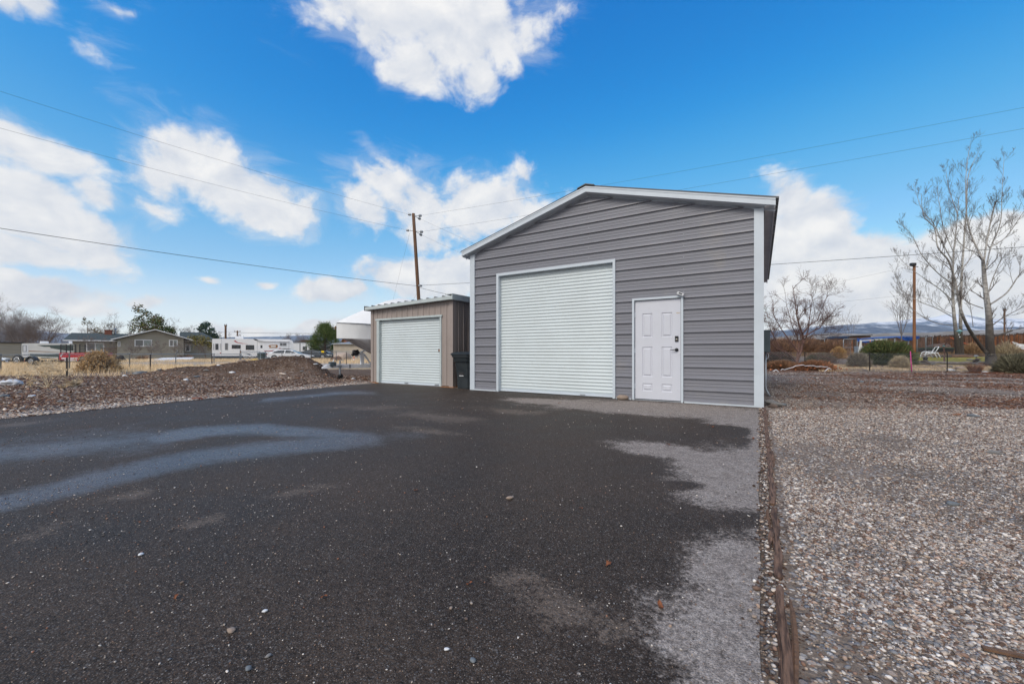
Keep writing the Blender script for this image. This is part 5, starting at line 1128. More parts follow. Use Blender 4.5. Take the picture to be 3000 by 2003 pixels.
# ------------------------------------------------------------------ left chain link fence, gate, old posts
def chain(mb, a, b, z0, z1, step=.09, r=.0022):
    a, b = Vector(a), Vector(b); t = Vector((b.x - a.x, b.y - a.y, 0)); L = t.length; t.normalize(); h = z1 - z0; q = -h
    while q < L:
        for s in (1, -1):
            p0, p1 = (q, 0), (q + h, h)
            if p0[0] < 0: p0 = (0, -q)
            if p1[0] > L: p1 = (L, L - q)
            if p1[0] - p0[0] > .01:
                f = lambda w: (a.x + t.x * w[0], a.y + t.y * w[0], (z0 + w[1] if s > 0 else z1 - w[1]) + (b.z - a.z) * w[0] / L + a.z)
                mb.tw.add(f(p0), f(p1), r, r)
        q += step
def fence(name, label, posts, top, mat, cat='fence', rail=True, meshstep=.09, r=.0022, pr=.03, wires=()):
    x0, y0 = P(*posts[0]); o = thing(name, label, cat, (x0, y0, 0), 0); loc = []
    for (u, d) in posts: x, y = P(u, d); loc.append((x - x0, y - y0, G(x, y)))
    for p in loc: m = MB(); m.lathe([(pr, p[2] - .1), (pr, p[2] + top + .04), (pr * 1.25, p[2] + top + .045), (0, p[2] + top + .08)], 10, (p[0], p[1], 0)); m.build('post', mat, o, True)
    tw = TW(); hold = type('q', (), {})(); hold.tw = tw
    for a, b in zip(loc[:-1], loc[1:]):
        chain(hold, a, b, .04, top, meshstep, r)
        for wz in wires: tw.add((a[0], a[1], a[2] + wz), (b[0], b[1], b[2] + wz), .003, .003)
    if tw.a: tw.build('wire_mesh', M['chain'], o, 3)
    if rail:
        m = MB()
        for a, b in zip(loc[:-1], loc[1:]): m.tube([(a[0], a[1], a[2] + top), (b[0], b[1], b[2] + top)], .021, 8)
        m.build('top_rail', mat, o, True)
    return o
fence('chain_link_fence', 'galvanised chain link fence in front of the house, from the left edge to the gate', [(-60, 18), (2, 19.2), (203, 22), (380, 25.4), (515, 28.8), (627, 32.2), (703, 33.6)], .90, M['galv'])
fence('chain_link_fence', 'chain link fence with dark posts right of the mound, behind the boat coupler', [(778, 37), (826, 37.5), (912, 38), (985, 38.5), (1110, 39.5)], 1.12, M['galv'])
x0, y0 = P(704, 33.6); x1, y1 = P(765, 36.3); gt = thing('gate', 'galvanised chain link gate with rounded top corners standing behind the mound', 'gate', (x0, y0, 0), math.atan2(y1 - y0, x1 - x0)); L = math.hypot(x1 - x0, y1 - y0)
m = MB(); m.tube([(.12, 0, .1), (.12, 0, 1.02), (.2, 0, 1.1), (L - .2, 0, 1.1), (L - .1, 0, 1.0), (L - .1, 0, .1), (.12, 0, .1)], .022, 8); m.build('frame', M['galv'], gt, True)
tw = TW(); hq = type('q', (), {})(); hq.tw = tw; chain(hq, (.12, 0, 0), (L - .1, 0, 0), .1, 1.08); tw.build('wire_mesh', M['chain'], gt)
m = MB(); m.lathe([(.04, -.05), (.04, 1.22), (.05, 1.23), (0, 1.27)], 10); m.build('post', M['galv'], gt, True); m = MB(); m.box(-.05, .03, -.06, -.045, 1.0, 1.14); m.build('latch_plate', M['gold'], gt)
for u, d, v1, lb in ((195, 16.2, 1047, 'dark steel post standing between the tumbleweed and the rabbitbrush'), (440, 21, 1038, 'dark steel post in front of the house windows, left of the mound'), (620.5, 28.5, 1036, 'dark steel post beside the galvanised post at the caravan rear'), (1015, 32, 1031, 'brown steel post between the tank and the winch post'), (912, 30, 1028, 'thin dark post in front of the blue coupe')):
    x, y = P(u, d); z = G(x, y); h = Zv(v1, d) - z; o = thing('steel_post', lb, 'post', (x, y, z), YAW, 'old dark steel fence posts on the left'); m = MB(); m.box(-.025, .025, -.006, .006, -.1, h); m.box(-.006, .006, .006, .045, -.1, h); m.build('stem', M['tpost'], o)
    m = MB(); 
    for k in range(int(h / .07)): m.box(-.012, .012, -.018, -.006, .1 + k * .07, .12 + k * .07)
    m.build('studs', M['tpost'], o)
x, y = P(945.5, 37.6); m = MB(); m.bbox(-.13, .13, -.012, .004, -.09, .09, .003); tag(m.build('warning_plate', M['yellow'], None, False, (x, y, Zv(1030, 37.6)), YAW), 'blank yellow plate wired to the chain link fence before the pine', 'plate')
# ------------------------------------------------------------------ left plants
STR = [S(218, 194, 158), S(204, 178, 140), S(230, 210, 180), S(186, 158, 124), S(212, 190, 158)]
random.seed(5); rg = np.random.default_rng(5)
# rabbitbrush
x, y = P(288, 20); o = thing('rabbitbrush', 'large rounded golden rabbitbrush in front of the house', 'shrub', (x, y, G(x, y)), YAW); tw = TW(); tips = []
for k in range(420):
    a = rg.uniform(0, 2 * PI); e = R(rg.uniform(2, 88)); dv = Vector((math.cos(a) * math.cos(e) * .84, math.sin(a) * math.cos(e) * .74, math.sin(e) * 1.02)); L = rg.uniform(.82, 1.04)
    b = Vector((rg.normal(0, .12), rg.normal(0, .12), 0)); mid = b + dv * L * .55 + Vector(rg.normal(0, .04, 3)); end = b * .5 + dv * L; tw.poly([b, mid, end], .008, .003)
    for q in range(4): e2 = end + Vector(rg.normal(0, .055, 3)); tw.add(mid.lerp(end, .5), e2, .003, .0015); tips.append(tuple(e2))
    tips += [tuple(mid.lerp(end, rg.uniform(.5, .9)) + Vector(rg.normal(0, .05, 3))) for _ in range(2)]
tw.build('stems', M['twig_grey'], o); leaf_obj('flower_heads', np.repeat(np.array(tips), 9, 0), .024, [S(206, 164, 108), S(190, 150, 98), S(222, 186, 134), S(172, 146, 112), S(176, 160, 138), S(188, 174, 152)], o, jit=.022, seed=3)
# pale tumbleweed
x, y = P(140, 11.6); o = thing('tumbleweed', 'dry pale branching weed rising from the bark soil at left', 'weed', (x, y, G(x, y) - .02), YAW); tw = TW(); K = dict(wob=.13, up=.02, lev=2, kids=(6, 4), rmin=.003, ang=(15, 40), len=(.4, .7), seg=5)
random.seed(12)
for (dx, dz, L) in ((-.55, .62, .62), (-.35, .9, .75), (-.1, 1, .6), (.12, 1, .62), (.3, .95, .72), (.5, .85, .8), (.72, .75, .85), (.9, .5, .7), (.6, .5, .6), (-.7, .35, .4)): grow(tw, (0, 0, 0), (dx, random.uniform(-.5, .5), dz), L * .9, .011, 2, K)
tw.build('stems', M['straw'], o); tp_ = np.array([tuple(q) for q in tw.tips]); leaf_obj('seed_heads', np.repeat(tp_, 2, 0), .018, [S(226, 202, 164), S(206, 180, 140)], o, jit=.03, seed=2, aspect=2.5, kind='stuff')
tuft('grass_tuft', 'short yellow grass tuft right of the pale tumbleweed', 'grass tuft', 216, 1129, .26, .3, 260, STR, 4)
tuft('grass_tuft', 'thin straw tuft at the foot of the pale tumbleweed', 'grass tuft', 185, 1138, .22, .1, 50, STR, 6)
# dry grass field: nobody could count the blades
def grass(name, label, n, u0, u1, d0, d1, h, cols, seed, keep=None, cat='grass', w=.0036):
    rg = np.random.default_rng(seed); d = np.sqrt(rg.uniform(d0 ** 2, d1 ** 2, n)); u = rg.uniform(u0, u1, n); a = (u - CX) / FOC; X = d * FW[0] + a * d * RT[0]; Y = d * FW[1] + a * d * RT[1]
    dens = fbm(X * .7, Y * .7, 4, seed); k = rg.random(n) < np.clip((dens - .3) * 3.2, .05, 1)
    if keep is not None: k &= keep(u, d, X, Y)
    X, Y, d, dens = X[k], Y[k], d[k], dens[k]; n = len(X); Z = H(X, Y); L = h * rg.uniform(.45, 1.25, n) * (.5 + dens); ang = rg.uniform(0, 2 * PI, n); ln = rg.uniform(.1, .7, n) * L
    B = np.stack([X, Y, Z - .01], 1); T = B + np.stack([np.cos(ang) * ln, np.sin(ang) * ln, L], 1); ww = (w * (1 + d * .03))[:, None]
    sd = np.stack([np.full(n, RT[0]), np.full(n, RT[1]), np.zeros(n)], 1) * ww; Mi = B + (T - B) * .55 + np.array([0, 0, .06]) * L[:, None]
    V = np.stack([B - sd, B + sd, Mi + sd * .7, Mi - sd * .7, T], 1).reshape(-1, 3); q = np.arange(n)[:, None] * 5; F = np.concatenate([q + np.array([[0, 1, 2]]), q + np.array([[0, 2, 3]]), q + np.array([[3, 2, 4]])])
    c = np.array(cols)[rg.integers(0, len(cols), n)] * (.6 + .7 * dens[:, None]) * rg.uniform(.8, 1.2, (n, 1)); tag(link(name, np_mesh(name, V, F, {'Col': np.repeat(c, 5, 0)}), M['grassmat']), label, cat, kind='stuff')
grass('dry_grass', 'straw coloured dry grass filling the field before the house', 100000, -120, 760, 16.8, 50, .30, STR, 8, lambda u, d, X, Y: ~((u > 195) & (d > 17.4) & (d < 20)) & ~((d > 29) & (d < 42) & (u > 330)) & ((H(X, Y) < .16) | (d > 19)))
grass('dry_grass', 'straw coloured dry grass around the cars and tan building', 26000, 740, 1110, 36, 62, .32, STR, 9)
# pruned bare shrubs in front of the house
for k, (u, d, vt, wp, lb) in enumerate(((268, 57, 985, 60, 'thin leafless shrub before the left house window, under the green roof'), (332, 56, 985, 50, 'thin leafless shrub in front of the deck railing'), (386, 55, 1000, 46, 'pruned bare shrub left of the wide gable window'), (398, 55, 1008, 30, 'low pruned stump shrub under the wide gable window'), (442, 55, 1000, 36, 'pruned bare shrub behind the dark steel post'), (478, 55, 1002, 50, 'pruned bare shrub between the two gable windows'), (507, 55, 1008, 26, 'small bare shrub below the narrow gable window'), (535, 55, 1000, 50, 'pruned bare shrub left of the dark framed window'), (584, 55, 1003, 34, 'bare shrub right of the dark framed window'), (606, 54, 985, 60, 'bushy olive tinged bare shrub at the right house corner'))):
    bare_tree(lb, u, d, vt, wp, M['twig_grey' if k != 9 else 'twig_brown'], 40 + k, 'pruned_shrub', 'shrub', 'pruned shrubs along the house front', (9, 5, 4), (15, 40), .16, 3, None if k != 9 else (2, .10, [S(110, 108, 60), S(130, 118, 70)]), .3, 1050, .022, .004, .1)
tuft('dead_shrub', 'rust brown dry shrub under the dark framed house window', 'shrub', 540, 1054, 1.1, 1.6, 500, [S(120, 84, 62), S(98, 70, 54), S(140, 104, 78)], 14, d=54, size=.02, spread=1.2)
tuft('dead_shrub', 'tan dry shrub below the gap left of the wide gable window', 'shrub', 418, 1054, .9, 1.4, 400, [S(150, 116, 84), S(128, 96, 70)], 15, d=54, size=.02, spread=1.2)
GRN = [S(70, 92, 48), S(88, 108, 58), S(54, 74, 40), S(110, 118, 66)]; OLV = [S(104, 92, 62), S(126, 106, 72), S(86, 84, 56)]
TR = [(48, 88, 945, 110, 'twig_grey', 'low brown bare tree in the gap between the two tall trees at far left', None, 4), (105, 92, 952, 95, 'twig_grey', 'low dense bare tree behind the travel trailer roof', None, 4), (285, 100, 958, 90, 'twig_grey', 'low hazy bare tree behind the green roof left of the chimney', None, 4), (570, 96, 952, 50, 'twig_grey', 'small bare tree behind the right green roof end', None, 3), (22, 78, 925, 120, 'twig_grey', 'bare spreading tree at the far left above the tan outbuilding', None, 3), (62, 76, 905, 150, 'twig_grey', 'tall dense bare tree with a spiky top at the far left', None, 4), (125, 72, 913, 160, 'twig_brown', 'big bare tree leaning right over the travel trailer', None, 2),
      (5, 95, 965, 120, 'twig_grey', 'hazy low bare tree at the left border', None, 3), (165, 90, 972, 90, 'twig_grey', 'low bare tree between the travel trailer and the house roof', None, 3), (215, 95, 966, 60, 'twig_grey', 'small bare tree behind the left roof end', None, 2), (256, 86, 938, 46, 'twig_brown', 'upright bare tree with clinging brown leaves left of the chimney', (1, .16, OLV), 1), (300, 86, 942, 60, 'twig_brown', 'curved bare tree just left of the brick chimney', (1, .14, OLV), 2), (345, 84, 924, 80, 'twig_grey', 'bare tree right of the brick chimney', None, 3), (372, 88, 934, 50, 'twig_brown', 'brownish bare tree behind the left gable slope', None, 2),
      (404, 84, 915, 60, 'twig_brown', 'slim leafing tree left of the gable peak', (1, .2, OLV), 2), (450, 80, 909, 95, 'twig_brown', 'tallest tree with sparse olive green leaves behind the gable peak', (3, .20, GRN + OLV), 2), (492, 84, 950, 50, 'twig_brown', 'low olive tree right of the gable peak', (2, .2, GRN), 2), (514, 90, 934, 44, 'twig_grey', 'small bare tree right of the gable peak', None, 2), (546, 90, 936, 50, 'twig_grey', 'bare tree with a slanting limb behind the right roof', None, 2), (603, 88, 948, 58, 'twig_brown', 'round tree with dark bluish leaves at the right end of the house', (3, .22, [S(52, 78, 74), S(70, 96, 88), S(84, 96, 70)]), 2),
      (649, 120, 972, 24, 'twig_grey', 'faint bare sapling left of the far utility pole', None, 2), (682, 130, 974, 30, 'twig_grey', 'faint bare sapling left of the crossarm pole', None, 2), (712, 130, 968, 24, 'twig_grey', 'faint bare sapling right of the crossarm pole', None, 2), (862, 115, 975, 60, 'twig_brown', 'bare brownish tree behind the caravan nose', None, 4), (895, 120, 978, 60, 'twig_grey', 'bare greyish tree left of the pine', None, 4)]
for k, (u, d, vt, wp, mt, lb, lv, st) in enumerate(TR): bare_tree(lb, u, d, vt, wp, M[mt], 70 + k, 'bare_tree', 'tree', 'trees behind the house', (13, 8, 6) if wp > 100 else (11, 7, 5), (22, 58), .12, st, lv, .25, None, .026, .006)
# pine
random.seed(21); x, y = P(952, 56); pn = thing('pine_tree', 'bushy dark green pine between the parked cars and the tan building', 'pine', (x, y, G(x, y)), YAW); tw = TW(); h = Zv(950, 56); tr = TW(); tr.poly([Vector((0, 0, -.1)), Vector((.05, 0, h * .45)), Vector((.1, .05, h * .9))], .22, .05); tr.build('trunk', M['bark_dark'], pn, 8)
tips = []; 
for k in range(70):
    s = random.uniform(.12, 1) ; a = random.uniform(0, 2 * PI); L = (2.7 * (1 - .80 * max(0, s - .25) / .75) if s > .25 else 2.4) * random.uniform(.75, 1.1); b = Vector((.07 * s, 0, h * s * .92)); dv = Vector((math.cos(a), math.sin(a), random.uniform(.05, .5) + s * .3)).normalized(); e = b + dv * L; tw.poly([b, b + dv * L * .5 - Vector((0, 0, .08)), e], .05, .012)
    for q in range(9): c = b + dv * L * random.uniform(.45, 1.08) + rv() * .2; tips += [tuple(c + rv() * .17) for _ in range(46)]
tw.build('branches', M['bark_dark'], pn); tips = np.array(tips); cen = np.array([[0, 0, h * .4]]); out = tips - cen; out /= np.linalg.norm(out, axis=1, keepdims=True); out[:, 2] += .5
leaf_obj('crown', tips, .03, [S(86, 108, 60), S(66, 90, 50), S(106, 122, 68), S(122, 130, 78), S(56, 76, 44)], pn, outward=out, aspect=5.5, seed=7)
# mound stones, white sack, brick, sticks
random.seed(4); ML = ['grey_rock', 'tan_rock', 'slate', 'brown_rock', 'hwhite']
MS = [(708, 1064, 16.2, .22, 'tan_rock', 'long tan slab on the crest left of the mound top'), (783, 1059, 15.8, .12, 'slate', 'flat grey slab lying near the mound top'), (412, 1093, 16.8, .26, 'slate', 'bluish slab at the left foot of the mound near the dark post'), (403, 1101, 16.4, .16, 'grey_rock', 'flat grey slab just below the bluish one'), (468, 1082, 16.4, .12, 'grey_rock', 'grey stone on the left end of the mound'), (680, 1100, 14.6, .11, 'hwhite', 'white rough stone on the mound flank'), (605, 1090, 15, .10, 'grey_rock', 'grey stone high on the left flank'), (576, 1112, 14.2, .10, 'slate', 'blue stone on the lower left flank'), (743, 1114, 14, .09, 'brown_rock', 'rust red stone low on the mound front'), (535, 1094, 15, .09, 'tan_rock', 'small tan stone on the left flank'), (885, 1095, 14.6, .08, 'slate', 'grey blue stone right of the mound middle'), (925, 1079, 15.4, .09, 'hwhite', 'white stone on the right slope beside the coupler'), (1035, 1106, 14.8, .1, 'hwhite', 'white chip right of the jockey wheel'), (365, 1106, 15.9, .1, 'hwhite', 'white lump at the track edge by the rabbitbrush'), (640, 1075, 15.8, .08, 'hwhite', 'small white stone near the mound crest'), (178, 1177, 8.2, .055, 'slate', 'round grey stone on the bark soil at left'), (10, 1160, 9, .1, 'slate', 'flat grey stone at the left border of the bark soil'), (545, 1118, 13.6, .1, 'hwhite', 'flat pale shard on the lower mound edge')]
for k, (u, v, d, s_, mt, lb) in enumerate(MS):
    x, y = P(u, d); rock('stone', lb, x, y, s_, s_ * .7, s_ * .38, M[mt], 50 + k, k * .7, None, 'stone', 'stones on the mound and bark soil', .25, .5)
x, y = P(28, 12.2); o = thing('white_sack', 'crumpled white plastic sack on the bark soil at the left border', 'sack', (x, y, G(x, y)), YAW); m = MB(); m.blob((.08, 0, .07), .25, .16, .10, 3, .3, 3, 2.2); m.blob((-.25, .05, .05), .17, .14, .07, 5, .3, 3, 2.5); m.blob((.25, .02, .04), .12, .1, .05, 9, .4, 2, 2.5); m.build('cloth', M['bagwhite'], o, True)
x, y = P(93, 9.0); m = MB(); m.blob((0, 0, 0), .09, .05, .022, 12, .4, 2, 2); tag(m.build('plastic_scrap', M['bagwhite'], None, True, (x, y, G(x, y) + .015), .4), 'torn white scrap on the bark soil below the tumbleweed', 'scrap')
x, y = gp(577, 1171); o = m = MB(); m.bbox(-.085, .085, -.045, .045, 0, .05, .006); m.blob((.1, .02, .02), .03, .03, .02, 2, .3, 1); tag(m.build('brick', M['brick'], None, False, (x, y, .0), .5), 'broken red brick at the left asphalt edge', 'brick')
x, y = gp(655, 1164); m = MB(); m.tube([(-.32, 0, .02), (-.1, .012, .03), (.15, -.004, .026), (.33, .01, .02)], [.012, .016, .015, .008], 6); tag(m.build('stick', M['wood_old'], None, True, (x, y, .0), YAW - .08), 'dark stick lying along the left asphalt edge', 'stick')
# ================================================================== RIGHT SIDE
def wpt(u, v, d): x, y = P(u, d); return Vector((x, y, Zv(v, d)))
def crop3(x, y): return 2550 + x / 2.1778, 380 + y / 2.1778
# ------------------------------------------------------------------ the two big cottonwoods
def cottonwood(label, ub, db, stems, limbs, twigs, seed, mats, cl=(.85, 2.1)):
    random.seed(seed); x, y = P(ub, db); z = G(x, y); o = thing('cottonwood_tree', label, 'tree', (x, y, z), 0, None); org = Vector((x, y, z - .1))
    tw = TW(); tk = TW(); lm = TW(); K = dict(wob=.045, up=.15, lev=2, kids=(7, 4), rmin=.003, ang=(16, 42), len=(.35, .62), seg=6, taper=.25, first=.12)
    def path(pts, dd, amp): 
        n = len(pts); out = []
        for i, (u, v) in enumerate(pts): out.append(wpt(u, v, db + dd * i / max(n - 1, 1) + amp * math.sin(i * 1.7 + seed)) - org)
        fine = []
        for i in range(n - 1):
            p0, p1, p2, p3 = out[max(i - 1, 0)], out[i], out[i + 1], out[min(i + 2, n - 1)]
            for k in range(5):
                s = k / 5; fine.append(.5 * ((2 * p1) + (p2 - p0) * s + (2 * p0 - 5 * p1 + 4 * p2 - p3) * s * s + (3 * p1 - p0 - 3 * p2 + p3) * s ** 3))
        fine.append(out[-1]); return fine
    def furnish(f, r0, r1, nb, s0, scale):
        n = len(f) - 1
        for b in range(int(nb * 1.6)):
            s = s0 + (1 - s0) * (b + random.random()) / int(nb * 1.6); i = min(int(s * n), n - 1); q = f[i].lerp(f[i + 1], s * n - i); t = (f[i + 1] - f[i]).normalized(); q2 = rv(); q2 = (q2 - t * q2.dot(t)).normalized(); a = R(random.uniform(25, 60))
            d = (t * math.cos(a) + q2 * math.sin(a) + Vector((0, 0, .38))).normalized(); L = random.uniform(*cl) * scale * (1.12 - .62 * s)
            grow(tw, q, d, L, max(.006, (r0 + (r1 - r0) * s) * .42), 2, K)
    for pts, r0, r1, dd, nb, s0 in stems:
        r0 = [q * .66 for q in r0]; r1 *= .66; f = path(pts, dd, .15); n_ = len(f) - 1
        if isinstance(r0, list):
            rr_ = np.interp(np.linspace(0, len(r0) - 1, n_ + 1), range(len(r0)), r0)
            for i_ in range(n_): tk.add(f[i_], f[i_ + 1], rr_[i_], rr_[i_ + 1])
            r0 = r0[len(r0) // 2]
        else: tk.poly(f, r0, r1)
        furnish(f, r0, r1, nb, s0, 1)
    for pts, r0, r1, dd, nb, s0 in limbs:
        r0 *= .6; r1 *= .6; f = path(pts, dd, .25); lm = TW(); lm.poly(f, r0, r1); lm.build('limb', mats[1], o, 8); furnish(f, r0, r1, nb, s0, .85)
    tk.build('trunk', mats[0], o, 12); tw.build('branches', mats[2], o, 3)
    tips = np.array([tuple(t) for t in tw.tips]); sel = tips[np.random.default_rng(seed).random(len(tips)) < .35]
    leaf_obj('buds', sel, .034, [(.10, .082, .07), (.14, .11, .09)], o, jit=.01, seed=seed)
    return o, org
m_, t_, b_ = newmat('cottonwood_bark'); v_ = coords(t_); gz = t_.node('ShaderNodeSeparateXYZ'); t_.put(gz.inputs[0], v_)
ht = t_.range(t_.math('ADD', gz.outputs[2], t_.math('MULTIPLY', t_.noise(v_, 3., 5), 2.4)), 2.6, 6.0)
t_.put(b_.inputs['Base Color'], t_.mix(ht, t_.mix(t_.noise(t_.vmath('MULTIPLY', v_, (5, 5, .9)), 5, 5), (.022, .018, .015), (.105, .085, .07)), t_.mix(t_.range(t_.noise(t_.vmath('MULTIPLY', v_, (1, 1, 4)), 3, 5), .35, .6), (.25, .23, .21), (.48, .455, .42))))
b_.inputs['Roughness'].default_value = .92; t_.put(b_.inputs['Normal'], t_.bump(t_.noise(t_.vmath('MULTIPLY', v_, (4, 4, .7)), 6, 5), .9, .06)); M['cottonwood'] = m_
m_, t_, b_ = newmat('cottonwood_twig'); v_ = coords(t_); t_.put(b_.inputs['Base Color'], t_.mix(t_.noise(v_, 1.2, 4), (.095, .072, .06), (.175, .143, .122))); b_.inputs['Roughness'].default_value = .9; M['cw_twig'] = m_
C3 = lambda pts: [crop3(*p) for p in pts]
tB, orgB = cottonwood('old forked cottonwood with thick dark base, nearest tree at right', 2906, 24,
    [([(2906, 1078), (2903, 1050), (2901, 1030), (2897, 931), (2890, 876), (2884, 821), (2880, 766)], [.42, .36, .30, .215, .19, .155, .12], .11, .2, 4, .45)],
    [([(2896, 1042)] + C3([(720, 1410), (640, 1300), (590, 1200), (565, 1110), (540, 980), (500, 850), (430, 760), (410, 640), (340, 560), (325, 420)]), .17, .012, -1.2, 13, .35),
     (C3([(720, 840), (650, 700), (615, 560), (610, 300), (640, 80)]), .085, .007, .6, 12, .15), (C3([(725, 845), (750, 680), (790, 500), (808, 466)]), .075, .045, -.4, 6, .2), (C3([(738, 900), (765, 770), (830, 600), (840, 400), (855, 160)]), .07, .007, .8, 11, .2),
     (C3([(765, 1125), (870, 1050), (940, 950), (980, 905), (1040, 850), (1090, 720)]), .075, .012, .3, 7, .3), (C3([(775, 1260), (830, 1220), (900, 1180), (980, 1140), (1060, 1090)]), .05, .012, -.6, 8, .25), (C3([(745, 1110), (770, 990), (830, 845), (840, 830)]), .05, .02, -.5, 5, .3),
     (C3([(720, 1150), (620, 1110), (560, 1040), (500, 1000)]), .05, .01, -1, 5, .3), (C3([(760, 760), (860, 700), (960, 560), (1020, 470)]), .06, .01, .5, 7, .2), (C3([(690, 800), (600, 760), (540, 690), (510, 600), (500, 470)]), .05, .01, .8, 6, .2), (C3([(655, 1265), (640, 1150), (610, 1000)]), .03, .008, -.3, 4, .3), (C3([(785, 1330), (850, 1310), (908, 1290)]), .10, .06, .3, 2, .6)],
    None, 31, (M['cottonwood'], M['cottonwood'], M['cw_twig']))
tA, orgA = cottonwood('twin stemmed pale barked cottonwood behind the white lawn chair', 2812, 35,
    [([(2808, 1050), (2804, 1010)] + C3([(545, 1290), (530, 1150), (525, 1000), (530, 800), (550, 620), (565, 420)]), [.33, .26, .21, .17, .13, .09, .05, .015], .02, .2, 16, .4), ([(2817, 1050), (2816, 1005)] + C3([(575, 1260), (578, 1000), (598, 700), (612, 520), (625, 300), (690, 150)]), [.28, .22, .18, .14, .10, .07, .045, .012], .02, .8, 16, .4)],
    [(C3([(525, 1255), (420, 1240), (320, 1190), (250, 1130), (210, 1050), (170, 940)]), .06, .012, -1.5, 10, .2), (C3([(520, 1200), (430, 1150), (330, 1110), (240, 1060), (185, 1010), (160, 920)]), .06, .012, -1, 10, .2), (C3([(525, 1100), (450, 1030), (350, 960), (240, 880), (165, 800)]), .07, .012, -1, 11, .2),
     (C3([(540, 1000), (440, 930), (330, 810), (270, 690), (185, 590)]), .08, .012, -.5, 12, .2), (C3([(530, 860), (460, 730), (400, 600), (330, 520), (275, 350)]), .08, .012, .5, 12, .2), (C3([(535, 800), (470, 640), (440, 480), (425, 360)]), .06, .01, 1, 10, .2), (C3([(560, 560), (500, 380), (480, 250)]), .05, .01, .5, 8, .15), (C3([(585, 900), (640, 820), (700, 700), (720, 560)]), .06, .01, 1.5, 9, .2), (C3([(525, 1180), (470, 1160), (380, 1090), (300, 1085), (230, 1100)]), .04, .01, -2, 8, .2), (C3([(580, 1100), (640, 1020), (700, 960), (760, 930)]), .05, .01, 2, 6, .2)],
    None, 33, (M['cottonwood'], M['cottonwood'], M['cw_twig']), (.9, 2.3))
# cut stub and dry leaves on the old trunk
m = TW()
# ------------------------------------------------------------------ bare bush beside the garage
def c1(x, y): return 2230 + x / 8.7, 960 + y / 8.7
random.seed(61); db = 26.5; x, y = P(2332, db); z = G(x, y); bb = thing('bare_bush', 'large leafless reddish bush rising beside the garage corner', 'bush', (x, y, z), 0); org = Vector((x, y, z - .05)); tw = TW(); st_ = TW(); K = dict(wob=.15, up=.10, lev=3, kids=(6, 5, 3), rmin=.004, ang=(25, 65), len=(.4, .75), seg=5, taper=.35)
for pts, r0, dd in (([c1(900, 900), c1(1000, 640), c1(1060, 400), c1(1060, 200), c1(980, 0), (2335, 930), (2328, 880), (2322, 838)], .10, .3), ([c1(890, 880), c1(800, 770), c1(650, 650), c1(370, 540), c1(230, 360), c1(60, 240)], .07, -.4), ([c1(900, 860), c1(940, 620), c1(780, 420), c1(640, 230), c1(520, 60), (2268, 930), (2262, 890)], .07, .5), ([c1(1060, 260), c1(1300, 120), c1(1500, 20), (2420, 935), (2436, 900)], .05, -.6), ([c1(1100, 720), c1(1300, 680), c1(1500, 720), c1(1700, 780), c1(1830, 870)], .03, -1),
                    ([c1(1060, 420), c1(1150, 260), c1(1200, 60), (2372, 930), (2380, 880), (2376, 850)], .05, .6), ([c1(950, 640), c1(960, 400), c1(900, 200), (2322, 960), (2305, 900), (2300, 860)], .05, 1), ([c1(870, 850), c1(600, 730), c1(350, 700), c1(180, 600)], .04, 1), ([c1(1090, 300), c1(1420, 190), c1(1700, 210), c1(1980, 230)], .035, .8), ([c1(500, 560), c1(380, 360), c1(270, 150), (2252, 950), (2246, 910)], .04, .3), ([c1(1060, 160), c1(1250, -60), (2395, 940), (2415, 885), (2425, 868)], .045, 0)):
    f = [wpt(u, v, db + dd * i / len(pts)) - org for i, (u, v) in enumerate(pts)]; st_.poly(f, r0, r0 * .12); n = len(f) - 1
    for b in range(14):
        s = random.uniform(.2, 1); i = min(int(s * n), n - 1); q = f[i].lerp(f[i + 1], s * n - i); t = (f[i + 1] - f[i]).normalized(); q2 = rv(); q2 = (q2 - t * q2.dot(t)).normalized(); grow(tw, q, t * .8 + q2 * .7, random.uniform(.6, 1.35), r0 * .26, 2, dict(K, lev=2, kids=(7, 5)))
st_.build('stems', M['twig_red'], bb, 7); tw.build('branches', M['twig_red'], bb, 3)
# ------------------------------------------------------------------ evergreen and grey shrubs
def needle_bush(name, label, cat, u, d, wpx, vtop, n, cols, L, seed, asp=6, depth=.8, lift=.35, mat=None, inner=None):
    rg = np.random.default_rng(seed); x, y = P(u, d); z = G(x, y); h = Zv(vtop, d) - z; w = wpx * d / FOC / 2 * .84; o = thing(name, label, cat, (x, y, z), YAW)
    a = rg.uniform(0, 2 * PI, n); e = np.arcsin(rg.uniform(.0, 1, n)); r = rg.uniform(.45, 1, n) ** .35; lump = 1 + .22 * (fbm(a * 2.2 + 5, e * 3, 3, seed) - .5) * 2
    D = np.stack([np.cos(a) * np.cos(e), np.sin(a) * np.cos(e) * depth, np.sin(e)], 1); Pt = D * (r * lump)[:, None] * np.array([w, w, h]); Pt[:, 2] = np.maximum(Pt[:, 2], .04)
    out = D * np.array([1, 1, .7]); out[:, 2] += lift; out /= np.linalg.norm(out, axis=1, keepdims=True)
    cc = np.array(cols); leaf_obj('foliage', Pt, L, cols, o, outward=out, aspect=asp, seed=seed, mat=mat)
    tw = TW()
    for k in range(90):
        i = rg.integers(0, n); q = Vector(Pt[i]); tw.poly([Vector((rg.normal(0, .1 * w), rg.normal(0, .1 * w), 0)), q * .5 + Vector((0, 0, .05)), q], .012, .004)
    tw.build('stems', M['twig_grey'] if inner is None else M[inner], o); return o
needle_bush('juniper_shrub', 'wide rounded dark green evergreen shrub behind the wire fence', 'shrub', 2600, 25.6, 158, 1004, 15000, [S(96, 108, 66), S(78, 92, 56), S(112, 120, 74), S(104, 96, 64), S(64, 76, 48)], .034, 3, 6.5, inner='twig_brown')
SG = [S(138, 128, 112), S(112, 104, 92), S(158, 146, 126), S(92, 84, 76)]
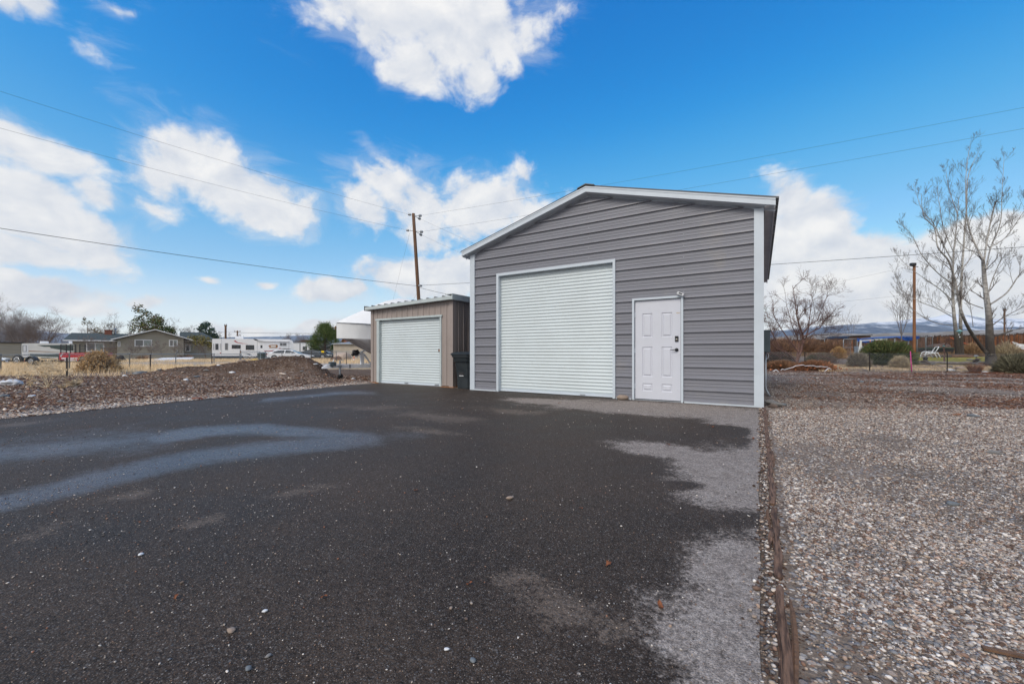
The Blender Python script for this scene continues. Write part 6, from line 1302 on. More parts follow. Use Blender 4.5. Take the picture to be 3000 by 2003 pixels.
needle_bush('sagebrush', 'dark grey twiggy sagebrush left of the evergreen shrub', 'shrub', 2516, 23.6, 62, 1041, 5200, SG, .022, 4, 9, lift=.7)
needle_bush('sagebrush', 'pale straw topped sagebrush in front of the evergreen shrub', 'shrub', 2638, 22.8, 52, 1050, 4200, [S(186, 170, 142), S(160, 146, 124), S(204, 186, 150), S(130, 116, 100)], .02, 5, 9, lift=.9)
needle_bush('sagebrush', 'large olive grey sagebrush at the right border', 'shrub', 2985, 19.6, 120, 1044, 9000, [S(122, 118, 96), S(98, 94, 78), S(146, 140, 114), S(76, 74, 62)], .022, 6, 9, lift=.6)
needle_bush('sagebrush', 'low dull sage shrub under the left side of the bare bush', 'shrub', 2282, 28, 90, 1040, 4200, [S(112, 104, 92), S(90, 84, 76), S(128, 112, 96)], .03, 7, 8, lift=.8)
needle_bush('sagebrush', 'greenish grey shrub right of the bare bush trunk', 'shrub', 2405, 28, 80, 1042, 4200, [S(128, 124, 104), S(104, 100, 86), S(144, 134, 112)], .03, 8, 8, lift=.8)
needle_bush('hay_mound', 'tan straw heap beside the dog kennel', 'heap', 2456, 33, 36, 1021, 3600, [S(186, 152, 106), S(168, 134, 92), S(200, 168, 120)], .03, 9, 7, lift=.2)
needle_bush('sagebrush', 'feathery straw shrub behind the old forked cottonwood', 'shrub', 2950, 27, 80, 1012, 5200, [S(168, 150, 122), S(140, 124, 102), S(186, 170, 140)], .026, 10, 12, lift=1.2)
needle_bush('sagebrush', 'tan weedy shrub between the two cottonwoods', 'shrub', 2848, 36, 60, 1012, 3800, [S(150, 122, 92), S(128, 102, 78), S(170, 140, 106)], .03, 11, 9, lift=1)
for k, (u, d, vt, wp, lb) in enumerate(((2290, 38, 1000, 90, 'leftmost brown bramble before the board fence, behind the bare bush'), (2372, 39, 1000, 90, 'middle brown bramble before the board fence'), (2440, 38, 1003, 80, 'brown bramble left of the dog kennel'))): needle_bush('bramble', lb, 'bramble', u, d, wp, vt, 5200, [S(138, 110, 92), S(116, 92, 78), S(156, 126, 102), S(162, 124, 94)], .035, 20 + k, 10, lift=.6, inner='twig_red')
tuft('dry_weed', 'rust coloured dry weed by the rusty edging strip', 'weed', 2856, 1092, .62, .7, 420, [S(140, 92, 68), S(118, 78, 60), S(160, 112, 82)], 41, d=20.4, size=.006, spread=.7)
RU_ = [S(158, 114, 88), S(136, 98, 76), S(172, 126, 94), S(120, 90, 72)]
needle_bush('brush_pile', 'low rusty heap of dead weeds with orange leaves beside the garage', 'brush pile', 2385, 21.6, 130, 1062, 7000, RU_, .022, 42, 7, lift=.1, depth=.5); needle_bush('brush_pile', 'flatter brown heap of dead weeds against the garage corner', 'brush pile', 2290, 22.4, 110, 1060, 5200, [S(142, 108, 84), S(122, 92, 74), S(158, 122, 94)], .022, 43, 7, lift=.3, depth=.5)
x, y = P(2385, 21.3); rg = np.random.default_rng(44); n = 110; pts = np.stack([rg.normal(0, 1.1, n), rg.normal(0, .35, n), rg.uniform(.02, .3, n)], 1); lf = leaf_obj('orange_leaves', pts, .07, [S(190, 120, 80), S(166, 102, 68), S(150, 96, 68)], None, seed=45); lf.location = (x, y, G(x, y)); lf.rotation_euler = (0, 0, YAW); tag(lf, 'scattered orange leaves caught in the rusty weed heap', 'leaves', kind='stuff')
def hose(name, label, pts, d, r, mat, cat):
    f = [wpt(u, v, d) for u, v in pts]; o0 = f[0]; m = MB(); m.tube([q - o0 for q in f], r, 6); return tag(m.build(name, M[mat], None, True, tuple(o0)), label, cat)
hose('hose', 'white hose draped over the rusty weed heap', [c1(500, 1080), c1(540, 1050), c1(600, 1068), c1(680, 1040), c1(800, 1010), c1(880, 970), c1(1000, 955), c1(1080, 945), c1(1120, 975), c1(1210, 965), c1(1340, 965), c1(1400, 990), c1(1520, 985), c1(1600, 995), c1(1700, 995)], 20.6, .018, 'plastic_white', 'hose')
hose('bent_pipe', 'short bent white pipe at the left foot of the weed heaps', [c1(300, 1105), c1(345, 1090), c1(370, 1068), c1(420, 1100), c1(465, 1148)], 20.3, .022, 'plastic_white', 'pipe'); hose('bent_pipe', 'short white pipe end near the right foot of the rusty weed heap', [c1(1620, 1110), c1(1665, 1072), c1(1700, 1040), c1(1740, 1030), c1(1790, 1070)], 20.2, .02, 'plastic_white', 'pipe')
grass('yard_weeds', 'short straw weeds in the ground behind the wire fence', 16000, 2400, 3060, 20.6, 26, .10, STR + [S(130, 104, 76)], 51, None, 'weeds', .004)
grass('lawn_grass', 'short yellow green lawn blades behind the log rail', 26000, 2660, 3060, 25.4, 35, .055, [S(150, 148, 76), S(170, 158, 84), S(126, 132, 64), S(184, 170, 100)], 52, None, 'lawn', .005)
grass('far_weeds', 'tall dry weeds before the board fence', 12000, 2240, 3060, 36, 44, .35, [S(160, 130, 94), S(136, 110, 80), S(110, 86, 66)], 53, None, 'weeds', .006)
# ------------------------------------------------------------------ wire fence with dark posts
fence('wire_fence', 'low wire mesh fence on thin dark posts along the back of the gravel yard', [(2250, 22.6), (2358, 22), (2548, 21), (2775, 20.3), (3080, 19.8)], .92, M['tpost'], rail=False, meshstep=.13, r=.0034, pr=.022, wires=(.06, .5, .92))
x, y = P(2671.5, 20.6); m = MB(); m.tube([(0, 0, -.05), (-.045, 0, .5), (-.075, 0, 1.05)], [.022, .021, .020], 8); tag(m.build('stake', M['pink'], None, True, (x, y, G(x, y)), YAW), 'bright pink stake leaning in the gravel edge', 'stake')
x, y = P(2770, 27.5); m = MB(); m.tube([(0, 0, -.05), (-.12, 0, 1.25)], .018, 8); tag(m.build('stake', pm('green_stake', (.03, .10, .06), None), None, True, (x, y, G(x, y)), YAW), 'thin green stake beside the young tree with teal tape', 'stake')
x0, y0 = P(2835, 19.6); m = MB(); W = WF(2835, 19.6, -4); e = W.thing('edging_strip', 'rusty steel edging strip along the gravel at right', 'edging'); m.box(0, 3.6, 0, .03, -.03, .05); m.build('strip', M['rust'], e); m = MB(); 
for k in range(5): m.box(.2 + k * .8, .24 + k * .8, -.012, .0, -.05, .06)
m.build('pegs', M['rust'], e)
for k, (u, v, d, s_, mt, lb) in enumerate([(2784, 1088, 21.0, .17, 'hwhite', 'whitish boulder right of the middle fence post'), (2798, 1090, 20.8, .12, 'slate', 'flat bluish rock beside the whitish boulder'), (2812, 1083, 22, .26, 'tan_rock', 'tan boulder behind the whitish one'), (2784, 1076, 23.5, .16, 'slate', 'dark bluish rock at the lawn edge'), (2763, 1075, 23.6, .22, 'tan_rock', 'brown slab at the lawn edge left of the dark bluish rock'), (2886, 1092, 20.0, .12, 'hwhite', 'white stone behind the rusty edging strip'), (2920, 1080, 22, .16, 'grey_rock', 'grey stone at the foot of the old cottonwood'), (2523, 1119, 13.5, .09, 'slate', 'blue grey stone out on the gravel yard, left of a flatter one'), (2573, 1115, 14.1, .11, 'grey_rock', 'flat grey stone farther back on the gravel yard'), (2852, 1219, 6.2, .075, 'slate', 'flat blue grey stone on the gravel at right'), (2913, 1327, 3.95, .05, 'grey_rock', 'oval grey stone on the right gravel'), (2793, 1478, 2.62, .035, 'slate', 'long slate pebble next to an orange one on the gravel'), (2606, 1826, 1.47, .018, 'slate', 'smooth blue grey pebble in the near gravel')]):
    x, y = P(u, d); rock('stone', lb, x, y, s_, s_ * .7, s_ * .42, M[mt], 90 + k, k * .6, None, 'stone', 'stones in the right yard', .2, .5)
x, y = P(2818, 1.42 * 1.0); x, y = gp(2975, 1932); m = MB(); m.obox((0, 0, .017), (.075, 0, .003), (0, .009, 0), (0, 0, .004)); tag(m.build('wood_offcut', M['pole_wood'], None, False, (x, y, 0), YAW - .5), 'tan wood splinter lying on the gravel at the bottom right', 'offcut')
# stone cairns, lights, rail
random.seed(9)
def cairn(label, u, d, vt, seed):
    x, y = P(u, d); z = G(x, y); h = Zv(vt, d) - z; o = thing('stone_cairn', label, 'cairn', (x, y, z), YAW, 'stone cairns carrying the log rail')
    rg = np.random.default_rng(seed)
    for k in range(11):
        s = k / 10; m = MB(); w = .30 * (1 - .35 * s); m.blob((rg.normal(0, .15 * (1 - .5 * s)), rg.normal(0, .12), h * (.06 + .88 * s)), w * rg.uniform(.6, 1.0), w * .7, h * .12, seed + k, .25, 2); m.build('stone', M[('brown_rock', 'grey_rock', 'brown_rock', 'slate')[k % 4]], o, True)
    return x, y, z + h
cx_, cy_, cz_ = cairn('dark stone cairn left on the lawn edge, black lantern on top', 2711, 25.0, 1056, 3); o = thing('lantern', 'squat black lantern standing on the left cairn', 'lantern', (cx_, cy_, cz_ - .03), YAW); m = MB(); m.lathe([(.13, 0), (.14, .03), (.1, .06), (.11, .16), (.17, .17), (.06, .26), (.02, .28), (0, .30)], 12); m.build('body', M['black'], o, True); m = MB(); m.tube([(-.05, 0, .28), (-.05, 0, .34), (.05, 0, .34), (.05, 0, .28)], .008, 6); m.build('handle', M['black'], o)
cx_, cy_, cz_ = cairn('dark stone cairn right on the lawn edge, solar lamp on top', 2864, 24.6, 1050, 17); o = thing('solar_lamp', 'small solar lamp with pale blue top on the right cairn', 'lamp', (cx_ - .06, cy_, cz_ - .04), YAW); m = MB(); m.tube([(0, 0, 0), (0, 0, .17)], .02, 8); m.build('stem', M['black'], o); m = MB(); m.lathe([(.05, .15), (.1, .19), (.1, .22), (.04, .245), (0, .25)], 14); m.build('shade', M['lamp'], o, True)
def log(label, p0, p1, r, mat, seed=0):
    o0 = wpt(*p0); q = wpt(*p1) - o0; m = MB(); m.tube([q * (k / 8) + Vector((0, 0, .02 * math.sin(k + seed))) for k in range(9)], [r * (1 + .12 * math.sin(k * 2.1 + seed)) for k in range(9)], 10); return tag(m.build('log', M[mat], None, True, tuple(o0)), label, 'log')
M['log_grey'] = pm('log_grey', (.24, .21, .19), (.15, .13, .12), 5, .9, bump=.4)
log('long grey log rail laid between the two cairns', (2716, 1062.5, 25.1), (2858, 1063, 24.8), .095, 'log_grey'); log('short grey log rail end left of the left cairn', (2664, 1059, 25.5), (2706, 1062, 25.1), .09, 'log_grey', 2); log('short grey log rail end right of the right cairn', (2868, 1063, 24.7), (2892, 1064, 24.6), .09, 'log_grey', 3)
log('thick pale log lying at the back of the lawn', (2786, 1043.5, 34.6), (2848, 1044.5, 34.2), .16, 'pole_wood', 4); log('dark thinner log end left of the pale log', (2738, 1045, 34.6), (2784, 1044, 34.6), .13, 'bark_dark', 5)
W = WF(2655, 36, 0); e = W.thing('lawn_kerb', 'low grey board edging at the back of the lawn', 'edging'); m = MB(); m.box(0, W.x(2760), 0, .08, -.05, .16); m.build('board', M['log_grey'], e); m = MB()
for k in range(4): m.box(.3 + k * .9, .36 + k * .9, -.05, .0, -.05, .2)
m.build('pegs', M['log_grey'], e)
# ------------------------------------------------------------------ lawn chair
x, y = P(2727, 33.2); ch = thing('lawn_chair', 'white tubular lawn chair standing on the lawn', 'chair', (x, y, G(x, y)), YAW + R(-22)); z_ = 1.0
for sg in (-.3, .3):
    m = MB(); m.tube([(-.52, sg, 0), (-.50, sg, .36), (-.42, sg, .50), (-.28, sg, .57), (-.10, sg, .56), (.06, sg, .46), (.17, sg, .28), (.28, sg, 0)], .032, 8); m.build('arm_hoop', M['plastic_white'], ch, True)
    m = MB(); m.tube([(.30, sg * .8, .50), (.42, sg * .8, .26), (.50, sg * .8, .04)], .03, 8); m.build('leg', M['plastic_white'], ch, True)
m = MB(); m.tube([(.14, -.24, .46), (.38, -.24, .92), (.42, -.16, .97), (.42, .16, .97), (.38, .24, .92), (.14, .24, .46), (.14, -.24, .46)], .03, 8)
for k in range(3): s = .25 + k * .25; m.box(.14 + .24 * s - .02, .14 + .24 * s + .02, -.24, .24, .46 + .46 * s - .015, .46 + .46 * s + .015) if k == 0 else None
m.build('backrest', M['plastic_white'], ch, True)
m = MB()
for k in range(6): m.box(-.44 + k * .125, -.38 + k * .125, -.3, .3, .37 + .012 * k, .395 + .012 * k)
for sg in (-.3, .3): m.tube([(-.5, sg, .36), (.34, sg, .47)], .026, 8)
m.build('seat', M['plastic_white'], ch)
# ------------------------------------------------------------------ young trees
def sapling(label, u, d, vt, fork_v, wpx, mat, seed, r=.03, n=7):
    random.seed(seed); x, y = P(u, d); z = G(x, y); h = Zv(vt, d) - z; hf = Zv(fork_v, d) - z; o = thing('young_tree', label, 'tree', (x, y, z), YAW); tk = TW(); tw = TW(); tk.poly([Vector((0, 0, -.05)), Vector((.02, 0, hf * .5)), Vector((-.03, 0, hf))], r, r * .7); w = wpx * d / FOC / 2
    for k in range(n):
        a = 2 * PI * k / n + random.random(); dv = Vector((math.cos(a) * w / (h - hf), math.sin(a) * .6 * w / (h - hf), 1 if k else 1.2)); grow(tw, (-.03, 0, hf), dv, (h - hf) * random.uniform(.6, 1.05), r * .5, 2, dict(wob=.07, up=.08, lev=2, kids=(7, 4), rmin=.004, ang=(20, 45), len=(.3, .6), seg=5))
    tk.build('trunk', mat, o, 8); tw.build('branches', mat, o, 3); return o
sapling('thin bare sapling left of the evergreen shrub, behind the dark sagebrush', 2492, 31, 905, 1012, 56, M['twig_grey'], 4, .022, 4); sapling('slender bare tree with a dark knot above the blue tarp', 2642, 31, 845, 985, 90, M['twig_grey'], 6, .045, 7)
st = sapling('small reddish young tree with a teal tape round its trunk', 2766, 26.5, 984, 1014, 70, M['twig_red'], 8, .045, 5)
m = MB(); m.lathe([(.05, -.035), (.06, 0), (.05, .035)], 10, (-.03, 0, Zv(1012, 26.5) - G(*P(2766, 26.5)) - .03)); m.build('tape', M['teal'], st)
for u, vt, d, lb, sd in ((2930, 985, 40, 'bare young tree before the board fence at right', 13),): sapling(lb, u, d, vt, 1022, 70, M['twig_red'], sd, .03, 6)
# ------------------------------------------------------------------ dog kennel, tarp, things round it
dk = 37; W = WF(2470, dk, 0); kn = W.thing('dog_kennel', 'galvanised chain link dog kennel in front of the board fence', 'kennel'); tw = TW(); hq = type('q', (), {})(); hq.tw = tw
for a, b, va, vb, g in ((2471, 2510, 993, 992, 0), (2512, 2554, 992, 992, 0), (2557, 2588, 993, 992, 1), (2592, 2620, 990, 990, 0), (2622, 2660, 988, 988, 0), (2662, 2685, 988, 987, 0), (2688, 2711, 986, 986, 0), (2713, 2732, 986, 985, 0)):
    m = MB(); x0, x1, z0, z1 = W.x(a), W.x(b), W.z(a, va), W.z(b, vb); m.tube([(x0, 0, -.05), (x0, 0, z0 - .06), (x0 + .08, 0, z0), (x1 - .08, 0, z1), (x1, 0, z1 - .06), (x1, 0, -.05)], .028, 7); m.tube([(x0, 0, .12), (x1, 0, .12)], .02, 6); m.tube([(x0, 0, z0 * .5), (x1, 0, z1 * .5)], .018, 6) if b - a > 36 else None
    m.build('panel_frame', M['galv'], kn, True); chain(hq, (x0, 0, 0), (x1, 0, 0), .1, z0, .11, .003)
for q in (2.2, 4.4):
    m = MB(); m.tube([(.0, q, -.05), (.0, q, 1.9)], .025, 7); m.tube([(W.x(2732), q, -.05), (W.x(2732), q, 1.9)], .025, 7); m.build('rear_post', M['galv'], kn)
tw.build('wire_mesh', M['chain'], kn)
def sheet(name, label, cat, W, pts, y0, mat, sag=.05, seed=0, parent=None, nx=10, nz=4):
    'a hanging cloth: four picture corners, billowed and given a real thickness'
    m = MB(); c = [(W.x(u), W.z(u, v)) for u, v in pts]; fr = []; bk = []
    for i in range(nz + 1):
        s = i / nz; f = []; b = []
        for j in range(nx + 1):
            t = j / nx; px = (c[0][0] * (1 - t) + c[1][0] * t) * (1 - s) + (c[3][0] * (1 - t) + c[2][0] * t) * s; pz = (c[0][1] * (1 - t) + c[1][1] * t) * (1 - s) + (c[3][1] * (1 - t) + c[2][1] * t) * s
            w = sag * math.sin(j * 1.7 + i * .9 + seed) + .6 * sag * math.sin(j * 3.1 + seed * 2); zz = pz - sag * 1.2 * math.sin(PI * t) + sag * .3 * math.sin(j * 2.3 + seed); f.append((px, y0 + w, zz)); b.append((px, y0 + w + .012, zz))
        fr.append(f); bk.append(b)
    m.loft(fr, False, False); m.loft(bk, False, False); o = m.build(name, M[mat], parent, True)
    if not parent: o.location = (W.xy[0], W.xy[1], W.zb); o.rotation_euler = (0, 0, YAW + W.p); tag(o, label, cat)
    return o
m = MB(); z0 = W.z(2590, 987); pts = [(W.x(2588), -.1, W.z(2588, 990.5)), (W.x(2640), -.12, W.z(2640, 986)), (W.x(2690), -.1, W.z(2690, 983.5)), (W.x(2690), 2.4, W.z(2690, 982)), (W.x(2640), 2.4, W.z(2640, 984)), (W.x(2588), 2.4, W.z(2588, 988))]
tp = thing('tarp', 'bright blue tarp stretched over the right half of the kennel roof', 'tarp', (W.xy[0], W.xy[1], W.zb), YAW); m.loft([pts, [(a, b, c - .015) for a, b, c in pts]]); m.build('sheet', M['tarp_blue'], tp)
sheet('flap', '', '', W, [(2620, 987), (2690, 984), (2690, 991), (2650, 999)], -.13, 'tarp_blue', .04, 2, tp); sheet('tarp', 'torn blue tarp hanging from the left half of the kennel', 'tarp', W, [(2506, 989), (2560, 993), (2556, 1003), (2512, 1000)], -.08, 'tarp_blue', .06, 5)
W2 = WF(2522, 33.5, 0); sw = W2.thing('trestle', 'pale wooden A frame trestle left of the evergreen shrub', 'trestle'); m = MB(); m.bar((W2.x(2523), 0, W2.z(0, 997)), (W2.x(2516), .1, -.02), .09); m.build('leg', M['rv_cream'], sw); m = MB(); m.bar((W2.x(2524), .1, W2.z(0, 996)), (W2.x(2532), .2, -.02), .09); m.build('leg', M['rv_cream'], sw); m = MB(); m.bar((W2.x(2523), 0, W2.z(0, 998)), (W2.x(2611), .5, W2.z(0, 993)), .07); m.build('beam', M['rv_cream'], sw); m = MB(); m.bar((W2.x(2611), .5, W2.z(0, 992)), (W2.x(2616), .6, -.02), .11); m.build('leg', M['rv_cream'], sw)
x, y = P(2516, 35); m = MB(); m.bbox(-.25, .25, -.2, .2, 0, .95, .02); m.box(-.22, .22, -.21, -.2, .1, .86); tag(m.build('cabinet', M['galv'], None, False, (x, y, G(x, y)), YAW), 'grey metal cabinet behind the trestle leg', 'cabinet')
x, y = P(2552, 36); m = MB(); m.tube([(0, 0, .0), (-.06, 0, 1.1), (-.08, 0, 1.55)], [.05, .05, .03], 8); tag(m.build('marker_pole', M['orange'], None, True, (x, y, G(x, y)), YAW), 'short orange red post in the kennel front', 'post')
W3 = WF(2664, 40, 0); o = W3.thing('raised_bed', 'long low black lined raised bed behind the lawn chair', 'raised bed'); m = MB(); m.bbox(0, W3.x(2795), 0, 1.4, -.1, W3.z(2700, 1020), .03); m.build('lining', M['rubber'], o); m = MB(); m.box(-.03, W3.x(2796), -.05, .02, W3.z(2700, 1021), W3.z(2700, 1018.5)); m.build('rim', pm('green_rim', (.03, .08, .055), None), o); m = MB(); m.blob((W3.x(2780), .9, W3.z(2780, 1019)), 1.1, .8, .5, 4, .2, 2); m.build('soil_heap', M['brown_rock'], o, True)
W3 = WF(2487, 46.5, 0); o = W3.thing('wooden_shed', 'low brown shed with black roof edge behind the board fence', 'shed'); m = MB(); slab(m, W3, [(2487, 1010), (2487, 984), (2551, 983), (2551, 1010)], 0, 3); m.build('wall', M['wood_old'], o); m = MB(); slab(m, W3, [(2478, 990), (2488, 983.5), (2552, 980.5), (2552, 982), (2489, 985)], -.2, 3.2); m.build('roof', M['black'], o)
o = hose('orange_pole', 'long orange pole leaning between tree and board fence', [(2784, 989), (2800, 995), (2848, 1014)], 38.5, .05, 'orange', 'pole'); sheet('cloth', 'pale cloth hanging sagging at the right border', 'cloth', WF(2958, 38, 0), [(2964, 1000), (3040, 1012), (3040, 1026), (2970, 1016)], 0, 'plastic_white', .08, 3)
x, y = P(2811, 33.6); bf = thing('bird_feeder', 'teal roofed bird feeder hanging on the twin stemmed cottonwood', 'bird feeder', (x, y, Zv(971, 33.6)), YAW); m = MB(); m.lathe([(.22, 0), (.2, .03), (.07, .13), (.03, .16), (0, .17)], 14); m.build('roof', M['teal'], bf, True); m = MB(); m.tube([(-.03, 0, .15), (-.03, 0, .24), (.03, 0, .24), (.03, 0, .15)], .01, 6); m.tube([(0, 0, .23), (0, .4, .45), (0, 1.2, .5)], .008, 5); m.build('hook', M['galv'], bf); m = MB(); m.lathe([(0, -.16), (.07, -.15), (.08, -.1), (.06, 0)], 12); m.build('cup', M['teal'], bf, True)
for v in (980, 987): m = MB(); m.blob((-.06 if v < 985 else .02, 0, Zv(v, 33.6) - Zv(971, 33.6)), .05, .05, .06, 2, .1, 1); m.build('bell', M['plastic_white'], bf, True)
# ------------------------------------------------------------------ board fence at the back
def board_fence():
    rg = np.random.default_rng(77); us = np.linspace(2150, 3140, 330); x0, y0 = P(2150, 45); o = thing('board_fence', 'tall weathered brown board fence with ragged top behind the yard', 'fence', (x0, y0, 0), 0); V = []; F = []; Cc = []
    for k in range(len(us) - 1):
        xa, ya = P(us[k] + .12, 45 + rg.normal(0, .015)); xb, yb = P(us[k + 1] - .12, 45 + rg.normal(0, .015)); g = G((xa + xb) / 2, (ya + yb) / 2); um = us[k]; vt = np.interp(um, [2150, 2340, 2500, 2700, 2780, 2900, 3000, 3140], [996, 995, 993, 985, 982, 980, 975.5, 972]); zt = Zv(vt, 45) + rg.normal(0, .03) + (.06 if rg.random() < .1 else 0) - (.14 if rg.random() < .06 else 0)
        t = np.array([FW[0], FW[1]]) * .03; b = len(V)
        for (px, py) in ((xa, ya), (xb, yb), (xb + t[0], yb + t[1]), (xa + t[0], ya + t[1])):
            for z in (g - .1, zt - .22 - .1 * rg.random(), zt): V.append((px - x0, py - y0, z))
        for i in range(4):
            j = (i + 1) % 4
            for q in (0, 1): F.append((b + i * 3 + q, b + j * 3 + q, b + j * 3 + q + 1, b + i * 3 + q + 1))
        F.append((b + 2, b + 5, b + 8, b + 11)); w = .5 + .5 * math.sin(um * .021) ; c = np.array(S(72, 54, 44)) * (1 - .5) + np.array(S(150, 92, 52)) * .5 if rg.random() < .12 + .25 * (um > 2890) else np.array(S(94, 70, 56)) * rg.uniform(.6, 1.5)
        c = np.array(c) * rg.uniform(.7, 1.3)
        for i in range(4): Cc += [c, c, np.array(S(52, 44, 42)) * rg.uniform(.7, 1.2)]
    link('boards', np_mesh('boards', V, F, {'Col': np.array(Cc)}), attr_mat('fence_boards', .9, .35, 5), o)
    for zf in (.35, .8):
        m = MB(); m.tube([(P(u, 45.08)[0] - x0, P(u, 45.08)[1] - y0, G(*P(u, 45.08)) * (1 - zf) + (Zv(np.interp(u, [2150, 2500, 2780, 3140], [996, 993, 982, 972]), 45)) * zf) for u in range(2150, 3141, 90)], .05, 4); m.build('rail', M['pole_wood'], o)
    for u in range(2170, 3140, 64):
        x, y = P(u, 45.14); g = G(x, y); m = MB(); m.box(x - x0 - .05, x - x0 + .05, y - y0 - .05, y - y0 + .05, g - .1, g + 1.4); m.build('post', M['pole_wood'], o)
board_fence()
# ================================================================== POLES AND WIRES
def pole(label, u0, d0, u1, v1, r0, r1, mat, group=None, z0=None):
    x, y = P(u0, d0); z = G(x, y); x1, y1 = P(u1, d0); zt = Zv(v1, d0); o = thing('utility_pole', label, 'utility pole', (x, y, z), YAW, group); L = math.hypot(x1 - x, y1 - y) * (1 if u1 > u0 else -1); n = 8
    m = MB(); m.tube([(L * k / n, 0, -.2 + (zt - z + .2) * k / n) for k in range(n + 1)], [r0 + (r1 - r0) * k / n for k in range(n + 1)], 12); m.build('post', mat, o, True); return o, L, zt - z
po, L, h = pole('tall leaning brown utility pole with six insulators behind the tan shed', 1240, 25, 1211, 626, .125, .098, M['pole_wood'])
def wloc(u, v, d): # world point to pole local
    w = wpt(u, v, d); q = w - Vector(po.location); c, s = math.cos(-YAW), math.sin(-YAW); return Vector((q.x * c - q.y * s, q.x * s + q.y * c, q.z))
INS = [(1201, 629, 25), (1230, 632, 24.6), (1228, 640, 25.6), (1196, 675, 25), (1234, 679, 24.6), (1232, 687, 25.6)]
for k, (u, v, d) in enumerate(INS):
    q = wloc(u, v, d); b = wloc(1211 if k < 3 else 1216, 632 if k < 3 else 677, 25); m = MB(); m.tube([b, b.lerp(q, .6), q], .018, 6); br = m.build('bracket', M['galv'], po); m = MB()
    t = (q - b).normalized(); m.tube([q - t * .05, q - t * .03, q, q + t * .03, q + t * .06, q + t * .10, q + t * .12], [.03, .085, .05, .085, .05, .08, .02], 10); m.build('insulator', M['galv'], br, True)
m = MB(); q = wloc(1229, 836, 24.85); m.lathe([(.13, -.05), (.14, -.04), (.14, .04), (.13, .05)], 12, q + Vector((0, .15, 0))); m.build('cable_clamp', M['galv'], po)
p2, L2, h2 = pole('orange brown utility pole rising behind the blue tarp', 2678.5, 36.5, 2678.5, 772, .12, .10, M['pole_wood2'])
m = MB(); m.obox((-.22, -.1, h2 - .1), (.2, 0, 0), (0, .12, 0), (0, 0, .12)); m.tube([(-.35, 0, h2 - .22), (.35, 0, h2 - .3)], .03, 6); m.build('pole_bracket', M['black'], p2)
for u, d, v1, r, lb, arm in ((661, 95, 952, .24, 'far brown utility pole above the white caravan roof', 0), (695.5, 150, 968, .26, 'far utility pole with one crossarm above the caravan air conditioner', 1), (983, 85, 955, .2, 'far pole with crossarms between the pine and the boat bow', 1), (2943, 70, 905, .13, 'thin far pole at right above the board fence', 0)):
    o, l_, h_ = pole(lb, u, d, u, v1, r, r * .85, M['pole_wood'])
    m = MB(); zz = h_ - (.5 if arm else .3); wd = 1.0 if arm else .35; m.box(-wd * d / 130, wd * d / 130, -.12, .12, zz, zz + .2); m.build('crossarm', M['pole_wood'], o)
    for s in (-1, 1): m = MB(); m.lathe([(.1, 0), (.12, .2), (.05, .35), (0, .36)], 8, (s * wd * .85 * d / 130, 0, zz + .2)); m.build('insulator', M['galv'], o)
def wire(label, a, b, r=.008, sag=0., ext=1.0, name='power_line', cat='power line'):
    A, B_ = (wpt(*q) if len(q) == 3 and q[0] > -400 and not isinstance(q, Vector) else Vector(q) for q in (a, b)); D_ = (B_ - A) * ext; n = 26; m = MB(); m.tube([D_ * (k / n) - Vector((0, 0, sag * 4 * (k / n) * (1 - k / n))) for k in range(n + 1)], r, 5); return tag(m.build(name, M['wire'], None, True, tuple(A)), label, cat)
wire('upper power line running left from the leaning pole top', (1201, 629, 25), (-40, 243, 14.0), .0045, .22, 1.25); wire('second power line running left from below the leaning pole top', (1196, 675, 25), (-40, 353, 14.0), .0045, .22, 1.25); wire('thick dark cable running left from low on the leaning pole', (1227, 838, 24.8), (-40, 655, 14), .011, .16, 1.2, 'cable', 'cable')
wire('upper power line running right from the leaning pole over the garage ridge', (1230, 632, 24.6), (3060, 296, 15.0), .0045, .18, 1.2); wire('second power line running right from the leaning pole over the garage', (1234, 679, 24.6), (3060, 358, 15.0), .0045, .18, 1.2)
wire('upper thin line running away from the leaning pole behind the left eave', (1228, 640, 25.6), (1390, 713, 29), .004, .05, 4); wire('lower thin line running away from the leaning pole behind the left eave', (1232, 687, 25.6), (1352, 741, 29), .004, .05, 4)
wire('dark cable passing behind the garage toward the bare trees', (1231, 836, 24.8), (3060, 714, 15.2), .010, .12, 1.2, 'cable', 'cable'); wire('service cable dropping from the leaning pole toward the garage', (1231, 843, 24.8), (1392, 872, 21.5), .010, .12, 1.9, 'cable', 'cable')
wire('thin line sloping up to the orange brown pole top', (2672, 779, 36.5), (2200, 876, 40), .006, .1, 1.4); wire('thin lower line ending at the orange brown pole', (2676, 862, 36.5), (2200, 905, 40), .006, .1, 1.4)
wire('guy wire slanting from the leaning pole to the ground at left', (1207, 655, 25), (1150, 885, 25.5), .0035, 0, 1.62, 'guy_wire', 'guy wire'); wire('short guy wire low on the leaning pole', (1226, 845, 25), (1209, 885, 25.5), .0035, 0, 3.6, 'guy_wire', 'guy wire')
wire('faint far line level above the caravan roof', (640, 972, 95), (1060, 979, 95), .02, .1); wire('faint far line between the crossarm pole and the pine', (695, 976, 150), (1060, 975, 140), .03, .1)
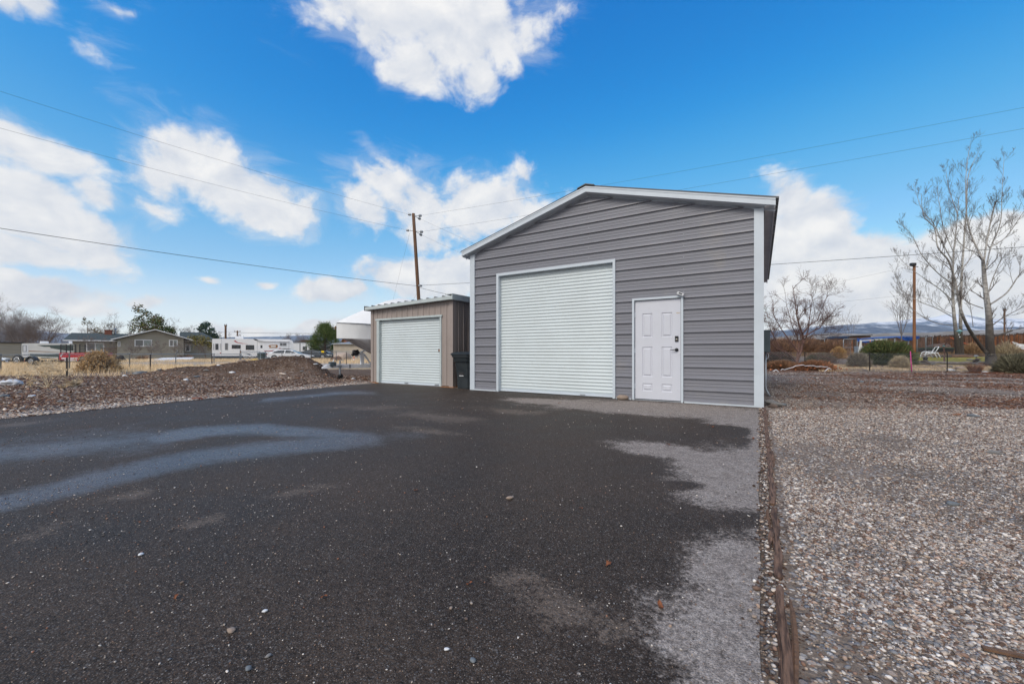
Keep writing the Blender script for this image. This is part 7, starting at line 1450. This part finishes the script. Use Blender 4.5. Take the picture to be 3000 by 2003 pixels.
# ================================================================== HILLS
def hills(name, label, crest, d0, d1, mat, seed, back=1.25, rough=.12):
    us = np.arange(-1400, 5200, 16.); cv = np.interp(us, [c[0] for c in crest], [c[1] for c in crest]); a = (us - CX) / FOC; rows = 26; V = []
    ang = np.arctan(a)
    for i in range(rows + 6):
        s = i / rows; dd = d0 + (d1 - d0) * s; zc = CAMH + d1 * (CY - cv) / FOC; x = dd * FW[0] + a * dd * RT[0]; y = dd * FW[1] + a * dd * RT[1]
        prof = np.clip(s, 0, 1) ** 1.25 if s <= 1 else 1 - (s - 1) * 3; n = (fbm(us * .018 + seed, np.full_like(us, s * 5.), 5, seed) - .5) * 2; z = zc * prof * (1 + rough * n * 4 * max(0, s * (1 - s)) * (s < 1)) + zc * .05 * n * (s <= 1.01) - 2 * (i == 0); V.append(np.stack([x, y, z], 1))
    n = len(us); i = np.arange(rows + 5)[:, None]; j = np.arange(n - 1)[None]; F = np.stack([i * n + j, i * n + j + 1, (i + 1) * n + j + 1, (i + 1) * n + j], -1).reshape(-1, 4)
    tag(link(name, np_mesh(name, np.concatenate(V), F, None, True), mat), label, 'hills', kind='structure')
def hillmat(name, low, high, snow, s0, s1, sc):
    m, t, b = newmat(name); v = coords(t); sp = t.node('ShaderNodeSeparateXYZ'); t.put(sp.inputs[0], v); n1 = t.noise(v, sc, 8, .65); n2 = t.noise(v, sc * 5, 6, .7)
    col = t.mix(t.range(n2, .35, .65), low, high); f = t.range(t.math('ADD', sp.outputs[2], t.math('ADD', t.math('MULTIPLY_ADD', n1, (s1 - s0) * 4, -(s1 - s0) * 2), t.math('MULTIPLY_ADD', n2, (s1 - s0) * 3, -(s1 - s0) * 1.5))), s0, s1)
    t.put(b.inputs['Base Color'], t.mix(f, col, snow)); b.inputs['Roughness'].default_value = .95; return m
HK = [(-1400, 985), (-200, 972), (0, 966), (60, 962), (130, 970), (260, 985), (640, 988), (800, 986), (890, 983), (1000, 985), (1200, 992), (2100, 985)]
hills('far_hills', 'snow covered mountains far behind the right yard', HK + [(2300, 965), (2500, 950), (2650, 938), (2720, 930), (2780, 919), (2830, 922), (2900, 933), (3000, 930), (3200, 915), (5200, 940)], 2400, 4200, hillmat('snow_mountain', (.13, .18, .26), (.19, .22, .28), (.82, .84, .88), 185, 380, .0027), 3)  # rock colours under the snow have the blue of distance mixed in
hills('middle_hills', 'haze-tinted blue hills dusted with snow behind the right yard', [(-1400, 1010), (2100, 1005), (2250, 974), (2400, 961), (2470, 953), (2540, 946.5), (2600, 951), (2660, 949), (2720, 955), (2800, 963), (2900, 962), (3000, 957), (3200, 950), (5200, 960)], 1500, 2700, hillmat('haze_blue_hill', (.085, .115, .17), (.125, .15, .195), (.70, .73, .78), 165, 300, .004), 8)  # haze blue is put into the base colours, on top of the haze volume
hills('near_hills', 'tan foothills with snow patches just above the board fence', [(-1400, 1020), (2100, 1008), (2250, 988), (2350, 980), (2450, 975), (2560, 977), (2700, 974), (2850, 966), (3000, 964), (5200, 975)], 420, 900, hillmat('foothill', (.27, .215, .16), (.17, .155, .14), (.62, .6, .58), 44, 90, .02), 14)
# ================================================================== HAZE
if HAZE > 0:
    m = bpy.data.materials.new('haze_air'); m.use_nodes = True; nt = m.node_tree; nt.nodes.remove(nt.nodes['Principled BSDF']); pv = nt.nodes.new('ShaderNodeVolumePrincipled'); pv.inputs['Color'].default_value = (.82, .92, 1, 1); pv.inputs['Density'].default_value = HAZE; pv.inputs['Anisotropy'].default_value = .2; nt.links.new(pv.outputs[0], nt.nodes['Material Output'].inputs['Volume'])
    b = MB(); b.box(-4800, 4800, -4800, 4800, -12, 520); tag(b.build('haze', m), 'pale blue air between the yard and the mountains', 'haze', kind='stuff')
